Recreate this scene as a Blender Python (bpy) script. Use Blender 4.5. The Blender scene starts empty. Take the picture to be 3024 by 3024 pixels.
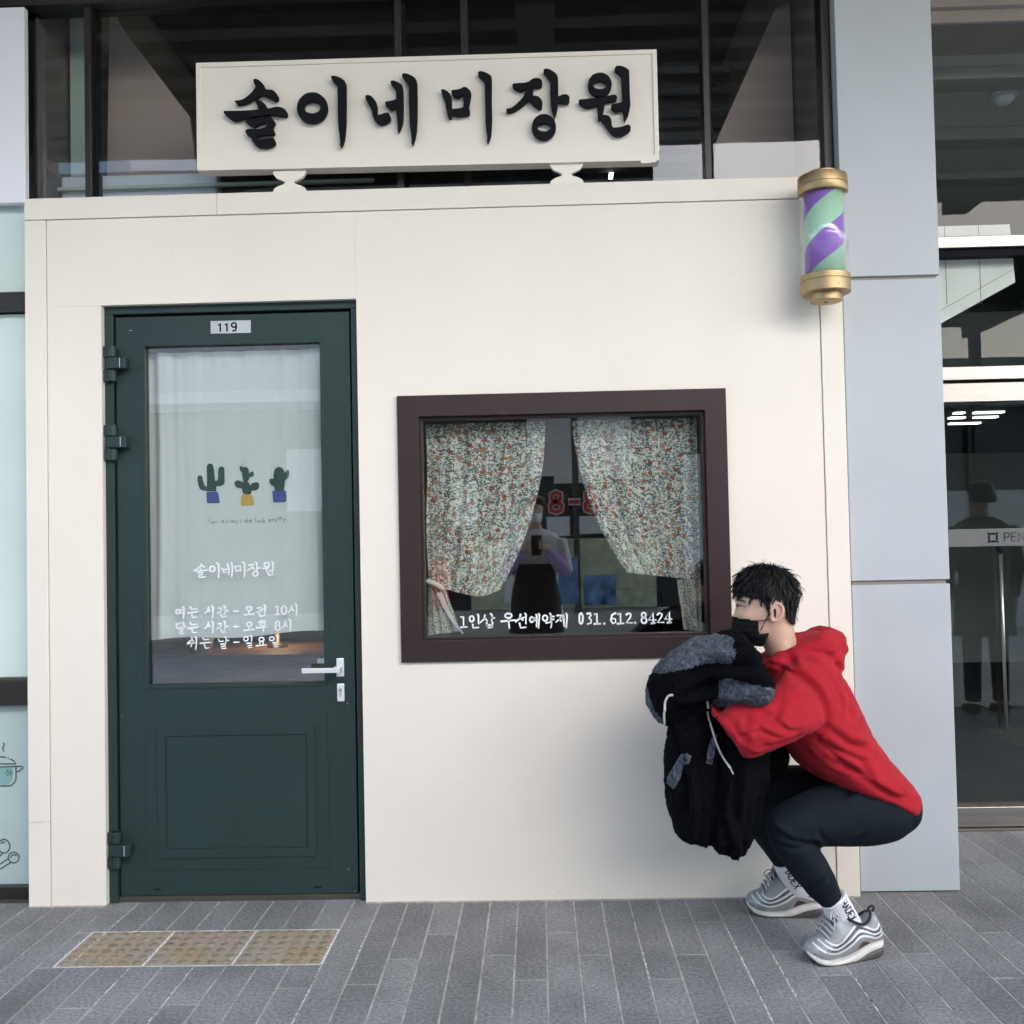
import bpy, bmesh, math, random
import numpy as np
from mathutils import Vector, Matrix, noise
from mathutils.geometry import tessellate_polygon
from mathutils.bvhtree import BVHTree
random.seed(7)
R = math.radians
scene = bpy.context.scene
COL = scene.collection

# ------------------------------------------------------------------ camera
YAW, PITCH, ROLL = R(-1.3443), R(1.7110), R(1.1895)
CAM = Vector((0.0, -3.6501, 1.2618))
fwd = Vector((math.sin(YAW)*math.cos(PITCH), math.cos(YAW)*math.cos(PITCH), math.sin(PITCH)))
rt = Vector((math.cos(YAW), -math.sin(YAW), 0))
dn = fwd.cross(rt)
rt2 = math.cos(ROLL)*rt + math.sin(ROLL)*dn
dn2 = -math.sin(ROLL)*rt + math.cos(ROLL)*dn
cd = bpy.data.cameras.new('camera')
cd.sensor_width = 36.0
cd.lens = 36.0*3030.0/3024.0
cd.clip_start = 0.02
cd.clip_end = 500
cam = bpy.data.objects.new('camera', cd)
COL.objects.link(cam)
m = Matrix.Identity(4)
for i in range(3):
    m[i][0] = rt2[i]; m[i][1] = -dn2[i]; m[i][2] = -fwd[i]; m[i][3] = CAM[i]
cam.matrix_world = m
scene.camera = cam

# ------------------------------------------------------------------ light
SUN_AZ, SUN_EL = R(27), R(30)          # to the right of the wall's normal, in front of the shop
SDIR = Vector((math.sin(SUN_AZ)*math.cos(SUN_EL), -math.cos(SUN_AZ)*math.cos(SUN_EL), math.sin(SUN_EL)))
world = bpy.data.worlds.new('World')
scene.world = world
world.use_nodes = True
wn = world.node_tree.nodes
sky = wn.new('ShaderNodeTexSky')
sky.sky_type = 'NISHITA'
sky.sun_disc = False
sky.sun_elevation = SUN_EL
sky.sun_rotation = math.atan2(SDIR.x, SDIR.y)
sky.air_density = 1.0
sky.dust_density = 1.1
sky.ozone_density = 0.7
bg = wn['Background']
bg.inputs['Strength'].default_value = 0.15
world.node_tree.links.new(sky.outputs[0], bg.inputs['Color'])
sd = bpy.data.lights.new('sun', 'SUN')
sd.energy = 0.62
sd.angle = R(90)
sd.color = (1.0, 0.955, 0.90)
sun = bpy.data.objects.new('sun', sd)
COL.objects.link(sun)
sun.rotation_euler = (-SDIR).to_track_quat('-Z', 'Y').to_euler()
sun.location = (6, -6, 8)
vs = scene.view_settings
vs.view_transform = 'Standard'
vs.look = 'None'
vs.gamma = 1.0
vs.use_curve_mapping = False
vs.exposure = 2.22
scene.cycles.use_denoising = True
scene.cycles.adaptive_threshold = 0.02
scene.cycles.max_bounces = 7
scene.cycles.transparent_max_bounces = 16
scene.cycles.sample_clamp_indirect = 6

# ------------------------------------------------------------------ materials
def nodes(name):
    mt = bpy.data.materials.new(name)
    mt.use_nodes = True
    nt = mt.node_tree
    return mt, nt, nt.nodes, nt.links, nt.nodes['Principled BSDF']

def mat(name, col, rough=0.5, metal=0.0, var=0.0, vscale=6.0, bump=0.0, bscale=80.0, rvar=0.0,
        spec=0.5, sheen=0.0, fine=0.0, fscale=0, objrand=0.0, sss=0.0, coat=0.0, stretch=(1, 1, 1), bdist=0.002):
    mt, nt, N, L, P = nodes(name)
    P.inputs['Base Color'].default_value = (*col, 1)
    P.inputs['Roughness'].default_value = rough
    P.inputs['Metallic'].default_value = metal
    P.inputs['Specular IOR Level'].default_value = spec
    if sheen:
        P.inputs['Sheen Weight'].default_value = sheen
        P.inputs['Sheen Roughness'].default_value = 0.5
    if coat:
        P.inputs['Coat Weight'].default_value = coat
        P.inputs['Coat Roughness'].default_value = 0.15
    if sss:
        P.inputs['Subsurface Weight'].default_value = sss
        P.inputs['Subsurface Radius'].default_value = (0.012, 0.004, 0.002)
        P.inputs['Subsurface Scale'].default_value = 1.0
    tc = N.new('ShaderNodeTexCoord')
    mp = N.new('ShaderNodeMapping')
    mp.inputs['Scale'].default_value = stretch
    gp = N.new('ShaderNodeNewGeometry')
    L.new(gp.outputs['Position'], mp.inputs['Vector'])
    last = None
    def mult(fac_socket, lo, hi):
        nonlocal last
        mr = N.new('ShaderNodeMapRange')
        mr.inputs['From Min'].default_value = 0.3
        mr.inputs['From Max'].default_value = 0.7
        mr.inputs['To Min'].default_value = lo
        mr.inputs['To Max'].default_value = hi
        L.new(fac_socket, mr.inputs['Value'])
        if last is None:
            last = mr.outputs[0]
        else:
            mm = N.new('ShaderNodeMath'); mm.operation = 'MULTIPLY'
            L.new(last, mm.inputs[0]); L.new(mr.outputs[0], mm.inputs[1])
            last = mm.outputs[0]
    if var:
        n1 = N.new('ShaderNodeTexNoise'); n1.inputs['Scale'].default_value = vscale
        n1.inputs['Detail'].default_value = 6
        L.new(mp.outputs[0], n1.inputs['Vector'])
        mult(n1.outputs['Fac'], 1-var, 1+var)
        if rvar:
            mr = N.new('ShaderNodeMapRange')
            mr.inputs['To Min'].default_value = max(0.02, rough-rvar)
            mr.inputs['To Max'].default_value = min(1, rough+rvar)
            L.new(n1.outputs['Fac'], mr.inputs['Value'])
            L.new(mr.outputs[0], P.inputs['Roughness'])
    if fine:
        n2 = N.new('ShaderNodeTexNoise'); n2.inputs['Scale'].default_value = fscale or bscale*2.5
        n2.inputs['Detail'].default_value = 3
        L.new(mp.outputs[0], n2.inputs['Vector'])
        mult(n2.outputs['Fac'], 1-fine, 1+fine)
    if objrand:
        oi = N.new('ShaderNodeObjectInfo')
        mr = N.new('ShaderNodeMapRange')
        mr.inputs['To Min'].default_value = 1-objrand
        mr.inputs['To Max'].default_value = 1+objrand
        L.new(oi.outputs['Random'], mr.inputs['Value'])
        if last is None:
            last = mr.outputs[0]
        else:
            mm = N.new('ShaderNodeMath'); mm.operation = 'MULTIPLY'
            L.new(last, mm.inputs[0]); L.new(mr.outputs[0], mm.inputs[1])
            last = mm.outputs[0]
    if last is not None:
        vm = N.new('ShaderNodeVectorMath'); vm.operation = 'SCALE'
        vm.inputs[0].default_value = col
        L.new(last, vm.inputs['Scale'])
        L.new(vm.outputs[0], P.inputs['Base Color'])
    if bump:
        n3 = N.new('ShaderNodeTexNoise'); n3.inputs['Scale'].default_value = bscale
        n3.inputs['Detail'].default_value = 5
        L.new(mp.outputs[0], n3.inputs['Vector'])
        bp = N.new('ShaderNodeBump'); bp.inputs['Strength'].default_value = bump
        bp.inputs['Distance'].default_value = bdist
        L.new(n3.outputs['Fac'], bp.inputs['Height'])
        L.new(bp.outputs[0], P.inputs['Normal'])
    return mt

def glass(name, f0=0.045, tint=(0.95, 0.97, 0.965), wob=0.0, rough=0.0):
    """thin pane: clear, with a mirror share that grows towards grazing angles on both faces."""
    mt, nt, N, L, P = nodes(name)
    N.remove(P)
    out = N['Material Output']
    tr = N.new('ShaderNodeBsdfTransparent'); tr.inputs[0].default_value = (*tint, 1)
    gl = N.new('ShaderNodeBsdfGlossy'); gl.inputs['Roughness'].default_value = rough
    gl.inputs['Color'].default_value = (1, 1, 1, 1)
    ge = N.new('ShaderNodeNewGeometry')
    dt = N.new('ShaderNodeVectorMath'); dt.operation = 'DOT_PRODUCT'
    L.new(ge.outputs['Normal'], dt.inputs[0]); L.new(ge.outputs['Incoming'], dt.inputs[1])
    def mth(op, a, b):
        q = N.new('ShaderNodeMath'); q.operation = op
        for i, v in enumerate((a, b)):
            if v is None: continue
            if isinstance(v, (int, float)): q.inputs[i].default_value = v
            else: L.new(v, q.inputs[i])
        return q.outputs[0]
    c = mth('ABSOLUTE', dt.outputs['Value'], None)
    k = mth('POWER', mth('SUBTRACT', 1.0, c), 5.0)
    fac = mth('ADD', mth('MULTIPLY', k, 1-f0), f0)
    mx = N.new('ShaderNodeMixShader')
    L.new(fac, mx.inputs[0]); L.new(tr.outputs[0], mx.inputs[1]); L.new(gl.outputs[0], mx.inputs[2])
    L.new(mx.outputs[0], out.inputs['Surface'])
    if wob:
        tc = N.new('ShaderNodeTexCoord')
        nz = N.new('ShaderNodeTexNoise'); nz.inputs['Scale'].default_value = 1.6
        L.new(tc.outputs['Object'], nz.inputs['Vector'])
        bp = N.new('ShaderNodeBump'); bp.inputs['Strength'].default_value = wob; bp.inputs['Distance'].default_value = 0.01
        L.new(nz.outputs['Fac'], bp.inputs['Height']); L.new(bp.outputs[0], gl.inputs['Normal'])
    return mt

def emit(name, col, s):
    mt, nt, N, L, P = nodes(name)
    P.inputs['Base Color'].default_value = (*col, 1)
    P.inputs['Emission Color'].default_value = (*col, 1)
    P.inputs['Emission Strength'].default_value = s
    return mt

M = {}
M['cream'] = mat('cream_paint', (0.80, 0.742, 0.652), 0.55, var=0.025, vscale=2.5, bump=0.10, bscale=160, fine=0.012, bdist=0.001)
M['sign'] = mat('sign_cream', (0.83, 0.772, 0.68), 0.5, var=0.015, vscale=4, bump=0.05, bscale=120)
M['green'] = mat('door_green', (0.020, 0.039, 0.037), 0.45, spec=0.35, var=0.07, vscale=3, bump=0.06, bscale=180, rvar=0.06)
M['brown'] = mat('frame_brown', (0.036, 0.022, 0.021), 0.42, spec=0.28, var=0.08, vscale=3, bump=0.04, bscale=200, rvar=0.05)
M['black'] = mat('letter_black', (0.008, 0.009, 0.011), 0.75, spec=0.15, var=0.05, bump=0.05, bscale=200)
M['white_vinyl'] = mat('white_vinyl', (0.86, 0.88, 0.88), 0.5, var=0.02)
M['dark_vinyl'] = mat('dark_vinyl', (0.055, 0.075, 0.078), 0.5, var=0.04)
M['paver'] = mat('granite_paver', (0.222, 0.222, 0.222), 0.78, var=0.26, vscale=3.2, bump=0.5, bscale=160, fine=0.34, fscale=95, objrand=0.13, rvar=0.08)
M['grout'] = mat('grout', (0.40, 0.385, 0.35), 0.95, var=0.35, vscale=14, bump=0.4, bscale=300)
M['soffit'] = mat('warm_soffit', (0.62, 0.56, 0.49), 0.7, var=0.05)
M['steel'] = mat('brushed_steel', (0.36, 0.345, 0.325), 0.34, 1.0, var=0.10, vscale=7, bump=0.05, bscale=300, stretch=(0.15, 1, 6), rvar=0.08)
M['chrome'] = mat('satin_chrome', (0.88, 0.88, 0.89), 0.28, 0.45, var=0.02)
M['brass'] = mat('antique_brass', (0.43, 0.315, 0.17), 0.46, 0.85, var=0.08, vscale=20, rvar=0.06)
M['pillar'] = mat('grey_cladding', (0.445, 0.48, 0.505), 0.48, var=0.05, vscale=2.2, bump=0.05, bscale=60, rvar=0.05)
M['joint'] = mat('joint_sealant', (0.26, 0.235, 0.20), 0.8, var=0.15)
M['white_panel'] = mat('white_composite', (0.80, 0.80, 0.85), 0.35, var=0.01)
M['alu_dark'] = mat('bronze_aluminium', (0.030, 0.027, 0.023), 0.38, 0.3, var=0.12, vscale=8)
M['alu_mid'] = mat('grey_aluminium', (0.085, 0.08, 0.07), 0.45, 0.4, var=0.1)
M['glass'] = glass('clear_glass', 0.125)
M['glass_up'] = glass('coated_glass', 0.024, (0.90, 0.93, 0.95), wob=0.05)
M['glass_door'] = glass('lobby_glass', 0.045, (0.86, 0.89, 0.88))
M['glass_transom'] = glass('transom_glass', 0.010, (0.92, 0.94, 0.93))
M['glass_tube'] = glass('acrylic_tube', 0.065, (0.98, 0.985, 0.985))
M['frost'] = mat('frosted_glass', (0.40, 0.50, 0.48), 0.32, var=0.10, vscale=1.4, spec=0.6)
M['frost_hi'] = mat('frosted_glass_pale', (0.66, 0.77, 0.73), 0.18, var=0.10, vscale=1.2, spec=0.8)
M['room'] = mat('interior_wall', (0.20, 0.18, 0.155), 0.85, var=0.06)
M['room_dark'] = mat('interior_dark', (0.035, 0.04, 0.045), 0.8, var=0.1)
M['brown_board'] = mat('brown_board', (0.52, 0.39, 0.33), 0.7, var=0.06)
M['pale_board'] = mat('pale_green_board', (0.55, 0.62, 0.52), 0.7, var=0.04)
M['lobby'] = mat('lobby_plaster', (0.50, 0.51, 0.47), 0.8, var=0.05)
M['marble'] = mat('pale_stone', (0.86, 0.85, 0.83), 0.35, var=0.08, vscale=5)
M['red'] = mat('red_fleece_cotton', (0.39, 0.0145, 0.025), 0.9, var=0.07, vscale=18, bump=0.25, bscale=420, sheen=0.03, spec=0.2, fine=0.05)
M['navy'] = mat('navy_legging', (0.006, 0.0100, 0.0150), 0.8, var=0.12, vscale=12, bump=0.12, bscale=400, sheen=0.0, spec=0.18)
M['skin'] = mat('skin', (0.60, 0.395, 0.285), 0.5, var=0.10, vscale=16, bump=0.06, bscale=300, sss=0.18)
M['skin_ear'] = mat('skin_ear', (0.62, 0.375, 0.28), 0.5, var=0.05, vscale=40, sss=0.2)
M['hair'] = mat('black_hair', (0.0045, 0.0045, 0.0055), 0.55, spec=0.25, var=0.3, vscale=60, bump=0.5, bscale=220, stretch=(1.5, 1.5, 0.25))
M['maskcloth'] = mat('black_mask', (0.006, 0.006, 0.008), 0.8, spec=0.2, var=0.1, bump=0.25, bscale=500)
M['fleece_black'] = mat('black_fleece', (0.0035, 0.0038, 0.0055), 0.95, var=0.35, vscale=90, bump=0.9, bscale=170, sheen=0.0, spec=0.08, bdist=0.006)
M['fleece_grey'] = mat('grey_fleece', (0.088, 0.101, 0.125), 0.95, var=0.45, vscale=60, bump=1.0, bscale=120, fine=0.50, fscale=105, sheen=0.05, spec=0.15, bdist=0.006)
M['cord'] = mat('cotton_cord', (0.80, 0.76, 0.68), 0.9, var=0.06, vscale=200, bump=0.3, bscale=600)
M['sock'] = mat('white_sock', (0.78, 0.78, 0.82), 0.9, var=0.04, vscale=40, bump=0.6, bscale=200, stretch=(6, 6, 0.4))
M['shoe'] = mat('silver_upper', (0.29, 0.30, 0.305), 0.42, 0.15, var=0.18, vscale=30, bump=0.2, bscale=500)
M['shoe_mesh'] = mat('shoe_mesh', (0.10, 0.10, 0.105), 0.7, 0.1, var=0.5, vscale=260)
M['shoe_line'] = mat('silver_piping', (0.74, 0.75, 0.77), 0.35, 0.1, var=0.05)
M['midsole'] = mat('midsole_foam', (0.68, 0.66, 0.60), 0.6, var=0.12, vscale=30)
M['outsole'] = mat('outsole_rubber', (0.075, 0.068, 0.058), 0.45, var=0.3, vscale=60)
M['lace'] = mat('grey_lace', (0.46, 0.47, 0.48), 0.8, var=0.1, vscale=200)
M['mesh_red'] = mat('dark_red_mesh', (0.085, 0.035, 0.035), 0.7, var=0.6, vscale=300)
M['eye'] = mat('eye_dark', (0.02, 0.012, 0.010), 0.25)
M['brow'] = mat('brow_hair', (0.055, 0.035, 0.028), 0.8, var=0.3, vscale=300)
M['mint'] = mat('mint_print', (0.36, 0.62, 0.45), 0.35)
M['wood'] = mat('warm_wood', (0.48, 0.27, 0.11), 0.5, var=0.2, vscale=4, stretch=(1, 8, 8))
M['plate'] = mat('plate_aluminium', (0.62, 0.62, 0.60), 0.32, 0.6, var=0.1, vscale=10)
M['linen'] = None
M['far_paving'] = mat('far_paving', (0.52, 0.49, 0.44), 0.85, var=0.15, vscale=1.2, bump=0.2, bscale=40)
M['stone_wall'] = mat('opposite_stone', (0.50, 0.47, 0.43), 0.8, var=0.12, vscale=1.5, bump=0.2, bscale=30)
M['opp_dark'] = mat('opposite_dark', (0.03, 0.035, 0.045), 0.3, var=0.2)
M['sign_red'] = mat('banner_red', (0.55, 0.03, 0.03), 0.5)
M['sign_blue'] = mat('banner_blue', (0.12, 0.22, 0.42), 0.5, var=0.8, vscale=6)
M['sign_yellow'] = mat('banner_yellow', (0.45, 0.47, 0.33), 0.5, var=0.3, vscale=7)
M['paper'] = mat('paper', (0.62, 0.64, 0.66), 0.7, var=0.2, vscale=40)
M['cloth_white'] = mat('cloth_white', (0.74, 0.70, 0.66), 0.9, var=0.05)
M['cloth_purple'] = mat('cloth_purple', (0.40, 0.32, 0.58), 0.85, var=0.08)
M['cloth_dark'] = mat('cloth_dark', (0.015, 0.016, 0.02), 0.8, var=0.15)
M['cloth_grey'] = mat('cloth_grey', (0.20, 0.18, 0.21), 0.8, var=0.15)
M['phone'] = mat('phone_black', (0.012, 0.012, 0.014), 0.2)
M['tactile'] = None

def ramp(N, stops):
    r = N.new('ShaderNodeValToRGB')
    e = r.color_ramp.elements
    while len(e) < len(stops): e.new(0.5)
    for q, (p, c) in zip(e, stops):
        q.position = p; q.color = (*c, 1) if len(c) == 3 else c
    return r

def mixc(N, L, fac, a, b):
    x = N.new('ShaderNodeMix'); x.data_type = 'RGBA'
    for sock, v in ((0, fac), (6, a), (7, b)):
        if isinstance(v, (tuple, float, int)):
            x.inputs[sock].default_value = (*v, 1) if isinstance(v, tuple) else v
        else: L.new(v, x.inputs[sock])
    return x.outputs[2]

def thresh(N, L, v, a, b):
    mr = N.new('ShaderNodeMapRange')
    mr.inputs['From Min'].default_value = a; mr.inputs['From Max'].default_value = b
    L.new(v, mr.inputs['Value'])
    return mr.outputs[0]

def tactile_mat():
    mt, nt, N, L, P = nodes('tactile_yellow')
    tc = N.new('ShaderNodeTexCoord')
    geo = N.new('ShaderNodeNewGeometry')
    n1 = N.new('ShaderNodeTexNoise'); n1.inputs['Scale'].default_value = 5.5; n1.inputs['Detail'].default_value = 5
    n2 = N.new('ShaderNodeTexNoise'); n2.inputs['Scale'].default_value = 45; n2.inputs['Detail'].default_value = 5
    L.new(geo.outputs['Position'], n1.inputs['Vector']); L.new(geo.outputs['Position'], n2.inputs['Vector'])
    c1 = mixc(N, L, thresh(N, L, n1.outputs['Fac'], 0.48, 0.68), (0.36, 0.32, 0.265), (0.42, 0.29, 0.14))
    c2 = mixc(N, L, thresh(N, L, n2.outputs['Fac'], 0.60, 0.70), c1, (0.46, 0.43, 0.385))
    c3 = mixc(N, L, thresh(N, L, n2.outputs['Fac'], 0.42, 0.30), c2, (0.27, 0.235, 0.19))
    L.new(c3, P.inputs['Base Color']); P.inputs['Roughness'].default_value = 0.7
    bp = N.new('ShaderNodeBump'); bp.inputs['Strength'].default_value = 0.3; bp.inputs['Distance'].default_value = 0.003
    L.new(n2.outputs['Fac'], bp.inputs['Height']); L.new(bp.outputs[0], P.inputs['Normal'])
    return mt
M['tactile'] = tactile_mat()
M['stud'] = mat('stud_brown', (0.255, 0.205, 0.14), 0.7, var=0.22, vscale=9, bump=0.25, bscale=120, fine=0.2, fscale=90)

def cloth_shader(mt, nt, N, L, P, colsock, transl):
    out = N['Material Output']
    P.inputs['Roughness'].default_value = 0.9
    P.inputs['Specular IOR Level'].default_value = 0.2
    L.new(colsock, P.inputs['Base Color'])
    t = N.new('ShaderNodeBsdfTranslucent'); L.new(colsock, t.inputs['Color'])
    mx = N.new('ShaderNodeMixShader'); mx.inputs[0].default_value = transl
    L.new(P.outputs[0], mx.inputs[1]); L.new(t.outputs[0], mx.inputs[2])
    L.new(mx.outputs[0], out.inputs['Surface'])

def floral_mat():
    mt, nt, N, L, P = nodes('floral_cotton')
    uv = N.new('ShaderNodeUVMap')
    wn_ = N.new('ShaderNodeTexNoise'); wn_.inputs['Scale'].default_value = 26
    L.new(uv.outputs[0], wn_.inputs['Vector'])
    off = N.new('ShaderNodeVectorMath'); off.operation = 'SCALE'; off.inputs['Scale'].default_value = 0.018
    L.new(wn_.outputs['Color'], off.inputs[0])
    ad = N.new('ShaderNodeVectorMath'); ad.operation = 'ADD'
    L.new(uv.outputs[0], ad.inputs[0]); L.new(off.outputs[0], ad.inputs[1])
    def vor(scale, feat, vec, rnd=1.0):
        v = N.new('ShaderNodeTexVoronoi'); v.inputs['Scale'].default_value = scale
        v.feature = feat; v.inputs['Randomness'].default_value = rnd
        L.new(vec, v.inputs['Vector']); return v
    base = (0.88, 0.86, 0.73)
    def vine(scale, wdt, seed, col, c0):
        n = N.new('ShaderNodeTexNoise'); n.inputs['Scale'].default_value = scale; n.inputs['Detail'].default_value = 1.5
        mp_ = N.new('ShaderNodeMapping'); mp_.inputs['Location'].default_value = (seed, seed*.7, seed)
        L.new(uv.outputs[0], mp_.inputs['Vector']); L.new(mp_.outputs[0], n.inputs['Vector'])
        d1 = N.new('ShaderNodeMath'); d1.operation = 'SUBTRACT'; L.new(n.outputs['Fac'], d1.inputs[0]); d1.inputs[1].default_value = 0.5
        d2 = N.new('ShaderNodeMath'); d2.operation = 'ABSOLUTE'; L.new(d1.outputs[0], d2.inputs[0])
        return mixc(N, L, thresh(N, L, d2.outputs[0], wdt, wdt*.4), c0, col)
    c = vine(36, 0.026, 3.1, (0.10, 0.125, 0.10), base)
    c = vine(30, 0.020, 9.4, (0.13, 0.16, 0.15), c)
    def leaves(scale, rot, sc, r0, col, c0, lo):
        mp_ = N.new('ShaderNodeMapping'); mp_.inputs['Scale'].default_value = sc; mp_.inputs['Rotation'].default_value = (0, 0, rot)
        L.new(ad.outputs[0], mp_.inputs['Vector'])
        v = vor(scale, 'F1', mp_.outputs[0])
        sp_ = N.new('ShaderNodeSeparateColor'); L.new(v.outputs['Color'], sp_.inputs[0])
        k = N.new('ShaderNodeMath'); k.operation = 'MULTIPLY'
        L.new(thresh(N, L, v.outputs['Distance'], r0, r0*.8), k.inputs[0]); L.new(thresh(N, L, sp_.outputs[0], lo, lo+.02), k.inputs[1])
        return mixc(N, L, k.outputs[0], c0, col)
    c = leaves(46, 0.7, (1.0, 2.4, 1), 0.40, (0.13, 0.165, 0.13), c, 0.25)
    c = leaves(41, -0.6, (2.4, 1.0, 1), 0.40, (0.20, 0.28, 0.36), c, 0.35)
    c = leaves(54, 0.1, (1.0, 2.0, 1), 0.30, (0.09, 0.11, 0.09), c, 0.5)
    fl = vor(26, 'F1', ad.outputs[0], 0.85)
    sep = N.new('ShaderNodeSeparateColor'); L.new(fl.outputs['Color'], sep.inputs[0])
    fc = ramp(N, [(0.0, (0.36, 0.08, 0.06)), (0.4, (0.50, 0.22, 0.10)), (0.7, (0.52, 0.26, 0.22)), (1.0, (0.34, 0.07, 0.08))])
    L.new(sep.outputs[1], fc.inputs[0])
    has = thresh(N, L, sep.outputs[0], 0.30, 0.32)
    inside = thresh(N, L, fl.outputs['Distance'], 0.34, 0.28)
    mm = N.new('ShaderNodeMath'); mm.operation = 'MULTIPLY'; L.new(has, mm.inputs[0]); L.new(inside, mm.inputs[1])
    c = mixc(N, L, mm.outputs[0], c, fc.outputs[0])
    core = thresh(N, L, fl.outputs['Distance'], 0.13, 0.08)
    m2 = N.new('ShaderNodeMath'); m2.operation = 'MULTIPLY'; L.new(has, m2.inputs[0]); L.new(core, m2.inputs[1])
    c = mixc(N, L, m2.outputs[0], c, (0.50, 0.30, 0.16))
    cloth_shader(mt, nt, N, L, P, c, 0.18)
    return mt
M['floral'] = floral_mat()

def linen_mat():
    mt, nt, N, L, P = nodes('white_linen')
    tc = N.new('ShaderNodeTexCoord')
    mp = N.new('ShaderNodeMapping'); mp.inputs['Scale'].default_value = (1, 1, 0.25)
    L.new(tc.outputs['Object'], mp.inputs['Vector'])
    n1 = N.new('ShaderNodeTexNoise'); n1.inputs['Scale'].default_value = 120; n1.inputs['Detail'].default_value = 4
    L.new(mp.outputs[0], n1.inputs['Vector'])
    c = mixc(N, L, n1.outputs['Fac'], (0.78, 0.82, 0.80), (0.86, 0.89, 0.87))
    cloth_shader(mt, nt, N, L, P, c, 0.15)
    return mt
M['linen'] = linen_mat()

def stripe_mat():
    mt, nt, N, L, P = nodes('striped_print')
    tc = N.new('ShaderNodeTexCoord')
    sp = N.new('ShaderNodeSeparateXYZ'); L.new(tc.outputs['Object'], sp.inputs[0])
    at = N.new('ShaderNodeMath'); at.operation = 'ARCTAN2'
    ng = N.new('ShaderNodeMath'); ng.operation = 'MULTIPLY'; ng.inputs[1].default_value = -1.0; L.new(sp.outputs[1], ng.inputs[0])
    L.new(sp.outputs[0], at.inputs[0]); L.new(ng.outputs[0], at.inputs[1])   # angle round the drum
    dv = N.new('ShaderNodeMath'); dv.operation = 'DIVIDE'; L.new(at.outputs[0], dv.inputs[0]); dv.inputs[1].default_value = -math.tau/1.4
    zz = N.new('ShaderNodeMath'); zz.operation = 'MULTIPLY_ADD'
    L.new(sp.outputs[2], zz.inputs[0]); zz.inputs[1].default_value = 1/0.21; zz.inputs[2].default_value = 0.0
    ad = N.new('ShaderNodeMath'); ad.operation = 'ADD'; L.new(dv.outputs[0], ad.inputs[0]); L.new(zz.outputs[0], ad.inputs[1])
    ml = N.new('ShaderNodeMath'); ml.operation = 'MULTIPLY_ADD'; L.new(ad.outputs[0], ml.inputs[0]); ml.inputs[1].default_value = 1.0; ml.inputs[2].default_value = 19.914
    fr = N.new('ShaderNodeMath'); fr.operation = 'FRACT'; L.new(ml.outputs[0], fr.inputs[0])
    gt = N.new('ShaderNodeMath'); gt.operation = 'GREATER_THAN'; L.new(fr.outputs[0], gt.inputs[0]); gt.inputs[1].default_value = 0.5
    c = mixc(N, L, gt.outputs[0], (0.40, 0.66, 0.48), (0.30, 0.15, 0.56))
    L.new(c, P.inputs['Base Color']); P.inputs['Roughness'].default_value = 0.4
    return mt
M['stripe'] = stripe_mat()

def paving_mat():
    mt, nt, N, L, P = nodes('paving_far')
    geo = N.new('ShaderNodeNewGeometry')
    mp = N.new('ShaderNodeMapping'); mp.inputs['Rotation'].default_value = (0, 0, math.pi/2)
    L.new(geo.outputs['Position'], mp.inputs['Vector'])
    b = N.new('ShaderNodeTexBrick'); b.inputs['Scale'].default_value = 1.0
    b.inputs['Brick Width'].default_value = 0.9; b.inputs['Row Height'].default_value = 0.0975
    b.inputs['Mortar Size'].default_value = 0.004
    b.inputs['Color1'].default_value = (0.12, 0.128, 0.145, 1); b.inputs['Color2'].default_value = (0.145, 0.152, 0.17, 1)
    b.inputs['Mortar'].default_value = (0.33, 0.32, 0.30, 1)
    L.new(mp.outputs[0], b.inputs['Vector'])
    n2 = N.new('ShaderNodeTexNoise'); n2.inputs['Scale'].default_value = 90
    L.new(geo.outputs['Position'], n2.inputs['Vector'])
    vm = N.new('ShaderNodeVectorMath'); vm.operation = 'SCALE'
    L.new(b.outputs['Color'], vm.inputs[0]); L.new(thresh(N, L, n2.outputs['Fac'], -0.6, 1.4), vm.inputs['Scale'])
    vm2 = N.new('ShaderNodeVectorMath'); vm2.operation = 'SCALE'; vm2.inputs['Scale'].default_value = 1.9
    L.new(vm.outputs[0], vm2.inputs[0])
    L.new(vm2.outputs[0], P.inputs['Base Color']); P.inputs['Roughness'].default_value = 0.8
    return mt
M['paving_far'] = paving_mat()

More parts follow.
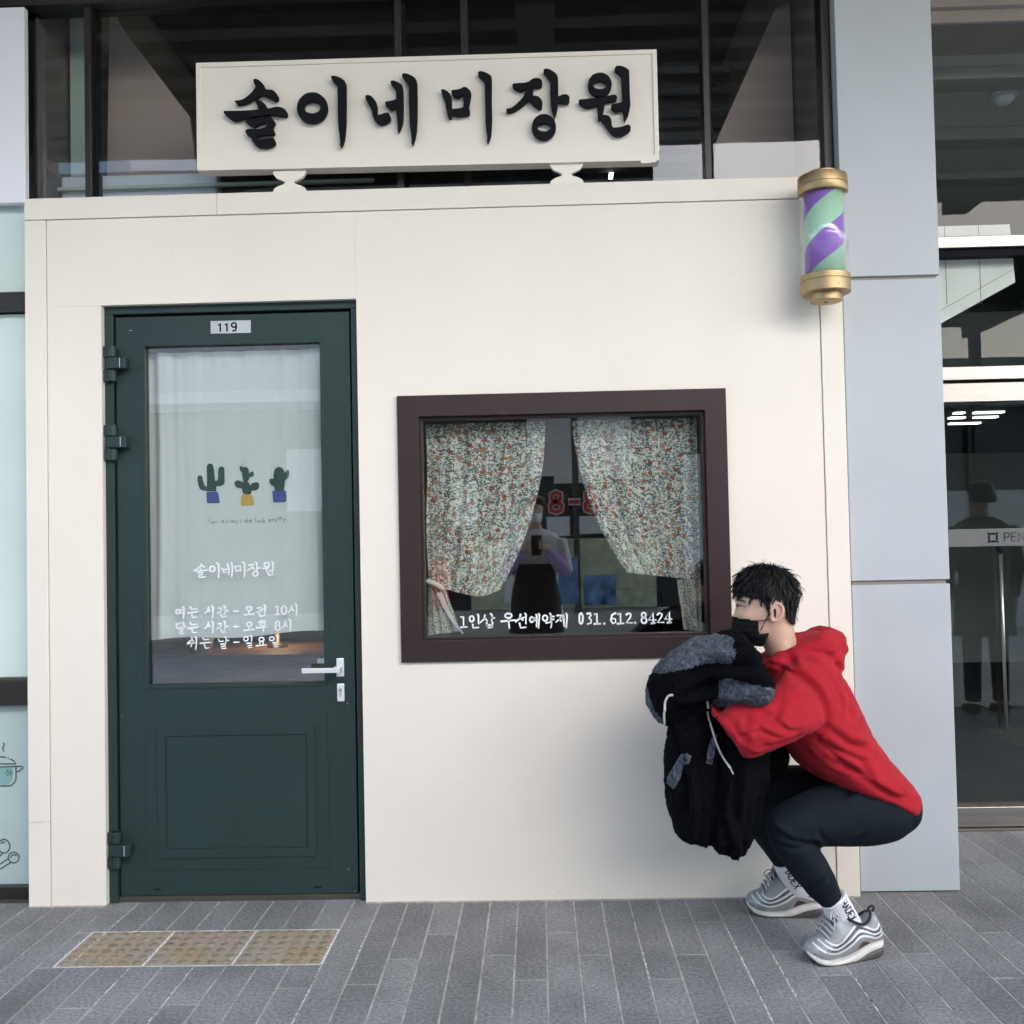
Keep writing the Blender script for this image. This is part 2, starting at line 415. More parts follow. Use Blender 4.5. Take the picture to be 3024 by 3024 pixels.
# traced outlines, in metres, of lettering and prints
LETTERS={'sol':[[[(-0.987,2.948),(-0.985,2.952),(-0.979,2.954),(-0.971,2.952),(-0.961,2.945),(-0.951,2.934),(-0.945,2.922),(-0.942,2.914),(-0.931,2.913),(-0.921,2.912),(-0.912,2.908),(-0.903,2.898),(-0.897,2.887),(-0.896,2.881),(-0.898,2.873),(-0.904,2.871),(-0.91,2.871),(-0.926,2.88),(-0.944,2.89),(-0.952,2.893),(-0.959,2.892),(-0.967,2.888),(-0.987,2.878),(-1.005,2.869),(-1.021,2.863),(-1.036,2.86),(-1.044,2.861),(-1.047,2.863),(-1.052,2.87),(-1.056,2.876),(-1.036,2.877),(-1.02,2.883),(-1.005,2.894),(-0.992,2.906),(-0.983,2.917),(-0.978,2.926),(-0.983,2.935)]],[[(-0.981,2.872),(-0.979,2.876),(-0.97,2.877),(-0.961,2.874),(-0.951,2.866),(-0.944,2.859),(-0.939,2.851),(-0.94,2.844),(-0.927,2.845),(-0.917,2.847),(-0.909,2.849),(-0.896,2.849),(-0.884,2.846),(-0.874,2.84),(-0.866,2.829),(-0.865,2.82),(-0.868,2.813),(-0.874,2.812),(-0.892,2.815),(-0.904,2.818),(-0.922,2.821),(-0.945,2.82),(-0.968,2.818),(-1.001,2.814),(-1.021,2.81),(-1.037,2.805),(-1.056,2.801),(-1.065,2.805),(-1.08,2.817),(-1.092,2.829),(-1.097,2.835),(-1.094,2.84),(-1.044,2.839),(-1.006,2.839),(-0.969,2.841),(-0.97,2.847),(-0.974,2.858),(-0.977,2.864)]],[[(-1.021,2.807),(-1.014,2.809),(-0.988,2.809),(-0.968,2.81),(-0.945,2.813),(-0.935,2.816),(-0.926,2.815),(-0.92,2.807),(-0.912,2.798),(-0.909,2.79),(-0.914,2.782),(-0.918,2.772),(-0.914,2.764),(-0.911,2.753),(-0.914,2.748),(-0.921,2.746),(-0.943,2.747),(-0.964,2.745),(-0.975,2.741),(-0.977,2.732),(-0.959,2.733),(-0.939,2.736),(-0.921,2.737),(-0.914,2.733),(-0.91,2.723),(-0.91,2.716),(-0.916,2.709),(-0.929,2.703),(-0.944,2.7),(-0.959,2.701),(-0.972,2.704),(-0.985,2.715),(-0.993,2.727),(-0.997,2.738),(-0.999,2.743),(-1.01,2.748),(-1.016,2.757),(-1.018,2.763),(-1.016,2.768),(-1.009,2.771),(-0.989,2.771),(-0.969,2.771),(-0.951,2.774),(-0.942,2.777),(-0.94,2.786),(-0.945,2.794),(-0.968,2.787),(-0.979,2.78),(-0.985,2.777),(-0.994,2.78),(-1.006,2.788),(-1.014,2.795)]]],'i':[[[(-0.718,2.84),(-0.72,2.827),(-0.724,2.816),(-0.731,2.805),(-0.74,2.796),(-0.751,2.79),(-0.763,2.786),(-0.775,2.785),(-0.787,2.787),(-0.799,2.791),(-0.81,2.798),(-0.818,2.808),(-0.825,2.819),(-0.829,2.831),(-0.83,2.843),(-0.828,2.856),(-0.824,2.868),(-0.817,2.878),(-0.808,2.887),(-0.798,2.894),(-0.786,2.897),(-0.773,2.898),(-0.761,2.897),(-0.749,2.892),(-0.739,2.885),(-0.73,2.876),(-0.723,2.865),(-0.72,2.853)],[(-0.745,2.842),(-0.746,2.837),(-0.748,2.832),(-0.751,2.828),(-0.756,2.825),(-0.762,2.823),(-0.768,2.821),(-0.774,2.821),(-0.781,2.822),(-0.787,2.823),(-0.793,2.826),(-0.797,2.83),(-0.8,2.834),(-0.803,2.839),(-0.803,2.843),(-0.802,2.848),(-0.8,2.853),(-0.797,2.857),(-0.792,2.86),(-0.786,2.862),(-0.78,2.864),(-0.774,2.864),(-0.767,2.863),(-0.761,2.862),(-0.756,2.859),(-0.751,2.855),(-0.748,2.851),(-0.746,2.846)]],[[(-0.705,2.955),(-0.694,2.956),(-0.683,2.953),(-0.669,2.947),(-0.656,2.937),(-0.652,2.928),(-0.65,2.919),(-0.651,2.855),(-0.653,2.779),(-0.656,2.746),(-0.66,2.72),(-0.665,2.705),(-0.671,2.693),(-0.677,2.702),(-0.675,2.713),(-0.677,2.739),(-0.681,2.767),(-0.682,2.805),(-0.682,2.856),(-0.682,2.917),(-0.69,2.927),(-0.7,2.939),(-0.704,2.948)]]],'ne':[[[(-0.582,2.876),(-0.58,2.881),(-0.572,2.882),(-0.562,2.879),(-0.551,2.868),(-0.543,2.855),(-0.539,2.841),(-0.539,2.824),(-0.541,2.808),(-0.527,2.81),(-0.513,2.815),(-0.502,2.815),(-0.497,2.812),(-0.492,2.8),(-0.491,2.793),(-0.496,2.785),(-0.508,2.777),(-0.52,2.773),(-0.529,2.773),(-0.539,2.778),(-0.55,2.791),(-0.556,2.805),(-0.559,2.822),(-0.563,2.834),(-0.574,2.854),(-0.581,2.868)]],[[(-0.49,2.928),(-0.486,2.932),(-0.476,2.931),(-0.461,2.924),(-0.45,2.916),(-0.446,2.907),(-0.445,2.897),(-0.445,2.833),(-0.447,2.793),(-0.45,2.771),(-0.456,2.756),(-0.464,2.741),(-0.467,2.748),(-0.467,2.769),(-0.469,2.791),(-0.471,2.811),(-0.471,2.83),(-0.48,2.828),(-0.488,2.825),(-0.499,2.832),(-0.509,2.843),(-0.512,2.854),(-0.507,2.856),(-0.485,2.859),(-0.47,2.864),(-0.471,2.894),(-0.476,2.904),(-0.485,2.915),(-0.489,2.922)]],[[(-0.448,2.955),(-0.438,2.957),(-0.427,2.954),(-0.412,2.947),(-0.401,2.938),(-0.396,2.929),(-0.394,2.919),(-0.394,2.859),(-0.396,2.789),(-0.399,2.747),(-0.404,2.722),(-0.41,2.703),(-0.414,2.692),(-0.419,2.704),(-0.417,2.714),(-0.419,2.734),(-0.423,2.762),(-0.424,2.804),(-0.425,2.86),(-0.425,2.913),(-0.433,2.926),(-0.443,2.941),(-0.448,2.949)]]],'mi':[[[(-0.309,2.891),(-0.305,2.895),(-0.297,2.893),(-0.286,2.887),(-0.276,2.876),(-0.272,2.864),(-0.271,2.844),(-0.27,2.822),(-0.247,2.823),(-0.23,2.826),(-0.228,2.84),(-0.229,2.864),(-0.231,2.871),(-0.24,2.866),(-0.249,2.861),(-0.258,2.865),(-0.269,2.875),(-0.272,2.885),(-0.27,2.89),(-0.254,2.891),(-0.24,2.894),(-0.229,2.9),(-0.22,2.9),(-0.212,2.895),(-0.203,2.885),(-0.2,2.875),(-0.202,2.862),(-0.205,2.848),(-0.208,2.834),(-0.211,2.825),(-0.207,2.818),(-0.206,2.808),(-0.208,2.8),(-0.217,2.796),(-0.233,2.795),(-0.247,2.794),(-0.269,2.799),(-0.272,2.791),(-0.278,2.785),(-0.283,2.788),(-0.288,2.803),(-0.291,2.822),(-0.293,2.842),(-0.299,2.862),(-0.305,2.876)]],[[(-0.175,2.953),(-0.166,2.956),(-0.155,2.954),(-0.142,2.948),(-0.131,2.941),(-0.126,2.933),(-0.125,2.921),(-0.127,2.851),(-0.127,2.781),(-0.129,2.75),(-0.132,2.722),(-0.137,2.706),(-0.144,2.691),(-0.147,2.699),(-0.146,2.716),(-0.149,2.74),(-0.151,2.768),(-0.151,2.824),(-0.151,2.88),(-0.151,2.913),(-0.157,2.923),(-0.17,2.936),(-0.174,2.942)]]],'jang':[[[(-0.052,2.903),(-0.048,2.907),(-0.025,2.908),(-0.007,2.908),(0.007,2.912),(0.017,2.92),(0.027,2.924),(0.039,2.924),(0.049,2.921),(0.055,2.912),(0.055,2.9),(0.052,2.893),(0.046,2.891),(0.027,2.891),(0.015,2.89),(0.021,2.882),(0.022,2.875),(0.021,2.862),(0.032,2.86),(0.042,2.856),(0.05,2.847),(0.054,2.837),(0.054,2.826),(0.052,2.816),(0.047,2.811),(0.04,2.812),(0.028,2.822),(0.016,2.834),(0.007,2.845),(-0.001,2.839),(-0.014,2.828),(-0.03,2.816),(-0.046,2.807),(-0.059,2.803),(-0.075,2.803),(-0.076,2.816),(-0.059,2.818),(-0.043,2.829),(-0.026,2.844),(-0.013,2.859),(-0.006,2.874),(-0.004,2.886),(-0.015,2.882),(-0.024,2.878),(-0.036,2.883),(-0.048,2.891)]],[[(0.061,2.953),(0.066,2.957),(0.076,2.957),(0.089,2.951),(0.104,2.94),(0.11,2.931),(0.112,2.921),(0.112,2.889),(0.111,2.855),(0.119,2.858),(0.127,2.862),(0.14,2.862),(0.148,2.858),(0.152,2.85),(0.151,2.837),(0.147,2.829),(0.139,2.828),(0.126,2.831),(0.11,2.833),(0.108,2.814),(0.104,2.795),(0.095,2.774),(0.093,2.783),(0.092,2.791),(0.087,2.809),(0.084,2.825),(0.083,2.863),(0.084,2.914),(0.078,2.923),(0.065,2.94),(0.061,2.942)]],[[(0.101,2.745),(0.1,2.734),(0.096,2.725),(0.091,2.716),(0.084,2.709),(0.076,2.703),(0.066,2.7),(0.057,2.699),(0.047,2.701),(0.038,2.704),(0.03,2.71),(0.023,2.718),(0.018,2.727),(0.015,2.737),(0.014,2.748),(0.016,2.758),(0.019,2.768),(0.024,2.777),(0.031,2.784),(0.04,2.789),(0.049,2.793),(0.059,2.793),(0.068,2.792),(0.077,2.788),(0.086,2.782),(0.092,2.775),(0.097,2.766),(0.1,2.755)],[(0.082,2.744),(0.081,2.741),(0.079,2.738),(0.076,2.735),(0.072,2.733),(0.068,2.731),(0.063,2.73),(0.057,2.73),(0.052,2.731),(0.047,2.732),(0.042,2.734),(0.039,2.736),(0.036,2.739),(0.034,2.742),(0.033,2.746),(0.034,2.749),(0.036,2.752),(0.039,2.755),(0.043,2.757),(0.047,2.758),(0.053,2.759),(0.058,2.76),(0.063,2.759),(0.068,2.758),(0.073,2.756),(0.077,2.753),(0.08,2.751),(0.081,2.747)]]],'won':[[[(0.304,2.892),(0.302,2.882),(0.299,2.873),(0.294,2.865),(0.287,2.858),(0.279,2.853),(0.27,2.85),(0.26,2.849),(0.251,2.851),(0.242,2.854),(0.234,2.86),(0.227,2.867),(0.222,2.875),(0.219,2.885),(0.219,2.895),(0.22,2.904),(0.223,2.914),(0.229,2.922),(0.235,2.929),(0.244,2.933),(0.253,2.936),(0.262,2.937),(0.272,2.936),(0.281,2.932),(0.289,2.927),(0.295,2.92),(0.3,2.911),(0.303,2.902)],[(0.285,2.891),(0.284,2.887),(0.282,2.884),(0.279,2.882),(0.276,2.879),(0.271,2.878),(0.266,2.877),(0.261,2.877),(0.256,2.877),(0.251,2.879),(0.246,2.88),(0.242,2.883),(0.24,2.886),(0.238,2.889),(0.238,2.892),(0.238,2.895),(0.24,2.898),(0.243,2.901),(0.247,2.903),(0.251,2.905),(0.256,2.906),(0.261,2.906),(0.267,2.906),(0.272,2.904),(0.276,2.902),(0.28,2.9),(0.283,2.897),(0.284,2.894)]],[[(0.184,2.838),(0.188,2.842),(0.211,2.843),(0.237,2.845),(0.263,2.847),(0.282,2.85),(0.298,2.854),(0.313,2.855),(0.32,2.852),(0.322,2.845),(0.319,2.835),(0.313,2.832),(0.289,2.83),(0.276,2.829),(0.277,2.819),(0.274,2.804),(0.27,2.784),(0.28,2.783),(0.291,2.779),(0.298,2.768),(0.3,2.755),(0.3,2.744),(0.305,2.736),(0.324,2.737),(0.34,2.74),(0.353,2.745),(0.363,2.745),(0.368,2.735),(0.367,2.727),(0.361,2.72),(0.349,2.712),(0.336,2.706),(0.323,2.704),(0.312,2.705),(0.302,2.711),(0.292,2.723),(0.279,2.742),(0.261,2.769),(0.257,2.765),(0.252,2.763),(0.252,2.794),(0.251,2.82),(0.236,2.815),(0.22,2.81),(0.21,2.811),(0.197,2.818),(0.185,2.829)]],[[(0.314,2.941),(0.316,2.952),(0.321,2.959),(0.332,2.96),(0.345,2.957),(0.358,2.95),(0.367,2.941),(0.367,2.918),(0.367,2.854),(0.368,2.814),(0.364,2.795),(0.359,2.777),(0.346,2.755),(0.344,2.764),(0.343,2.78),(0.341,2.799),(0.33,2.796),(0.317,2.792),(0.307,2.799),(0.299,2.808),(0.299,2.815),(0.305,2.822),(0.321,2.824),(0.34,2.827),(0.34,2.86),(0.338,2.908),(0.337,2.922),(0.328,2.932),(0.318,2.939)]]]}
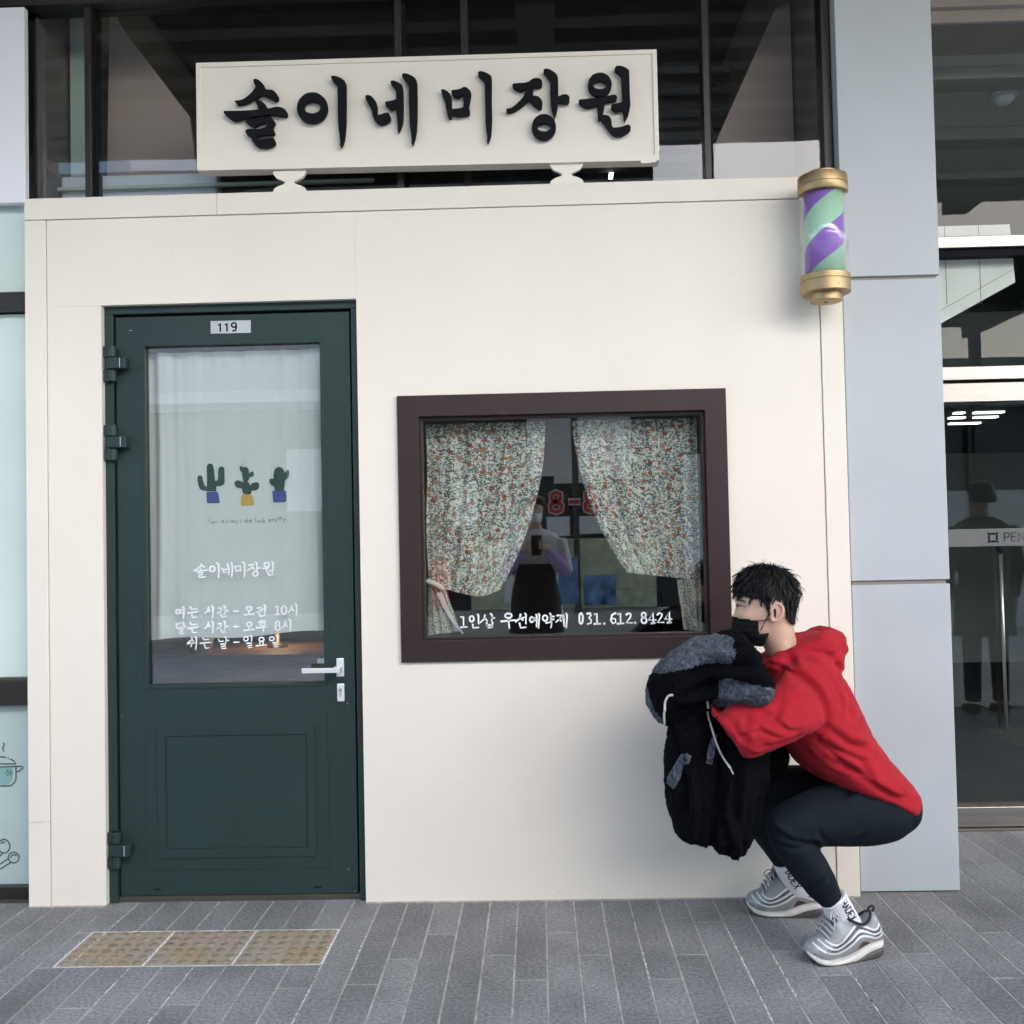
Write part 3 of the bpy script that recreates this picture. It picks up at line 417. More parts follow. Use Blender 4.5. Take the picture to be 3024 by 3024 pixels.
STROKES={'door':[[(-1.239,1.208),(-1.236,1.204),(-1.243,1.195),(-1.259,1.188)],[(-1.237,1.201),(-1.225,1.196)],[(-1.24,1.189),(-1.239,1.184)],[(-1.264,1.183),(-1.24,1.183),(-1.215,1.184)],[(-1.25,1.175),(-1.232,1.177),(-1.234,1.168),(-1.247,1.166),(-1.246,1.158),(-1.227,1.159),(-1.223,1.16)],[(-1.187,1.187),(-1.187,1.184),(-1.19,1.18),(-1.193,1.178),(-1.197,1.178),(-1.201,1.179),(-1.204,1.181),(-1.206,1.184),(-1.207,1.188),(-1.206,1.192),(-1.204,1.195),(-1.201,1.197),(-1.197,1.198),(-1.193,1.197),(-1.189,1.195),(-1.187,1.191),(-1.187,1.187)],[(-1.18,1.209),(-1.173,1.206),(-1.172,1.179),(-1.174,1.156)],[(-1.162,1.19),(-1.156,1.184),(-1.155,1.174),(-1.145,1.176)],[(-1.151,1.185),(-1.14,1.186)],[(-1.141,1.205),(-1.138,1.199),(-1.134,1.183),(-1.136,1.167)],[(-1.127,1.21),(-1.123,1.206),(-1.122,1.178),(-1.125,1.157)],[(-1.115,1.196),(-1.111,1.188),(-1.109,1.176)],[(-1.114,1.195),(-1.092,1.197),(-1.092,1.178)],[(-1.109,1.179),(-1.091,1.18)],[(-1.084,1.21),(-1.077,1.206),(-1.076,1.177),(-1.079,1.156)],[(-1.061,1.199),(-1.042,1.202),(-1.05,1.19),(-1.067,1.18)],[(-1.05,1.191),(-1.041,1.184)],[(-1.036,1.21),(-1.031,1.205),(-1.031,1.189),(-1.034,1.177)],[(-1.031,1.188),(-1.018,1.188)],[(-1.028,1.167),(-1.029,1.164),(-1.031,1.161),(-1.034,1.159),(-1.037,1.159),(-1.041,1.159),(-1.044,1.161),(-1.046,1.164),(-1.046,1.167),(-1.045,1.171),(-1.043,1.173),(-1.04,1.175),(-1.037,1.176),(-1.033,1.175),(-1.03,1.173),(-1.028,1.17),(-1.028,1.167)],[(-0.985,1.2),(-0.986,1.196),(-0.988,1.193),(-0.991,1.192),(-0.995,1.191),(-0.998,1.192),(-1.002,1.194),(-1.004,1.197),(-1.004,1.2),(-1.004,1.203),(-1.001,1.206),(-0.998,1.208),(-0.994,1.208),(-0.991,1.208),(-0.988,1.206),(-0.985,1.203),(-0.985,1.2)],[(-1.008,1.186),(-0.985,1.188)],[(-0.995,1.186),(-0.995,1.174)],[(-0.977,1.211),(-0.971,1.207),(-0.971,1.183),(-0.975,1.169)],[(-0.984,1.176),(-0.973,1.179)],[(-0.991,1.171),(-0.986,1.16),(-0.969,1.163)],[(-1.32,1.033),(-1.32,1.031),(-1.322,1.028),(-1.324,1.027),(-1.327,1.026),(-1.33,1.027),(-1.332,1.028),(-1.333,1.031),(-1.334,1.034),(-1.333,1.037),(-1.332,1.039),(-1.329,1.041),(-1.327,1.041),(-1.324,1.04),(-1.322,1.039),(-1.32,1.036),(-1.32,1.033)],[(-1.308,1.051),(-1.303,1.047),(-1.303,1.025),(-1.307,1.008)],[(-1.317,1.039),(-1.306,1.04)],[(-1.317,1.028),(-1.306,1.029)],[(-1.28,1.05),(-1.275,1.041),(-1.256,1.043)],[(-1.29,1.027),(-1.25,1.033)],[(-1.275,1.023),(-1.271,1.011),(-1.257,1.012)],[(-1.212,1.049),(-1.215,1.034),(-1.227,1.025)],[(-1.212,1.039),(-1.206,1.03)],[(-1.2,1.052),(-1.195,1.047),(-1.196,1.023),(-1.198,1.009)],[(-1.177,1.043),(-1.163,1.044),(-1.168,1.032),(-1.18,1.024)],[(-1.156,1.052),(-1.15,1.048),(-1.15,1.027),(-1.154,1.02)],[(-1.15,1.032),(-1.139,1.033)],[(-1.168,1.022),(-1.162,1.01),(-1.147,1.013)],[(-1.119,1.031),(-1.1,1.031)],[(-1.053,1.04),(-1.053,1.037),(-1.055,1.034),(-1.058,1.033),(-1.062,1.032),(-1.065,1.033),(-1.068,1.035),(-1.07,1.037),(-1.071,1.04),(-1.07,1.043),(-1.068,1.045),(-1.065,1.047),(-1.062,1.047),(-1.058,1.047),(-1.055,1.045),(-1.053,1.042),(-1.053,1.04)],[(-1.063,1.03),(-1.063,1.019)],[(-1.081,1.017),(-1.044,1.02)],[(-1.032,1.041),(-1.014,1.043),(-1.021,1.032),(-1.035,1.024)],[(-1.021,1.034),(-1.013,1.028)],[(-1.007,1.052),(-1.002,1.047),(-1.003,1.027),(-1.005,1.019)],[(-1.013,1.036),(-1.004,1.037)],[(-1.025,1.022),(-1.021,1.01),(-1.004,1.013)],[(-0.964,1.044),(-0.957,1.047),(-0.956,1.017)],[(-0.966,1.016),(-0.947,1.017)],[(-0.924,1.031),(-0.925,1.025),(-0.927,1.02),(-0.93,1.017),(-0.933,1.016),(-0.937,1.017),(-0.94,1.021),(-0.942,1.026),(-0.942,1.032),(-0.942,1.038),(-0.94,1.043),(-0.937,1.046),(-0.933,1.047),(-0.93,1.046),(-0.927,1.042),(-0.925,1.037),(-0.924,1.031)],[(-0.905,1.047),(-0.907,1.034),(-0.917,1.023)],[(-0.905,1.038),(-0.898,1.027)],[(-0.891,1.054),(-0.886,1.049),(-0.886,1.028),(-0.888,1.012)],[(-1.335,0.988),(-1.316,0.99)],[(-1.331,0.987),(-1.33,0.973),(-1.312,0.976)],[(-1.31,0.995),(-1.305,0.991),(-1.305,0.975),(-1.308,0.967)],[(-1.305,0.979),(-1.297,0.979)],[(-1.324,0.968),(-1.307,0.97)],[(-1.323,0.961),(-1.308,0.962)],[(-1.323,0.968),(-1.319,0.952),(-1.305,0.954)],[(-1.281,0.993),(-1.276,0.984),(-1.256,0.987)],[(-1.29,0.971),(-1.251,0.976)],[(-1.275,0.967),(-1.272,0.955),(-1.258,0.956)],[(-1.213,0.993),(-1.216,0.978),(-1.228,0.969)],[(-1.213,0.983),(-1.206,0.974)],[(-1.201,0.996),(-1.196,0.991),(-1.196,0.967),(-1.198,0.953)],[(-1.178,0.986),(-1.164,0.987),(-1.168,0.975),(-1.181,0.968)],[(-1.156,0.995),(-1.151,0.991),(-1.151,0.971),(-1.155,0.963)],[(-1.151,0.976),(-1.139,0.976)],[(-1.168,0.966),(-1.163,0.954),(-1.148,0.956)],[(-1.119,0.975),(-1.099,0.975)],[(-1.053,0.982),(-1.053,0.979),(-1.056,0.977),(-1.059,0.975),(-1.062,0.974),(-1.066,0.975),(-1.069,0.977),(-1.07,0.979),(-1.071,0.983),(-1.07,0.986),(-1.068,0.988),(-1.065,0.99),(-1.062,0.99),(-1.058,0.99),(-1.055,0.988),(-1.053,0.985),(-1.053,0.982)],[(-1.063,0.974),(-1.064,0.964)],[(-1.082,0.96),(-1.045,0.963)],[(-1.018,0.997),(-1.011,0.994)],[(-1.027,0.989),(-1.0,0.992)],[(-1.005,0.981),(-1.006,0.979),(-1.008,0.977),(-1.011,0.975),(-1.014,0.975),(-1.017,0.976),(-1.02,0.977),(-1.022,0.979),(-1.022,0.982),(-1.022,0.984),(-1.02,0.986),(-1.017,0.987),(-1.014,0.988),(-1.01,0.987),(-1.008,0.986),(-1.006,0.984),(-1.005,0.981)],[(-1.036,0.969),(-0.998,0.971)],[(-1.011,0.97),(-1.009,0.955)],[(-0.951,0.983),(-0.951,0.98),(-0.953,0.978),(-0.955,0.976),(-0.958,0.976),(-0.961,0.976),(-0.963,0.978),(-0.964,0.981),(-0.965,0.984),(-0.964,0.987),(-0.963,0.989),(-0.96,0.991),(-0.958,0.992),(-0.955,0.991),(-0.953,0.989),(-0.951,0.987),(-0.951,0.983)],[(-0.949,0.967),(-0.949,0.964),(-0.951,0.961),(-0.954,0.959),(-0.957,0.958),(-0.961,0.959),(-0.963,0.961),(-0.965,0.964),(-0.966,0.968),(-0.965,0.971),(-0.963,0.974),(-0.96,0.976),(-0.957,0.977),(-0.954,0.976),(-0.951,0.974),(-0.949,0.971),(-0.949,0.967)],[(-0.928,0.991),(-0.931,0.976),(-0.941,0.967)],[(-0.929,0.98),(-0.921,0.97)],[(-0.915,0.998),(-0.909,0.993),(-0.91,0.969),(-0.912,0.955)],[(-1.274,0.939),(-1.277,0.928),(-1.29,0.92)],[(-1.275,0.93),(-1.268,0.924)],[(-1.292,0.916),(-1.262,0.918)],[(-1.275,0.916),(-1.279,0.904)],[(-1.264,0.939),(-1.258,0.936),(-1.258,0.914),(-1.261,0.894)],[(-1.234,0.935),(-1.228,0.928),(-1.211,0.93)],[(-1.244,0.916),(-1.204,0.919)],[(-1.229,0.912),(-1.225,0.897),(-1.211,0.899)],[(-1.176,0.93),(-1.173,0.921),(-1.158,0.923)],[(-1.154,0.938),(-1.148,0.934),(-1.149,0.92),(-1.151,0.913)],[(-1.149,0.925),(-1.138,0.925)],[(-1.168,0.911),(-1.151,0.913),(-1.151,0.905),(-1.166,0.903),(-1.164,0.895),(-1.149,0.897)],[(-1.12,0.917),(-1.099,0.918)],[(-1.067,0.929),(-1.067,0.926),(-1.069,0.924),(-1.072,0.922),(-1.075,0.921),(-1.078,0.922),(-1.081,0.924),(-1.082,0.926),(-1.083,0.929),(-1.082,0.932),(-1.08,0.934),(-1.078,0.936),(-1.075,0.936),(-1.072,0.936),(-1.069,0.934),(-1.067,0.932),(-1.067,0.929)],[(-1.059,0.94),(-1.053,0.936),(-1.054,0.921),(-1.056,0.914)],[(-1.072,0.912),(-1.054,0.914),(-1.055,0.906),(-1.069,0.903),(-1.066,0.896),(-1.053,0.898)],[(-1.008,0.926),(-1.009,0.923),(-1.011,0.921),(-1.014,0.92),(-1.017,0.919),(-1.021,0.92),(-1.024,0.921),(-1.026,0.924),(-1.026,0.926),(-1.026,0.929),(-1.024,0.931),(-1.021,0.933),(-1.017,0.933),(-1.014,0.933),(-1.011,0.931),(-1.009,0.929),(-1.008,0.926)],[(-1.024,0.916),(-1.024,0.907)],[(-1.012,0.917),(-1.012,0.907)],[(-1.038,0.903),(-0.999,0.906)],[(-0.971,0.928),(-0.971,0.925),(-0.973,0.923),(-0.976,0.921),(-0.979,0.921),(-0.983,0.921),(-0.986,0.923),(-0.987,0.925),(-0.988,0.928),(-0.987,0.931),(-0.985,0.933),(-0.983,0.934),(-0.979,0.935),(-0.976,0.934),(-0.973,0.933),(-0.971,0.93),(-0.971,0.928)],[(-0.963,0.939),(-0.957,0.935),(-0.958,0.921),(-0.96,0.914)],[(-0.976,0.912),(-0.958,0.914),(-0.959,0.907),(-0.973,0.904),(-0.97,0.897),(-0.957,0.898)]],'win':[[(-0.277,0.999),(-0.268,1.001),(-0.268,0.964)],[(-0.278,0.963),(-0.256,0.964)],[(-0.231,0.992),(-0.231,0.988),(-0.233,0.985),(-0.236,0.983),(-0.239,0.982),(-0.241,0.983),(-0.244,0.985),(-0.245,0.989),(-0.246,0.993),(-0.245,0.996),(-0.244,1.0),(-0.241,1.002),(-0.238,1.002),(-0.235,1.002),(-0.233,0.999),(-0.231,0.996),(-0.231,0.992)],[(-0.218,1.008),(-0.214,1.004),(-0.214,0.974)],[(-0.235,0.973),(-0.234,0.96),(-0.214,0.961)],[(-0.191,1.005),(-0.194,0.991),(-0.208,0.979)],[(-0.192,0.995),(-0.183,0.984)],[(-0.171,1.009),(-0.165,1.005),(-0.167,0.982)],[(-0.167,0.994),(-0.157,0.994)],[(-0.185,0.978),(-0.183,0.959)],[(-0.164,0.978),(-0.166,0.959)],[(-0.184,0.969),(-0.165,0.97)],[(-0.184,0.96),(-0.166,0.961)],[(-0.095,1.001),(-0.096,0.997),(-0.099,0.995),(-0.102,0.993),(-0.107,0.992),(-0.111,0.993),(-0.115,0.995),(-0.118,0.998),(-0.119,1.001),(-0.118,1.004),(-0.115,1.007),(-0.111,1.009),(-0.107,1.009),(-0.102,1.008),(-0.098,1.007),(-0.096,1.004),(-0.095,1.001)],[(-0.134,0.981),(-0.08,0.985)],[(-0.107,0.983),(-0.104,0.956)],[(-0.063,1.005),(-0.067,0.99),(-0.082,0.978)],[(-0.065,0.993),(-0.055,0.984)],[(-0.057,0.992),(-0.048,0.994)],[(-0.048,1.008),(-0.044,1.004),(-0.045,0.971)],[(-0.068,0.974),(-0.064,0.957),(-0.045,0.959)],[(-0.017,0.985),(-0.017,0.982),(-0.019,0.979),(-0.021,0.977),(-0.024,0.976),(-0.026,0.977),(-0.028,0.979),(-0.03,0.982),(-0.03,0.986),(-0.029,0.989),(-0.028,0.992),(-0.026,0.994),(-0.023,0.995),(-0.021,0.994),(-0.018,0.992),(-0.017,0.989),(-0.017,0.985)],[(-0.017,0.991),(-0.011,0.991)],[(-0.017,0.982),(-0.011,0.983)],[(-0.008,1.003),(-0.005,1.0),(-0.007,0.96)],[(0.001,1.006),(0.004,1.002),(-0.0,0.955)],[(0.032,0.99),(0.032,0.986),(0.03,0.983),(0.027,0.981),(0.024,0.98),(0.021,0.981),(0.018,0.983),(0.016,0.986),(0.016,0.99),(0.016,0.994),(0.018,0.997),(0.021,0.999),(0.024,1.0),(0.028,0.999),(0.03,0.997),(0.032,0.994),(0.032,0.99)],[(0.041,1.006),(0.045,1.003),(0.044,0.976)],[(0.045,0.995),(0.056,0.995)],[(0.045,0.984),(0.056,0.985)],[(0.027,0.973),(0.048,0.975),(0.044,0.955)],[(0.067,0.998),(0.084,1.0),(0.075,0.986),(0.063,0.975)],[(0.075,0.987),(0.082,0.978)],[(0.086,0.99),(0.091,0.991)],[(0.09,0.998),(0.092,0.96)],[(0.099,1.005),(0.103,1.001),(0.099,0.955)],[(0.159,0.986),(0.158,0.979),(0.157,0.973),(0.155,0.969),(0.152,0.967),(0.149,0.969),(0.147,0.973),(0.146,0.979),(0.146,0.986),(0.146,0.994),(0.148,1.0),(0.15,1.004),(0.153,1.005),(0.155,1.004),(0.157,1.0),(0.159,0.994),(0.159,0.986)],[(0.174,1.003),(0.186,1.004),(0.188,0.996),(0.18,0.988),(0.189,0.98),(0.187,0.969),(0.175,0.966)],[(0.201,1.0),(0.209,1.003),(0.209,0.966)],[(0.198,0.966),(0.221,0.966)],[(0.236,0.967),(0.236,0.966),(0.236,0.966),(0.235,0.965),(0.235,0.965),(0.234,0.965),(0.233,0.966),(0.233,0.966),(0.233,0.967),(0.233,0.967),(0.234,0.968),(0.234,0.968),(0.235,0.968),(0.235,0.968),(0.236,0.968),(0.236,0.967),(0.236,0.967)],[(0.276,1.003),(0.263,0.997),(0.258,0.978),(0.265,0.966),(0.275,0.97),(0.275,0.982),(0.263,0.984)],[(0.284,0.999),(0.293,1.002),(0.293,0.967)],[(0.281,0.965),(0.304,0.966)],[(0.313,0.996),(0.322,1.002),(0.33,0.998),(0.328,0.987),(0.313,0.968),(0.334,0.967)],[(0.346,0.967),(0.346,0.967),(0.345,0.966),(0.345,0.966),(0.344,0.966),(0.343,0.966),(0.343,0.966),(0.342,0.967),(0.342,0.967),(0.342,0.968),(0.343,0.968),(0.343,0.969),(0.344,0.969),(0.345,0.969),(0.345,0.968),(0.346,0.968),(0.346,0.967)],[(0.383,0.994),(0.383,0.991),(0.381,0.989),(0.379,0.987),(0.376,0.986),(0.373,0.987),(0.37,0.989),(0.369,0.992),(0.368,0.995),(0.369,0.998),(0.371,1.001),(0.373,1.002),(0.376,1.003),(0.379,1.002),(0.381,1.0),(0.383,0.998),(0.383,0.994)],[(0.385,0.975),(0.385,0.971),(0.383,0.968),(0.38,0.966),(0.376,0.965),(0.373,0.966),(0.37,0.968),(0.368,0.971),(0.367,0.975),(0.368,0.979),(0.37,0.982),(0.373,0.984),(0.377,0.985),(0.38,0.984),(0.383,0.982),(0.385,0.979),(0.385,0.975)],[(0.409,0.965),(0.409,1.001),(0.392,0.976),(0.419,0.976)],[(0.402,0.964),(0.415,0.965)],[(0.424,0.994),(0.431,1.001),(0.441,0.996),(0.438,0.986),(0.424,0.967),(0.446,0.967)],[(0.467,0.965),(0.467,1.003),(0.45,0.978),(0.475,0.978)],[(0.459,0.965),(0.473,0.966)]],'you':[[(-1.224,1.372),(-1.22,1.367),(-1.217,1.373)],[(-1.219,1.367),(-1.224,1.359)],[(-1.205,1.359),(-1.205,1.357),(-1.206,1.356),(-1.207,1.355),(-1.208,1.355),(-1.21,1.355),(-1.211,1.356),(-1.212,1.358),(-1.212,1.359),(-1.211,1.361),(-1.211,1.362),(-1.21,1.363),(-1.208,1.363),(-1.207,1.363),(-1.206,1.362),(-1.205,1.361),(-1.205,1.359)],[(-1.202,1.367),(-1.201,1.359),(-1.195,1.36),(-1.195,1.367),(-1.189,1.358)],[(-1.167,1.362),(-1.168,1.361),(-1.168,1.359),(-1.17,1.359),(-1.171,1.358),(-1.173,1.359),(-1.174,1.36),(-1.175,1.361),(-1.175,1.362),(-1.175,1.364),(-1.174,1.365),(-1.172,1.366),(-1.171,1.367),(-1.17,1.366),(-1.168,1.365),(-1.168,1.364),(-1.167,1.362)],[(-1.167,1.366),(-1.164,1.358)],[(-1.156,1.373),(-1.156,1.356)],[(-1.151,1.366),(-1.148,1.359),(-1.144,1.365),(-1.14,1.359),(-1.137,1.367)],[(-1.127,1.361),(-1.127,1.36),(-1.128,1.359),(-1.129,1.358),(-1.131,1.358),(-1.132,1.358),(-1.133,1.359),(-1.134,1.36),(-1.134,1.362),(-1.134,1.363),(-1.133,1.364),(-1.132,1.365),(-1.131,1.365),(-1.129,1.365),(-1.128,1.364),(-1.127,1.363),(-1.127,1.361)],[(-1.127,1.366),(-1.124,1.358)],[(-1.12,1.365),(-1.118,1.359)],[(-1.112,1.367),(-1.117,1.35)],[(-1.1,1.369),(-1.104,1.366),(-1.101,1.362),(-1.104,1.357)],[(-1.081,1.362),(-1.081,1.36),(-1.082,1.359),(-1.083,1.358),(-1.084,1.358),(-1.085,1.358),(-1.086,1.359),(-1.087,1.36),(-1.087,1.362),(-1.087,1.363),(-1.086,1.364),(-1.085,1.365),(-1.084,1.365),(-1.083,1.365),(-1.082,1.364),(-1.081,1.363),(-1.081,1.362)],[(-1.08,1.372),(-1.079,1.357)],[(-1.075,1.366),(-1.074,1.357)],[(-1.064,1.361),(-1.064,1.36),(-1.065,1.359),(-1.065,1.358),(-1.067,1.358),(-1.068,1.358),(-1.069,1.359),(-1.069,1.36),(-1.069,1.361),(-1.069,1.363),(-1.069,1.364),(-1.068,1.365),(-1.066,1.365),(-1.065,1.365),(-1.064,1.364),(-1.064,1.363),(-1.064,1.361)],[(-1.062,1.371),(-1.061,1.357)],[(-1.046,1.374),(-1.044,1.357)],[(-1.033,1.359),(-1.033,1.358),(-1.034,1.357),(-1.035,1.356),(-1.036,1.356),(-1.037,1.356),(-1.038,1.357),(-1.039,1.358),(-1.039,1.36),(-1.039,1.361),(-1.038,1.362),(-1.037,1.363),(-1.036,1.363),(-1.035,1.363),(-1.034,1.362),(-1.033,1.361),(-1.033,1.359)],[(-1.021,1.36),(-1.022,1.359),(-1.023,1.358),(-1.024,1.357),(-1.025,1.357),(-1.027,1.357),(-1.028,1.358),(-1.029,1.359),(-1.029,1.36),(-1.029,1.362),(-1.028,1.363),(-1.027,1.364),(-1.025,1.364),(-1.024,1.364),(-1.023,1.363),(-1.022,1.362),(-1.021,1.36)],[(-1.017,1.37),(-1.016,1.355)],[(-1.01,1.365),(-1.015,1.36),(-1.009,1.354)],[(-0.996,1.367),(-0.995,1.355)],[(-0.988,1.364),(-0.989,1.362),(-0.989,1.361),(-0.99,1.361),(-0.992,1.36),(-0.993,1.361),(-0.994,1.361),(-0.995,1.363),(-0.995,1.364),(-0.995,1.365),(-0.994,1.366),(-0.993,1.367),(-0.992,1.367),(-0.99,1.367),(-0.989,1.366),(-0.989,1.365),(-0.988,1.364)],[(-0.983,1.368),(-0.983,1.359)],[(-0.983,1.366),(-0.978,1.368)],[(-0.974,1.363),(-0.967,1.365),(-0.97,1.368),(-0.974,1.364),(-0.971,1.359),(-0.966,1.361)],[(-0.96,1.376),(-0.959,1.361)],[(-0.964,1.37),(-0.956,1.372)],[(-0.951,1.376),(-0.95,1.361)],[(-0.954,1.371),(-0.946,1.373)],[(-0.941,1.369),(-0.938,1.363)],[(-0.933,1.37),(-0.942,1.353)]],'pot':[[(-1.976,0.564),(-1.973,0.557),(-1.979,0.546),(-1.975,0.534)],[(-1.989,0.514),(-1.969,0.512)],[(-1.96,0.508),(-1.958,0.507)],[(-1.95,0.505),(-1.938,0.498),(-1.929,0.487),(-1.989,0.488)],[(-1.989,0.477),(-1.911,0.478),(-1.904,0.475),(-1.906,0.468),(-1.914,0.468),(-1.914,0.461),(-1.927,0.459)],[(-1.93,0.477),(-1.93,0.433),(-1.937,0.419),(-1.949,0.408),(-1.964,0.407),(-1.99,0.407)],[(-1.961,0.463),(-1.961,0.463),(-1.961,0.463),(-1.962,0.462),(-1.962,0.462),(-1.962,0.462),(-1.962,0.463),(-1.963,0.463),(-1.963,0.463),(-1.963,0.463),(-1.962,0.464),(-1.962,0.464),(-1.962,0.464),(-1.962,0.464),(-1.961,0.464),(-1.961,0.463),(-1.961,0.463)],[(-1.951,0.464),(-1.951,0.463),(-1.951,0.463),(-1.951,0.463),(-1.952,0.463),(-1.952,0.463),(-1.952,0.463),(-1.952,0.463),(-1.952,0.464),(-1.952,0.464),(-1.952,0.464),(-1.952,0.464),(-1.952,0.464),(-1.951,0.464),(-1.951,0.464),(-1.951,0.464),(-1.951,0.464)],[(-1.966,0.456),(-1.966,0.455),(-1.966,0.455),(-1.966,0.455),(-1.966,0.455),(-1.967,0.455),(-1.967,0.455),(-1.967,0.455),(-1.967,0.456),(-1.967,0.456),(-1.967,0.456),(-1.967,0.456),(-1.966,0.456),(-1.966,0.456),(-1.966,0.456),(-1.966,0.456),(-1.966,0.456)],[(-1.956,0.455),(-1.956,0.455),(-1.956,0.455),(-1.956,0.455),(-1.956,0.455),(-1.957,0.455),(-1.957,0.455),(-1.957,0.455),(-1.957,0.455),(-1.957,0.456),(-1.957,0.456),(-1.957,0.456),(-1.956,0.456),(-1.956,0.456),(-1.956,0.456),(-1.956,0.456),(-1.956,0.455)],[(-1.947,0.456),(-1.947,0.456),(-1.947,0.456),(-1.947,0.455),(-1.947,0.455),(-1.948,0.455),(-1.948,0.456),(-1.948,0.456),(-1.948,0.456),(-1.948,0.456),(-1.948,0.457),(-1.948,0.457),(-1.947,0.457),(-1.947,0.457),(-1.947,0.457),(-1.947,0.456),(-1.947,0.456)],[(-1.96,0.448),(-1.961,0.448),(-1.961,0.448),(-1.961,0.448),(-1.961,0.448),(-1.962,0.448),(-1.962,0.448),(-1.962,0.448),(-1.962,0.448),(-1.962,0.449),(-1.962,0.449),(-1.961,0.449),(-1.961,0.449),(-1.961,0.449),(-1.961,0.449),(-1.961,0.449),(-1.96,0.448)],[(-1.951,0.449),(-1.951,0.449),(-1.951,0.448),(-1.951,0.448),(-1.952,0.448),(-1.952,0.448),(-1.952,0.448),(-1.952,0.449),(-1.952,0.449),(-1.952,0.449),(-1.952,0.449),(-1.952,0.45),(-1.952,0.45),(-1.951,0.45),(-1.951,0.449),(-1.951,0.449),(-1.951,0.449)],[(-1.954,0.187),(-1.956,0.178),(-1.961,0.17),(-1.968,0.165),(-1.976,0.163),(-1.985,0.165),(-1.992,0.17),(-1.997,0.178),(-1.998,0.188),(-1.996,0.198),(-1.992,0.206),(-1.985,0.211),(-1.976,0.213),(-1.968,0.211),(-1.961,0.205),(-1.956,0.197),(-1.954,0.187)],[(-1.987,0.198),(-1.982,0.202),(-1.973,0.203)],[(-1.921,0.146),(-1.922,0.139),(-1.927,0.132),(-1.933,0.128),(-1.941,0.127),(-1.949,0.128),(-1.955,0.133),(-1.959,0.139),(-1.961,0.147),(-1.959,0.154),(-1.955,0.16),(-1.948,0.164),(-1.941,0.166),(-1.933,0.164),(-1.927,0.16),(-1.922,0.154),(-1.921,0.146)],[(-1.952,0.147),(-1.947,0.155),(-1.938,0.157),(-1.93,0.153)],[(-1.962,0.142),(-1.991,0.123)],[(-1.952,0.128),(-1.991,0.105)],[(-1.984,0.162),(-1.991,0.152)]]}
CACTI={'body1':[(-1.228,1.477),(-1.227,1.501),(-1.226,1.53),(-1.227,1.563),(-1.226,1.573),(-1.22,1.58),(-1.213,1.581),(-1.206,1.579),(-1.202,1.57),(-1.199,1.554),(-1.197,1.535),(-1.196,1.516),(-1.188,1.517),(-1.185,1.524),(-1.184,1.551),(-1.182,1.562),(-1.176,1.568),(-1.169,1.569),(-1.162,1.565),(-1.16,1.555),(-1.16,1.528),(-1.16,1.509),(-1.164,1.501),(-1.173,1.496),(-1.191,1.495),(-1.192,1.476)],'body1b':[(-1.225,1.476),(-1.226,1.479),(-1.241,1.481),(-1.251,1.485),(-1.257,1.495),(-1.261,1.512),(-1.262,1.53),(-1.259,1.536),(-1.252,1.538),(-1.245,1.535),(-1.242,1.524),(-1.239,1.509),(-1.234,1.498),(-1.227,1.494),(-1.216,1.484)],'pot1':[(-1.229,1.474),(-1.187,1.475),(-1.183,1.463),(-1.179,1.432),(-1.227,1.432),(-1.229,1.451)],'body2':[(-1.103,1.558),(-1.102,1.567),(-1.098,1.569),(-1.09,1.563),(-1.083,1.565),(-1.074,1.563),(-1.069,1.555),(-1.067,1.541),(-1.061,1.546),(-1.054,1.548),(-1.05,1.542),(-1.049,1.534),(-1.053,1.528),(-1.065,1.526),(-1.069,1.516),(-1.074,1.51),(-1.067,1.503),(-1.064,1.495),(-1.056,1.504),(-1.044,1.507),(-1.033,1.506),(-1.03,1.498),(-1.03,1.488),(-1.035,1.48),(-1.044,1.476),(-1.059,1.475),(-1.06,1.466),(-1.065,1.462),(-1.076,1.462),(-1.088,1.464),(-1.093,1.471),(-1.095,1.485),(-1.104,1.486),(-1.115,1.489),(-1.122,1.497),(-1.124,1.507),(-1.118,1.514),(-1.108,1.516),(-1.1,1.513),(-1.092,1.508),(-1.088,1.51),(-1.092,1.522),(-1.094,1.545),(-1.1,1.55)],'pot2':[(-1.1,1.444),(-1.097,1.457),(-1.09,1.462),(-1.067,1.462),(-1.058,1.459),(-1.052,1.445),(-1.05,1.433),(-1.052,1.423),(-1.057,1.421),(-1.099,1.42)],'body3':[(-0.97,1.471),(-0.974,1.491),(-0.984,1.494),(-0.99,1.504),(-0.992,1.512),(-0.989,1.518),(-0.983,1.519),(-0.976,1.517),(-0.975,1.534),(-0.972,1.55),(-0.965,1.559),(-0.954,1.562),(-0.944,1.559),(-0.937,1.55),(-0.933,1.538),(-0.927,1.547),(-0.921,1.551),(-0.917,1.548),(-0.916,1.539),(-0.918,1.527),(-0.924,1.517),(-0.933,1.511),(-0.934,1.494),(-0.938,1.474),(-0.94,1.471)],'pot3':[(-0.98,1.47),(-0.978,1.474),(-0.935,1.474),(-0.93,1.471),(-0.928,1.441),(-0.929,1.434),(-0.934,1.43),(-0.973,1.43),(-0.977,1.432),(-0.979,1.446)]}
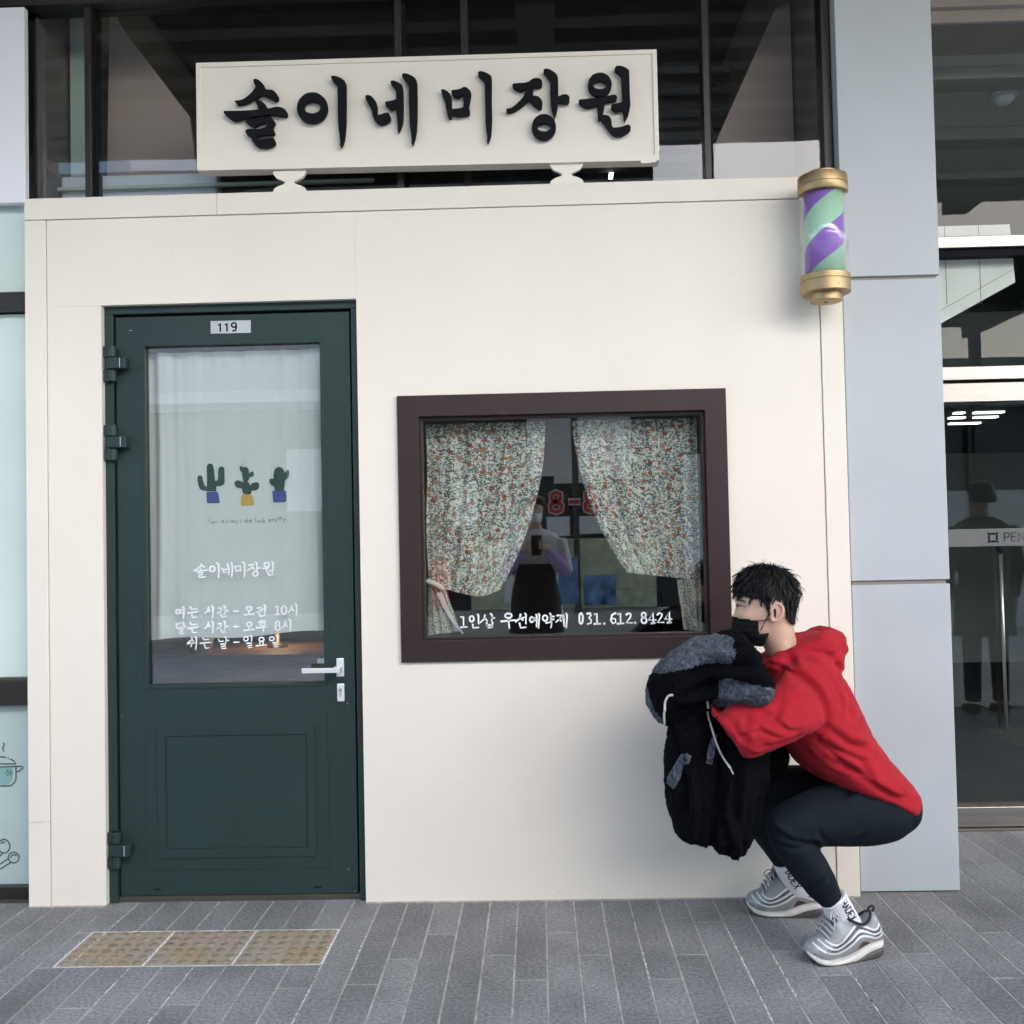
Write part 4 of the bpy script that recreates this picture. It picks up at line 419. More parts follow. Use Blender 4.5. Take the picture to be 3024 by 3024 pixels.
BODY={'torso':[(0.727,0.907,0.816,0.933,-0.42,0.07),(0.698,0.861,0.875,0.904,-0.42,0.165),(0.685,0.794,0.93,0.836,-0.42,0.215),(0.7,0.702,0.976,0.747,-0.42,0.225),(0.747,0.617,1.016,0.655,-0.42,0.215),(0.809,0.549,1.069,0.576,-0.42,0.2),(0.867,0.509,1.123,0.512,-0.42,0.195),(0.933,0.486,1.151,0.469,-0.42,0.188),(0.989,0.472,1.148,0.45,-0.42,0.185),(1.034,0.451,1.142,0.434,-0.42,0.176),(1.061,0.435,1.134,0.423,-0.42,0.155)],'sleeve':[(0.728,0.867,0.841,0.811,-0.56,0.05),(0.718,0.852,0.835,0.75,-0.6,0.075),(0.663,0.818,0.812,0.71,-0.63,0.082),(0.606,0.795,0.753,0.685,-0.65,0.083),(0.545,0.774,0.679,0.654,-0.655,0.08),(0.503,0.744,0.614,0.628,-0.65,0.078),(0.503,0.764,0.583,0.623,-0.61,0.072),(0.51,0.776,0.607,0.64,-0.56,0.06),(0.544,0.791,0.637,0.658,-0.48,0.055)],'sleeve_far':[(0.728,0.867,0.841,0.811,-0.2799999999999999,0.05),(0.718,0.852,0.835,0.75,-0.24,0.075),(0.663,0.818,0.812,0.71,-0.20999999999999996,0.082),(0.606,0.795,0.753,0.685,-0.18999999999999995,0.083),(0.545,0.774,0.679,0.654,-0.18499999999999994,0.08),(0.503,0.744,0.614,0.628,-0.18999999999999995,0.078),(0.503,0.764,0.583,0.623,-0.22999999999999998,0.072),(0.51,0.776,0.607,0.64,-0.2799999999999999,0.06),(0.544,0.791,0.637,0.658,-0.36,0.055)],'thigh':[(1.101,0.493,1.129,0.427,-0.47,0.05),(1.071,0.515,1.114,0.395,-0.49,0.09),(1.027,0.525,1.069,0.351,-0.5,0.108),(0.955,0.525,0.994,0.334,-0.51,0.108),(0.871,0.522,0.909,0.333,-0.52,0.1),(0.791,0.498,0.827,0.339,-0.535,0.09),(0.726,0.473,0.759,0.346,-0.55,0.08),(0.682,0.447,0.707,0.356,-0.56,0.066),(0.663,0.42,0.68,0.376,-0.56,0.04)],'shank':[(0.682,0.443,0.762,0.422,-0.56,0.055),(0.662,0.414,0.794,0.375,-0.56,0.064),(0.673,0.356,0.817,0.338,-0.56,0.066),(0.698,0.311,0.843,0.296,-0.555,0.065),(0.738,0.253,0.866,0.247,-0.55,0.056),(0.784,0.198,0.881,0.21,-0.54,0.045),(0.83,0.154,0.889,0.183,-0.535,0.039)],'thigh_far':[(1.115,0.485,1.155,0.377,-0.36,0.08),(1.029,0.496,1.074,0.309,-0.34,0.1),(0.927,0.515,0.957,0.304,-0.32,0.095),(0.836,0.522,0.859,0.295,-0.28,0.085),(0.754,0.502,0.763,0.295,-0.25,0.075),(0.696,0.441,0.722,0.315,-0.24,0.05)],'shank_far':[(0.688,0.434,0.799,0.41,-0.24,0.05),(0.672,0.351,0.813,0.342,-0.235,0.06),(0.695,0.272,0.837,0.27,-0.22,0.06),(0.732,0.217,0.87,0.212,-0.2,0.052),(0.766,0.171,0.865,0.19,-0.19,0.042)],'pelvis':[(1.011,0.493,1.155,0.463,-0.42,0.16),(1.031,0.479,1.144,0.393,-0.42,0.17),(1.01,0.472,1.104,0.345,-0.42,0.15)],'sock':[(0.826,0.159,0.895,0.205,-0.533,0.041),(0.836,0.135,0.916,0.167,-0.525,0.038),(0.851,0.104,0.94,0.123,-0.515,0.033),(0.871,0.074,0.96,0.086,-0.508,0.027),(0.895,0.039,0.963,0.051,-0.505,0.02)],'sock_far':[(0.765,0.169,0.827,0.191,-0.19,0.041),(0.78,0.134,0.872,0.155,-0.185,0.04),(0.804,0.094,0.91,0.108,-0.18,0.031),(0.834,0.054,0.925,0.061,-0.175,0.022)],'neck':[(0.679,1.001,0.79,1.01,-0.42,0.06),(0.689,0.964,0.796,0.976,-0.42,0.058),(0.699,0.925,0.8,0.947,-0.42,0.06),(0.719,0.881,0.82,0.918,-0.42,0.07),(0.744,0.832,0.845,0.874,-0.42,0.09)],'head':[(0.675,1.167,0.753,1.165,-0.42,0.04),(0.646,1.153,0.779,1.15,-0.42,0.062),(0.627,1.129,0.796,1.126,-0.42,0.073),(0.619,1.099,0.801,1.095,-0.42,0.078),(0.615,1.075,0.801,1.071,-0.42,0.079),(0.614,1.067,0.799,1.064,-0.42,0.079),(0.618,1.055,0.797,1.052,-0.42,0.078),(0.617,1.042,0.793,1.039,-0.42,0.077),(0.613,1.022,0.784,1.019,-0.42,0.075),(0.615,0.998,0.77,0.995,-0.42,0.07),(0.617,0.976,0.748,0.974,-0.42,0.064),(0.626,0.957,0.73,0.955,-0.42,0.052),(0.636,0.941,0.703,0.94,-0.42,0.035)],'nose':[(0.618,1.057,0.633,1.053,-0.42,0.007),(0.616,1.044,0.634,1.039,-0.42,0.009),(0.611,1.025,0.634,1.022,-0.42,0.013),(0.606,1.013,0.634,1.011,-0.42,0.017),(0.609,1.003,0.633,1.002,-0.42,0.012)],'haircap':[(0.688,1.176,0.728,1.175,-0.42,0.03),(0.662,1.168,0.759,1.166,-0.42,0.052),(0.636,1.153,0.782,1.15,-0.42,0.073),(0.622,1.134,0.797,1.13,-0.42,0.083),(0.616,1.112,0.808,1.11,-0.42,0.087),(0.613,1.092,0.813,1.091,-0.42,0.088),(0.615,1.077,0.811,1.075,-0.42,0.087),(0.616,1.064,0.807,1.06,-0.42,0.086),(0.616,1.042,0.804,1.038,-0.42,0.084),(0.615,1.02,0.801,1.017,-0.42,0.08),(0.615,0.992,0.799,0.988,-0.42,0.072)],'hairmask':[(0.6,1.207),(0.596,1.081),(0.615,1.082),(0.629,1.083),(0.644,1.08),(0.659,1.079),(0.672,1.077),(0.683,1.069),(0.69,1.058),(0.695,1.047),(0.697,1.037),(0.703,1.027),(0.706,1.035),(0.714,1.041),(0.722,1.05),(0.729,1.057),(0.742,1.059),(0.755,1.054),(0.761,1.041),(0.764,1.019),(0.771,1.006),(0.781,0.994),(0.797,0.99),(0.844,0.99),(0.85,1.201)],'mask':[(0.611,1.022,0.736,1.016,-0.42,0.079),(0.608,1.016,0.736,1.011,-0.42,0.079),(0.606,0.996,0.735,0.992,-0.42,0.077),(0.605,0.977,0.731,0.972,-0.42,0.072),(0.61,0.961,0.726,0.957,-0.42,0.065),(0.625,0.944,0.719,0.94,-0.42,0.052),(0.651,0.928,0.71,0.925,-0.42,0.04)],'maskpoly':[(0.594,1.017),(0.608,1.016),(0.669,1.009),(0.67,0.986),(0.674,0.966),(0.691,0.968),(0.706,0.969),(0.698,0.947),(0.688,0.925),(0.659,0.921),(0.592,0.922)],'strap1':[(0.652,1.007),(0.675,1.009),(0.703,1.011)],'strap2':[(0.715,1.057),(0.703,1.033),(0.692,1.007),(0.679,0.978)],'brow':[[(0.601,1.071),(0.615,1.07),(0.626,1.069),(0.637,1.066)]],'eyeline':[[(0.615,1.056),(0.623,1.054),(0.631,1.052),(0.638,1.049)],[(0.618,1.049),(0.625,1.048),(0.631,1.049)]],'iris':[(0.62,1.052)],'ear':[(0.716,1.057),(0.725,1.06),(0.734,1.057),(0.74,1.049),(0.741,1.037),(0.737,1.023),(0.729,1.013),(0.72,1.008),(0.711,1.009),(0.708,1.017),(0.709,1.03),(0.71,1.045)],'earin':[(0.715,1.05),(0.725,1.053),(0.73,1.046),(0.73,1.035),(0.725,1.024),(0.717,1.021),(0.713,1.029),(0.717,1.038)],'jbody':[(0.423,0.753,0.536,0.751,-0.47,0.1),(0.396,0.708,0.549,0.706,-0.47,0.115),(0.388,0.656,0.559,0.653,-0.47,0.12),(0.382,0.6,0.558,0.597,-0.47,0.12),(0.38,0.551,0.549,0.549,-0.47,0.12),(0.381,0.499,0.54,0.497,-0.47,0.125),(0.387,0.443,0.535,0.441,-0.47,0.13),(0.4,0.405,0.53,0.404,-0.47,0.13),(0.405,0.372,0.526,0.368,-0.47,0.125),(0.424,0.351,0.522,0.347,-0.47,0.11),(0.458,0.342,0.514,0.34,-0.47,0.07)],'jsleeve':[(0.555,0.692,0.695,0.69,-0.52,0.06),(0.544,0.632,0.685,0.63,-0.55,0.07),(0.53,0.562,0.671,0.559,-0.56,0.072),(0.519,0.497,0.657,0.495,-0.56,0.072),(0.512,0.435,0.641,0.433,-0.56,0.07),(0.507,0.381,0.627,0.379,-0.56,0.068),(0.508,0.348,0.615,0.347,-0.56,0.06),(0.523,0.327,0.599,0.319,-0.56,0.04)],'jback':[(0.637,0.658,0.771,0.656,-0.4,0.06),(0.651,0.6,0.774,0.598,-0.4,0.07),(0.642,0.558,0.771,0.553,-0.4,0.07),(0.638,0.488,0.718,0.487,-0.41,0.06),(0.634,0.415,0.681,0.414,-0.42,0.05)],'jhood':[(0.329,0.807,0.336,0.739,-0.47,0.03),(0.335,0.833,0.363,0.698,-0.47,0.08),(0.352,0.861,0.393,0.691,-0.47,0.11),(0.38,0.896,0.428,0.715,-0.48,0.135),(0.426,0.932,0.474,0.729,-0.48,0.15),(0.478,0.957,0.521,0.745,-0.49,0.155),(0.525,0.97,0.557,0.751,-0.52,0.185),(0.576,0.98,0.599,0.751,-0.55,0.2),(0.608,0.966,0.633,0.754,-0.58,0.19),(0.635,0.919,0.659,0.769,-0.6,0.155),(0.659,0.886,0.678,0.818,-0.6,0.09)],'jz':[[(0.57,0.966),(0.557,0.975),(0.502,0.978),(0.447,0.963),(0.395,0.934),(0.359,0.902),(0.336,0.873),(0.317,0.844),(0.311,0.819),(0.312,0.782),(0.324,0.738),(0.345,0.705),(0.37,0.697),(0.367,0.719),(0.346,0.745),(0.334,0.782),(0.329,0.818),(0.347,0.851),(0.389,0.87),(0.445,0.884),(0.489,0.896),(0.548,0.902),(0.556,0.928)],[(0.529,0.866),(0.523,0.852),(0.518,0.815),(0.512,0.779),(0.498,0.764),(0.522,0.762),(0.57,0.768),(0.588,0.763),(0.606,0.748),(0.639,0.744),(0.665,0.761),(0.68,0.801),(0.677,0.827),(0.641,0.844),(0.59,0.852),(0.554,0.862)],[(0.687,0.858),(0.7,0.852),(0.688,0.827),(0.68,0.838)]],'jpocket':[([(0.427,0.63),(0.409,0.606),(0.392,0.571),(0.381,0.546),(0.377,0.526)],[(0.441,0.624),(0.429,0.594),(0.415,0.562),(0.402,0.533),(0.392,0.511)]),([(0.514,0.687),(0.501,0.658),(0.494,0.633),(0.488,0.599)],[(0.525,0.679),(0.518,0.651),(0.511,0.618),(0.503,0.593)])],'cord1':[(0.39,0.805),(0.379,0.8),(0.371,0.783),(0.369,0.756),(0.369,0.731),(0.373,0.707)],'cord2':[(0.493,0.782),(0.5,0.739),(0.51,0.686),(0.525,0.64),(0.541,0.608),(0.553,0.588),(0.56,0.572)],'creases':[[(0.725,0.856),(0.768,0.845),(0.8,0.818),(0.819,0.771),(0.827,0.714)],[(0.753,0.912),(0.755,0.872)],[(0.541,0.742),(0.566,0.682)],[(0.588,0.758),(0.571,0.715),(0.58,0.675)],[(0.629,0.761),(0.662,0.767)],[(0.683,0.786),(0.655,0.74)],[(0.786,0.685),(0.851,0.64),(0.923,0.609),(0.97,0.602)],[(0.827,0.711),(0.892,0.656),(0.958,0.642)],[(0.85,0.611),(0.903,0.583),(0.974,0.542)],[(0.923,0.609),(0.955,0.569)],[(0.892,0.656),(0.97,0.619)],[(0.922,0.776),(0.894,0.736)],[(0.719,0.659),(0.678,0.64),(0.625,0.621)],[(0.945,0.543),(0.984,0.519),(1.019,0.495),(1.081,0.478)],[(0.845,0.87),(0.812,0.891),(0.766,0.898),(0.719,0.886)],[(0.886,0.896),(0.853,0.91),(0.813,0.918),(0.773,0.912)]],'fine':[[(0.915,0.556),(0.961,0.539),(1.0,0.514),(1.039,0.496),(1.079,0.494)],[(0.803,0.588),(0.849,0.571),(0.889,0.557)],[(0.685,0.883),(0.725,0.872),(0.754,0.852)],[(0.566,0.668),(0.599,0.648),(0.652,0.644)],[(0.553,0.695),(0.587,0.715),(0.627,0.721)],[(0.601,0.741),(0.627,0.714),(0.68,0.693)],[(0.827,0.714),(0.806,0.684),(0.779,0.665)],[(0.928,0.775),(0.947,0.735)],[(0.896,0.816),(0.922,0.776)],[(0.799,0.671),(0.851,0.624),(0.909,0.583),(0.941,0.549)],[(0.772,0.645),(0.817,0.598),(0.869,0.564)],[(0.534,0.715),(0.552,0.662),(0.585,0.631)],[(0.655,0.753),(0.694,0.719),(0.734,0.712)],[(0.857,0.83),(0.876,0.79),(0.878,0.75)],[(0.626,0.674),(0.68,0.68),(0.733,0.699)]],'pcreases':[[(0.667,0.403),(0.719,0.38),(0.772,0.369),(0.811,0.371)],[(0.655,0.42),(0.707,0.393)],[(0.974,0.521),(1.005,0.481),(1.037,0.461)],[(0.829,0.523),(0.881,0.512),(0.94,0.508)],[(0.903,0.367),(0.937,0.39)],[(0.673,0.367),(0.719,0.357),(0.771,0.359)],[(0.837,0.365),(0.812,0.385),(0.799,0.405)],[(0.948,0.541),(0.914,0.508),(0.881,0.496)],[(0.821,0.267),(0.801,0.241),(0.78,0.215)],[(0.847,0.253),(0.827,0.221)]],'hadex_near':[[(0.873,0.177),(0.891,0.188)],[(0.878,0.168),(0.896,0.179)],[(0.882,0.183),(0.887,0.173)],[(0.88,0.164),(0.901,0.171),(0.886,0.155)],[(0.888,0.166),(0.891,0.161)],[(0.888,0.152),(0.906,0.163),(0.909,0.158),(0.907,0.15),(0.899,0.146),(0.891,0.146),(0.888,0.152)],[(0.919,0.141),(0.914,0.15),(0.896,0.139),(0.901,0.13)],[(0.905,0.145),(0.909,0.138)],[(0.922,0.137),(0.909,0.117)],[(0.904,0.126),(0.927,0.128)]],'hadex_far':[[(0.786,0.172),(0.804,0.182)],[(0.792,0.161),(0.81,0.171)],[(0.795,0.177),(0.801,0.166)],[(0.795,0.157),(0.816,0.162),(0.801,0.146)],[(0.802,0.158),(0.806,0.152)],[(0.803,0.142),(0.821,0.152),(0.825,0.146),(0.822,0.138),(0.815,0.134),(0.807,0.136),(0.803,0.142)],[(0.836,0.127),(0.83,0.138),(0.812,0.127),(0.818,0.117)],[(0.821,0.132),(0.826,0.124)],[(0.838,0.123),(0.827,0.101)],[(0.82,0.112),(0.845,0.112)]],'stripes':[[(60.0,1145.0),(100.0,1190.0),(170.0,1225.0),(270.0,1240.0),(370.0,1215.0),(470.0,1150.0),(550.0,1080.0),(620.0,1055.0),(700.0,1065.0),(770.0,1085.0),(830.0,1060.0),(865.0,1030.0)],[(130.0,1120.0),(190.0,1170.0),(270.0,1190.0),(350.0,1165.0),(450.0,1100.0),(520.0,1045.0),(590.0,1008.0),(670.0,1018.0),(750.0,1040.0),(820.0,1020.0),(850.0,985.0)],[(190.0,1110.0),(230.0,1135.0),(280.0,1140.0),(350.0,1110.0),(430.0,1040.0),(500.0,985.0),(570.0,955.0),(670.0,970.0),(740.0,990.0),(790.0,975.0),(820.0,930.0)]]}

# ------------------------------------------------------------------ mesh helpers
class MB:
    def __init__(s): s.v = []; s.f = []
    def add(s, vs_, fs_):
        b = len(s.v); s.v += [tuple(p) for p in vs_]; s.f += [tuple(i+b for i in q) for q in fs_]; return s
    def box(s, x0, x1, y0, y1, z0, z1):
        return s.add([(x0,y0,z0),(x1,y0,z0),(x1,y1,z0),(x0,y1,z0),(x0,y0,z1),(x1,y0,z1),(x1,y1,z1),(x0,y1,z1)],
                     [(0,3,2,1),(4,5,6,7),(0,1,5,4),(1,2,6,5),(2,3,7,6),(3,0,4,7)])
    def prism(s, loops, y0, y1, caps=(True, True)):
        """loops: outer outline and holes in (x, z); extruded from y0 (front) to y1."""
        flat = [p for l in loops for p in l]; n = len(flat)
        tri = tessellate_polygon([[Vector((p[0], p[1], 0)) for p in l] for l in loops])
        vs_ = [(p[0], y0, p[1]) for p in flat] + [(p[0], y1, p[1]) for p in flat]
        fs_ = []
        if caps[0]: fs_ += [t for t in tri]
        if caps[1]: fs_ += [tuple(i+n for i in t[::-1]) for t in tri]
        b = 0
        for l in loops:
            k = len(l)
            for i in range(k):
                j = (i+1) % k
                fs_.append((b+i, b+j, b+j+n, b+i+n))
            b += k
        return s.add(vs_, fs_)
    def tube(s, pts, r, n=8, cap=True):
        pts = [Vector(p) for p in pts]
        rs = r if isinstance(r, (list, tuple)) else [r]*len(pts)
        t0 = (pts[1]-pts[0]).normalized()
        up = Vector((0,0,1)) if abs(t0.z) < .9 else Vector((0,1,0))
        u = t0.cross(up).normalized()
        vs_ = []; fs_ = []
        for i, p in enumerate(pts):
            t = (pts[min(i+1, len(pts)-1)]-pts[max(i-1, 0)]).normalized()
            u = (u - t*u.dot(t)).normalized(); w = t.cross(u)
            for k in range(n):
                a = math.tau*k/n
                vs_.append(p+(u*math.cos(a)+w*math.sin(a))*rs[i])
        for i in range(len(pts)-1):
            for k in range(n):
                fs_.append((i*n+k, i*n+(k+1) % n, (i+1)*n+(k+1) % n, (i+1)*n+k))
        if cap:
            fs_.append(tuple(range(n))[::-1]); fs_.append(tuple((len(pts)-1)*n+k for k in range(n)))
        return s.add(vs_, fs_)
    def lathe(s, prof, n=40, c=(0,0,0)):
        """prof: (radius, z) from bottom to top."""
        vs_ = []; fs_ = []
        for r, z in prof:
            for k in range(n):
                a = math.tau*k/n; vs_.append((c[0]+r*math.cos(a), c[1]+r*math.sin(a), c[2]+z))
        for i in range(len(prof)-1):
            for k in range(n):
                fs_.append((i*n+k, i*n+(k+1) % n, (i+1)*n+(k+1) % n, (i+1)*n+k))
        if prof[0][0] > 1e-5: fs_.append(tuple(range(n))[::-1])
        if prof[-1][0] > 1e-5: fs_.append(tuple((len(prof)-1)*n+k for k in range(n)))
        return s.add(vs_, fs_)
    def ribbon(s, pts, w, y, head=1.0, tail=0.75):
        """flat stroke in the (x, z) plane at depth y."""
        pts = [Vector((p[0], p[1])) for p in pts]
        n = len(pts)
        if n < 2: return s
        closed = (pts[0]-pts[-1]).length < 1e-6
        L_, R_ = [], []
        for i, p in enumerate(pts):
            a = pts[i-1] if i else (pts[-2] if closed else p)
            b = pts[i+1] if i < n-1 else (pts[1] if closed else p)
            t = (b-a)
            t = t.normalized() if t.length > 1e-9 else Vector((1, 0))
            q = Vector((-t.y, t.x)); ww = w*.5*(1 if closed else head+(tail-head)*i/(n-1))
            e = Vector((0, 0))
            if not closed and i == 0: e = -t*w*.3
            if not closed and i == n-1: e = t*w*.3
            L_.append(p+q*ww+e); R_.append(p-q*ww+e)
        vs_ = [(p.x, y, p.y) for p in L_]+[(p.x, y, p.y) for p in R_]
        return s.add(vs_, [(i, i+1, n+i+1, n+i) for i in range(n-1)])
    def loft(s, secs, n=28, sub=5, egg=0.0, p=2.0, cap=True):
        """secs: (xa, za, xb, zb, ycentre, half depth); rounded rings, Catmull-Rom between."""
        S = np.array(secs, float); K = len(S); rows = []
        for i in range(K-1):
            p0, p1, p2, p3 = S[max(i-1,0)], S[i], S[i+1], S[min(i+2,K-1)]
            for q in range(sub):
                t = q/sub
                rows.append(.5*((2*p1)+(p2-p0)*t+(2*p0-5*p1+4*p2-p3)*t*t+(3*p1-p0-3*p2+p3)*t**3))
        rows.append(S[-1])
        vs_ = []; fs_ = []
        for r in rows:
            cx, cz = (r[0]+r[2])/2, (r[1]+r[3])/2; hx, hz = (r[0]-r[2])/2, (r[1]-r[3])/2
            for k in range(n):
                a = math.tau*k/n; c, sn = math.cos(a), math.sin(a)
                c = math.copysign(abs(c)**(2/p), c); sn = math.copysign(abs(sn)**(2/p), sn)
                vs_.append((cx+hx*c, r[4]+r[5]*sn*(1-egg*c), cz+hz*c))
        m_ = len(rows)
        for i in range(m_-1):
            for k in range(n):
                fs_.append((i*n+k, i*n+(k+1) % n, (i+1)*n+(k+1) % n, (i+1)*n+k))
        if cap:
            for r, base, rev in ((rows[0], 0, True), (rows[-1], (m_-1)*n, False)):
                vs_.append(((r[0]+r[2])/2, r[4], (r[1]+r[3])/2)); ci = len(vs_)-1
                for k in range(n):
                    q = (base+k, base+(k+1) % n, ci)
                    fs_.append(q[::-1] if rev else q)
        return s.add(vs_, fs_)
    def mesh(s, name='mesh'):
        me = bpy.data.meshes.new(name); me.from_pydata(s.v, [], s.f); me.update(); return me

def fixn(me):
    bm = bmesh.new(); bm.from_mesh(me); bmesh.ops.recalc_face_normals(bm, faces=bm.faces); bm.to_mesh(me); bm.free()

def obj(name, mb, m, parent=None, smooth=False, bev=0.0, seg=2):
    me = mb if isinstance(mb, bpy.types.Mesh) else mb.mesh(name)
    fixn(me)
    if m is not None and len(me.materials) == 0: me.materials.append(M[m] if isinstance(m, str) else m)
    if smooth:
        me.polygons.foreach_set('use_smooth', [True]*len(me.polygons))
    o = bpy.data.objects.new(name, me); COL.objects.link(o)
    if parent is not None: o.parent = parent
    if bev:
        b = o.modifiers.new('bevel', 'BEVEL'); b.width = bev; b.segments = seg; b.limit_method = 'ANGLE'; b.angle_limit = R(40)
        b.harden_normals = False
    return o

def tag(o, label, cat, group=None):
    o['label'] = label; o['category'] = cat
    if group: o['group'] = group
    return o

def thing(name, label, cat, loc=(0,0,0), group=None):
    """an Empty at the thing's base; parts keep world coordinates through the inverse matrix."""
    o = bpy.data.objects.new(name, None); COL.objects.link(o); o.location = loc
    o.empty_display_size = 0.1
    return tag(o, label, cat, group)

def part(name, mb, m, parent, **k):
    o = obj(name, mb, m, None, **k)
    o.parent = parent
    p = parent; off = Vector((0,0,0))
    while p is not None:
        off += p.location; p = p.parent
    o.location = -off                     # meshes are written in world coordinates
    return o

def struct(name, mb, m, **k):
    o = obj(name, mb, m, **k); o['kind'] = 'structure'; return o

def box(*a): return MB().box(*a)

def bake(mb, voxel, smooth=6, fac=0.5, decim=0):
    """union of overlapping volumes as one continuous surface."""
    me = mb.mesh('tmp'); fixn(me)
    o = bpy.data.objects.new('tmp', me); COL.objects.link(o)
    r = o.modifiers.new('r', 'REMESH'); r.mode = 'VOXEL'; r.voxel_size = voxel; r.use_smooth_shade = True
    if smooth:
        sm = o.modifiers.new('s', 'SMOOTH'); sm.factor = fac; sm.iterations = smooth
    dg = bpy.context.evaluated_depsgraph_get(); dg.update()
    out = bpy.data.meshes.new_from_object(o.evaluated_get(dg))
    bpy.data.objects.remove(o); bpy.data.meshes.remove(me)
    return out

def coords(me):
    a = np.empty(len(me.vertices)*3); me.vertices.foreach_get('co', a); return a.reshape(-1, 3)
def normals(me):
    a = np.empty(len(me.vertices)*3); me.vertices.foreach_get('normal', a); return a.reshape(-1, 3)
def setco(me, a):
    me.vertices.foreach_set('co', a.reshape(-1)); me.update()

def displace(me, fn):
    c = coords(me); n = normals(me)
    d = np.array([fn(Vector(p)) for p in c]); setco(me, c+n*d[:, None])

def crease(me, lines, width, depth, ylim):
    """press fold lines (x, z) into the side of a garment that faces the street."""
    c = coords(me); n = normals(me); d = np.zeros(len(c))
    for li, l in enumerate(lines):
        best = np.full(len(c), 9.0); sgn = np.zeros(len(c)); tt = np.zeros(len(c))
        tot = len(l)-1
        for i in range(tot):
            a = np.array(l[i]); b = np.array(l[i+1]); ab = b-a
            q = c[:, [0, 2]]-a; t = np.clip((q@ab)/(ab@ab), 0, 1); pr = q-t[:, None]*ab
            dd = np.hypot(pr[:, 0], pr[:, 1]); k = dd < best
            best[k] = dd[k]; sgn[k] = np.sign(ab[0]*pr[k, 1]-ab[1]*pr[k, 0]); tt[k] = (i+t[k])/tot
        fade = np.sin(np.clip(tt, .02, .98)*math.pi)**.5
        d += fade*(-depth*np.exp(-(best/width)**2)+depth*.9*np.exp(-((best-width*1.9)/(width*1.2))**2)*(sgn > 0))
    d *= np.clip((ylim-c[:, 1])/.05, 0, 1)*np.clip(-n[:, 1]*1.5+.2, 0, 1)
    setco(me, c+n*d[:, None])

def keep_faces(me, test):
    bm = bmesh.new(); bm.from_mesh(me)
    bmesh.ops.delete(bm, geom=[f for f in bm.faces if not test(f.calc_center_median())], context='FACES')
    bm.to_mesh(me); bm.free(); return me

def inpoly(x, y, poly):
    r = False; j = len(poly)-1
    for i in range(len(poly)):
        xi, yi = poly[i]; xj, yj = poly[j]
        if (yi > y) != (yj > y) and x < (xj-xi)*(y-yi)/(yj-yi)+xi: r = not r
        j = i
    return r

def project(mb, me, lift, loc=(0, 0, 0), maxd=9, subdiv=True):
    """lay flat strokes (built at y = -3) on a surface by casting them along +y."""
    t = BVHTree.FromPolygons([v.co for v in me.vertices], [p.vertices for p in me.polygons])
    vs_ = []; ok = []
    for p in mb.v:
        h = t.ray_cast(Vector((p[0], -3, p[2])), Vector((0, 1, 0)))
        if h[0] is None: vs_.append(p); ok.append(False)
        else: vs_.append(tuple(h[0]+h[1]*lift*(1 if h[1].y < 0 else -1))); ok.append(True)
    mb.v = vs_; mb.f = [f for f in mb.f if all(ok[i] for i in f)]
    return mb

def dense(pts, step):
    o = []
    for a, b in zip(pts[:-1], pts[1:]):
        n = max(1, int(math.hypot(b[0]-a[0], b[1]-a[1])/step))
        o += [tuple(a[k]+(b[k]-a[k])*i/n for k in range(len(a))) for i in range(n)]
    return o+[tuple(pts[-1])]

def smoothline(pts, sub=6):
    P_ = [np.array(p, float) for p in pts]; o = []
    for i in range(len(P_)-1):
        p0, p1, p2, p3 = P_[max(i-1,0)], P_[i], P_[i+1], P_[min(i+2,len(P_)-1)]
        for q in range(sub):
            t = q/sub; o.append(.5*((2*p1)+(p2-p0)*t+(2*p0-5*p1+4*p2-p3)*t*t+(3*p1-p0-3*p2+p3)*t**3))
    o.append(P_[-1]); return [tuple(float(v) for v in p) for p in o]

def glyphs(txt, x, z, h, w=None, y=0.0, sw=0.12, mirror=False):
    """plain stroke lettering for the few latin signs and numbers."""
    G = {'P': [[(0,0),(0,1)], [(0,1),(.45,1),(.6,.88),(.6,.62),(.45,.5),(0,.5)]], 'E': [[(.55,1),(0,1),(0,0),(.55,0)], [(0,.52),(.45,.52)]],
         'N': [[(0,0),(0,1),(.65,0),(.65,1)]], '1': [[(.05,.8),(.28,1),(.28,0)]], '9': [[(.6,.62),(.5,.48),(.15,.48),(.02,.65),(.02,.85),(.15,1),(.48,1),(.6,.85),(.6,.4),(.5,.05),(.15,0)]],
         '8': [[(.3,.53),(.08,.65),(.08,.9),(.3,1),(.52,.9),(.52,.65),(.3,.53),(.02,.35),(.05,.1),(.3,0),(.55,.1),(.58,.35),(.3,.53)]],
         '7': [[(0,1),(.6,1),(.22,0)]], '-': [[(.05,.5),(.45,.5)]], 'T': [[(0,1),(.6,1)], [(.3,1),(.3,0)]]}
    mb = MB()
    for ch in txt:
        for st in G.get(ch, []):
            mb.ribbon([(x+px*h, z+pz*h) for px, pz in st], sw*h, y, 1, 1)
        x += h*.86
    return mb

# ------------------------------------------------------------------ ground
W = 0.0972
X0 = 0.005 - 26*W            # joints run straight away from the wall
NS = 60
XE = X0 + NS*W
YN, YF = -1.40, 1.30         # built pavers between these depths
pav = struct('pavement', MB().add([(-30,-40,-.006),(X0,-40,-.006),(X0,6,-.006),(-30,6,-.006)], [(0,1,2,3)])
    .add([(XE,-40,-.006),(30,-40,-.006),(30,6,-.006),(XE,6,-.006)], [(0,1,2,3)])
    .add([(X0,-40,-.006),(XE,-40,-.006),(XE,YN,-.006),(X0,YN,-.006)], [(0,1,2,3)])
    .add([(X0,YF,-.006),(XE,YF,-.006),(XE,6,-.006),(X0,6,-.006)], [(0,1,2,3)]), 'paving_far')
struct('ground', MB().add([(-200,-250,-.05),(200,-250,-.05),(200,200,-.05),(-200,200,-.05)], [(0,1,2,3)]), 'far_paving')
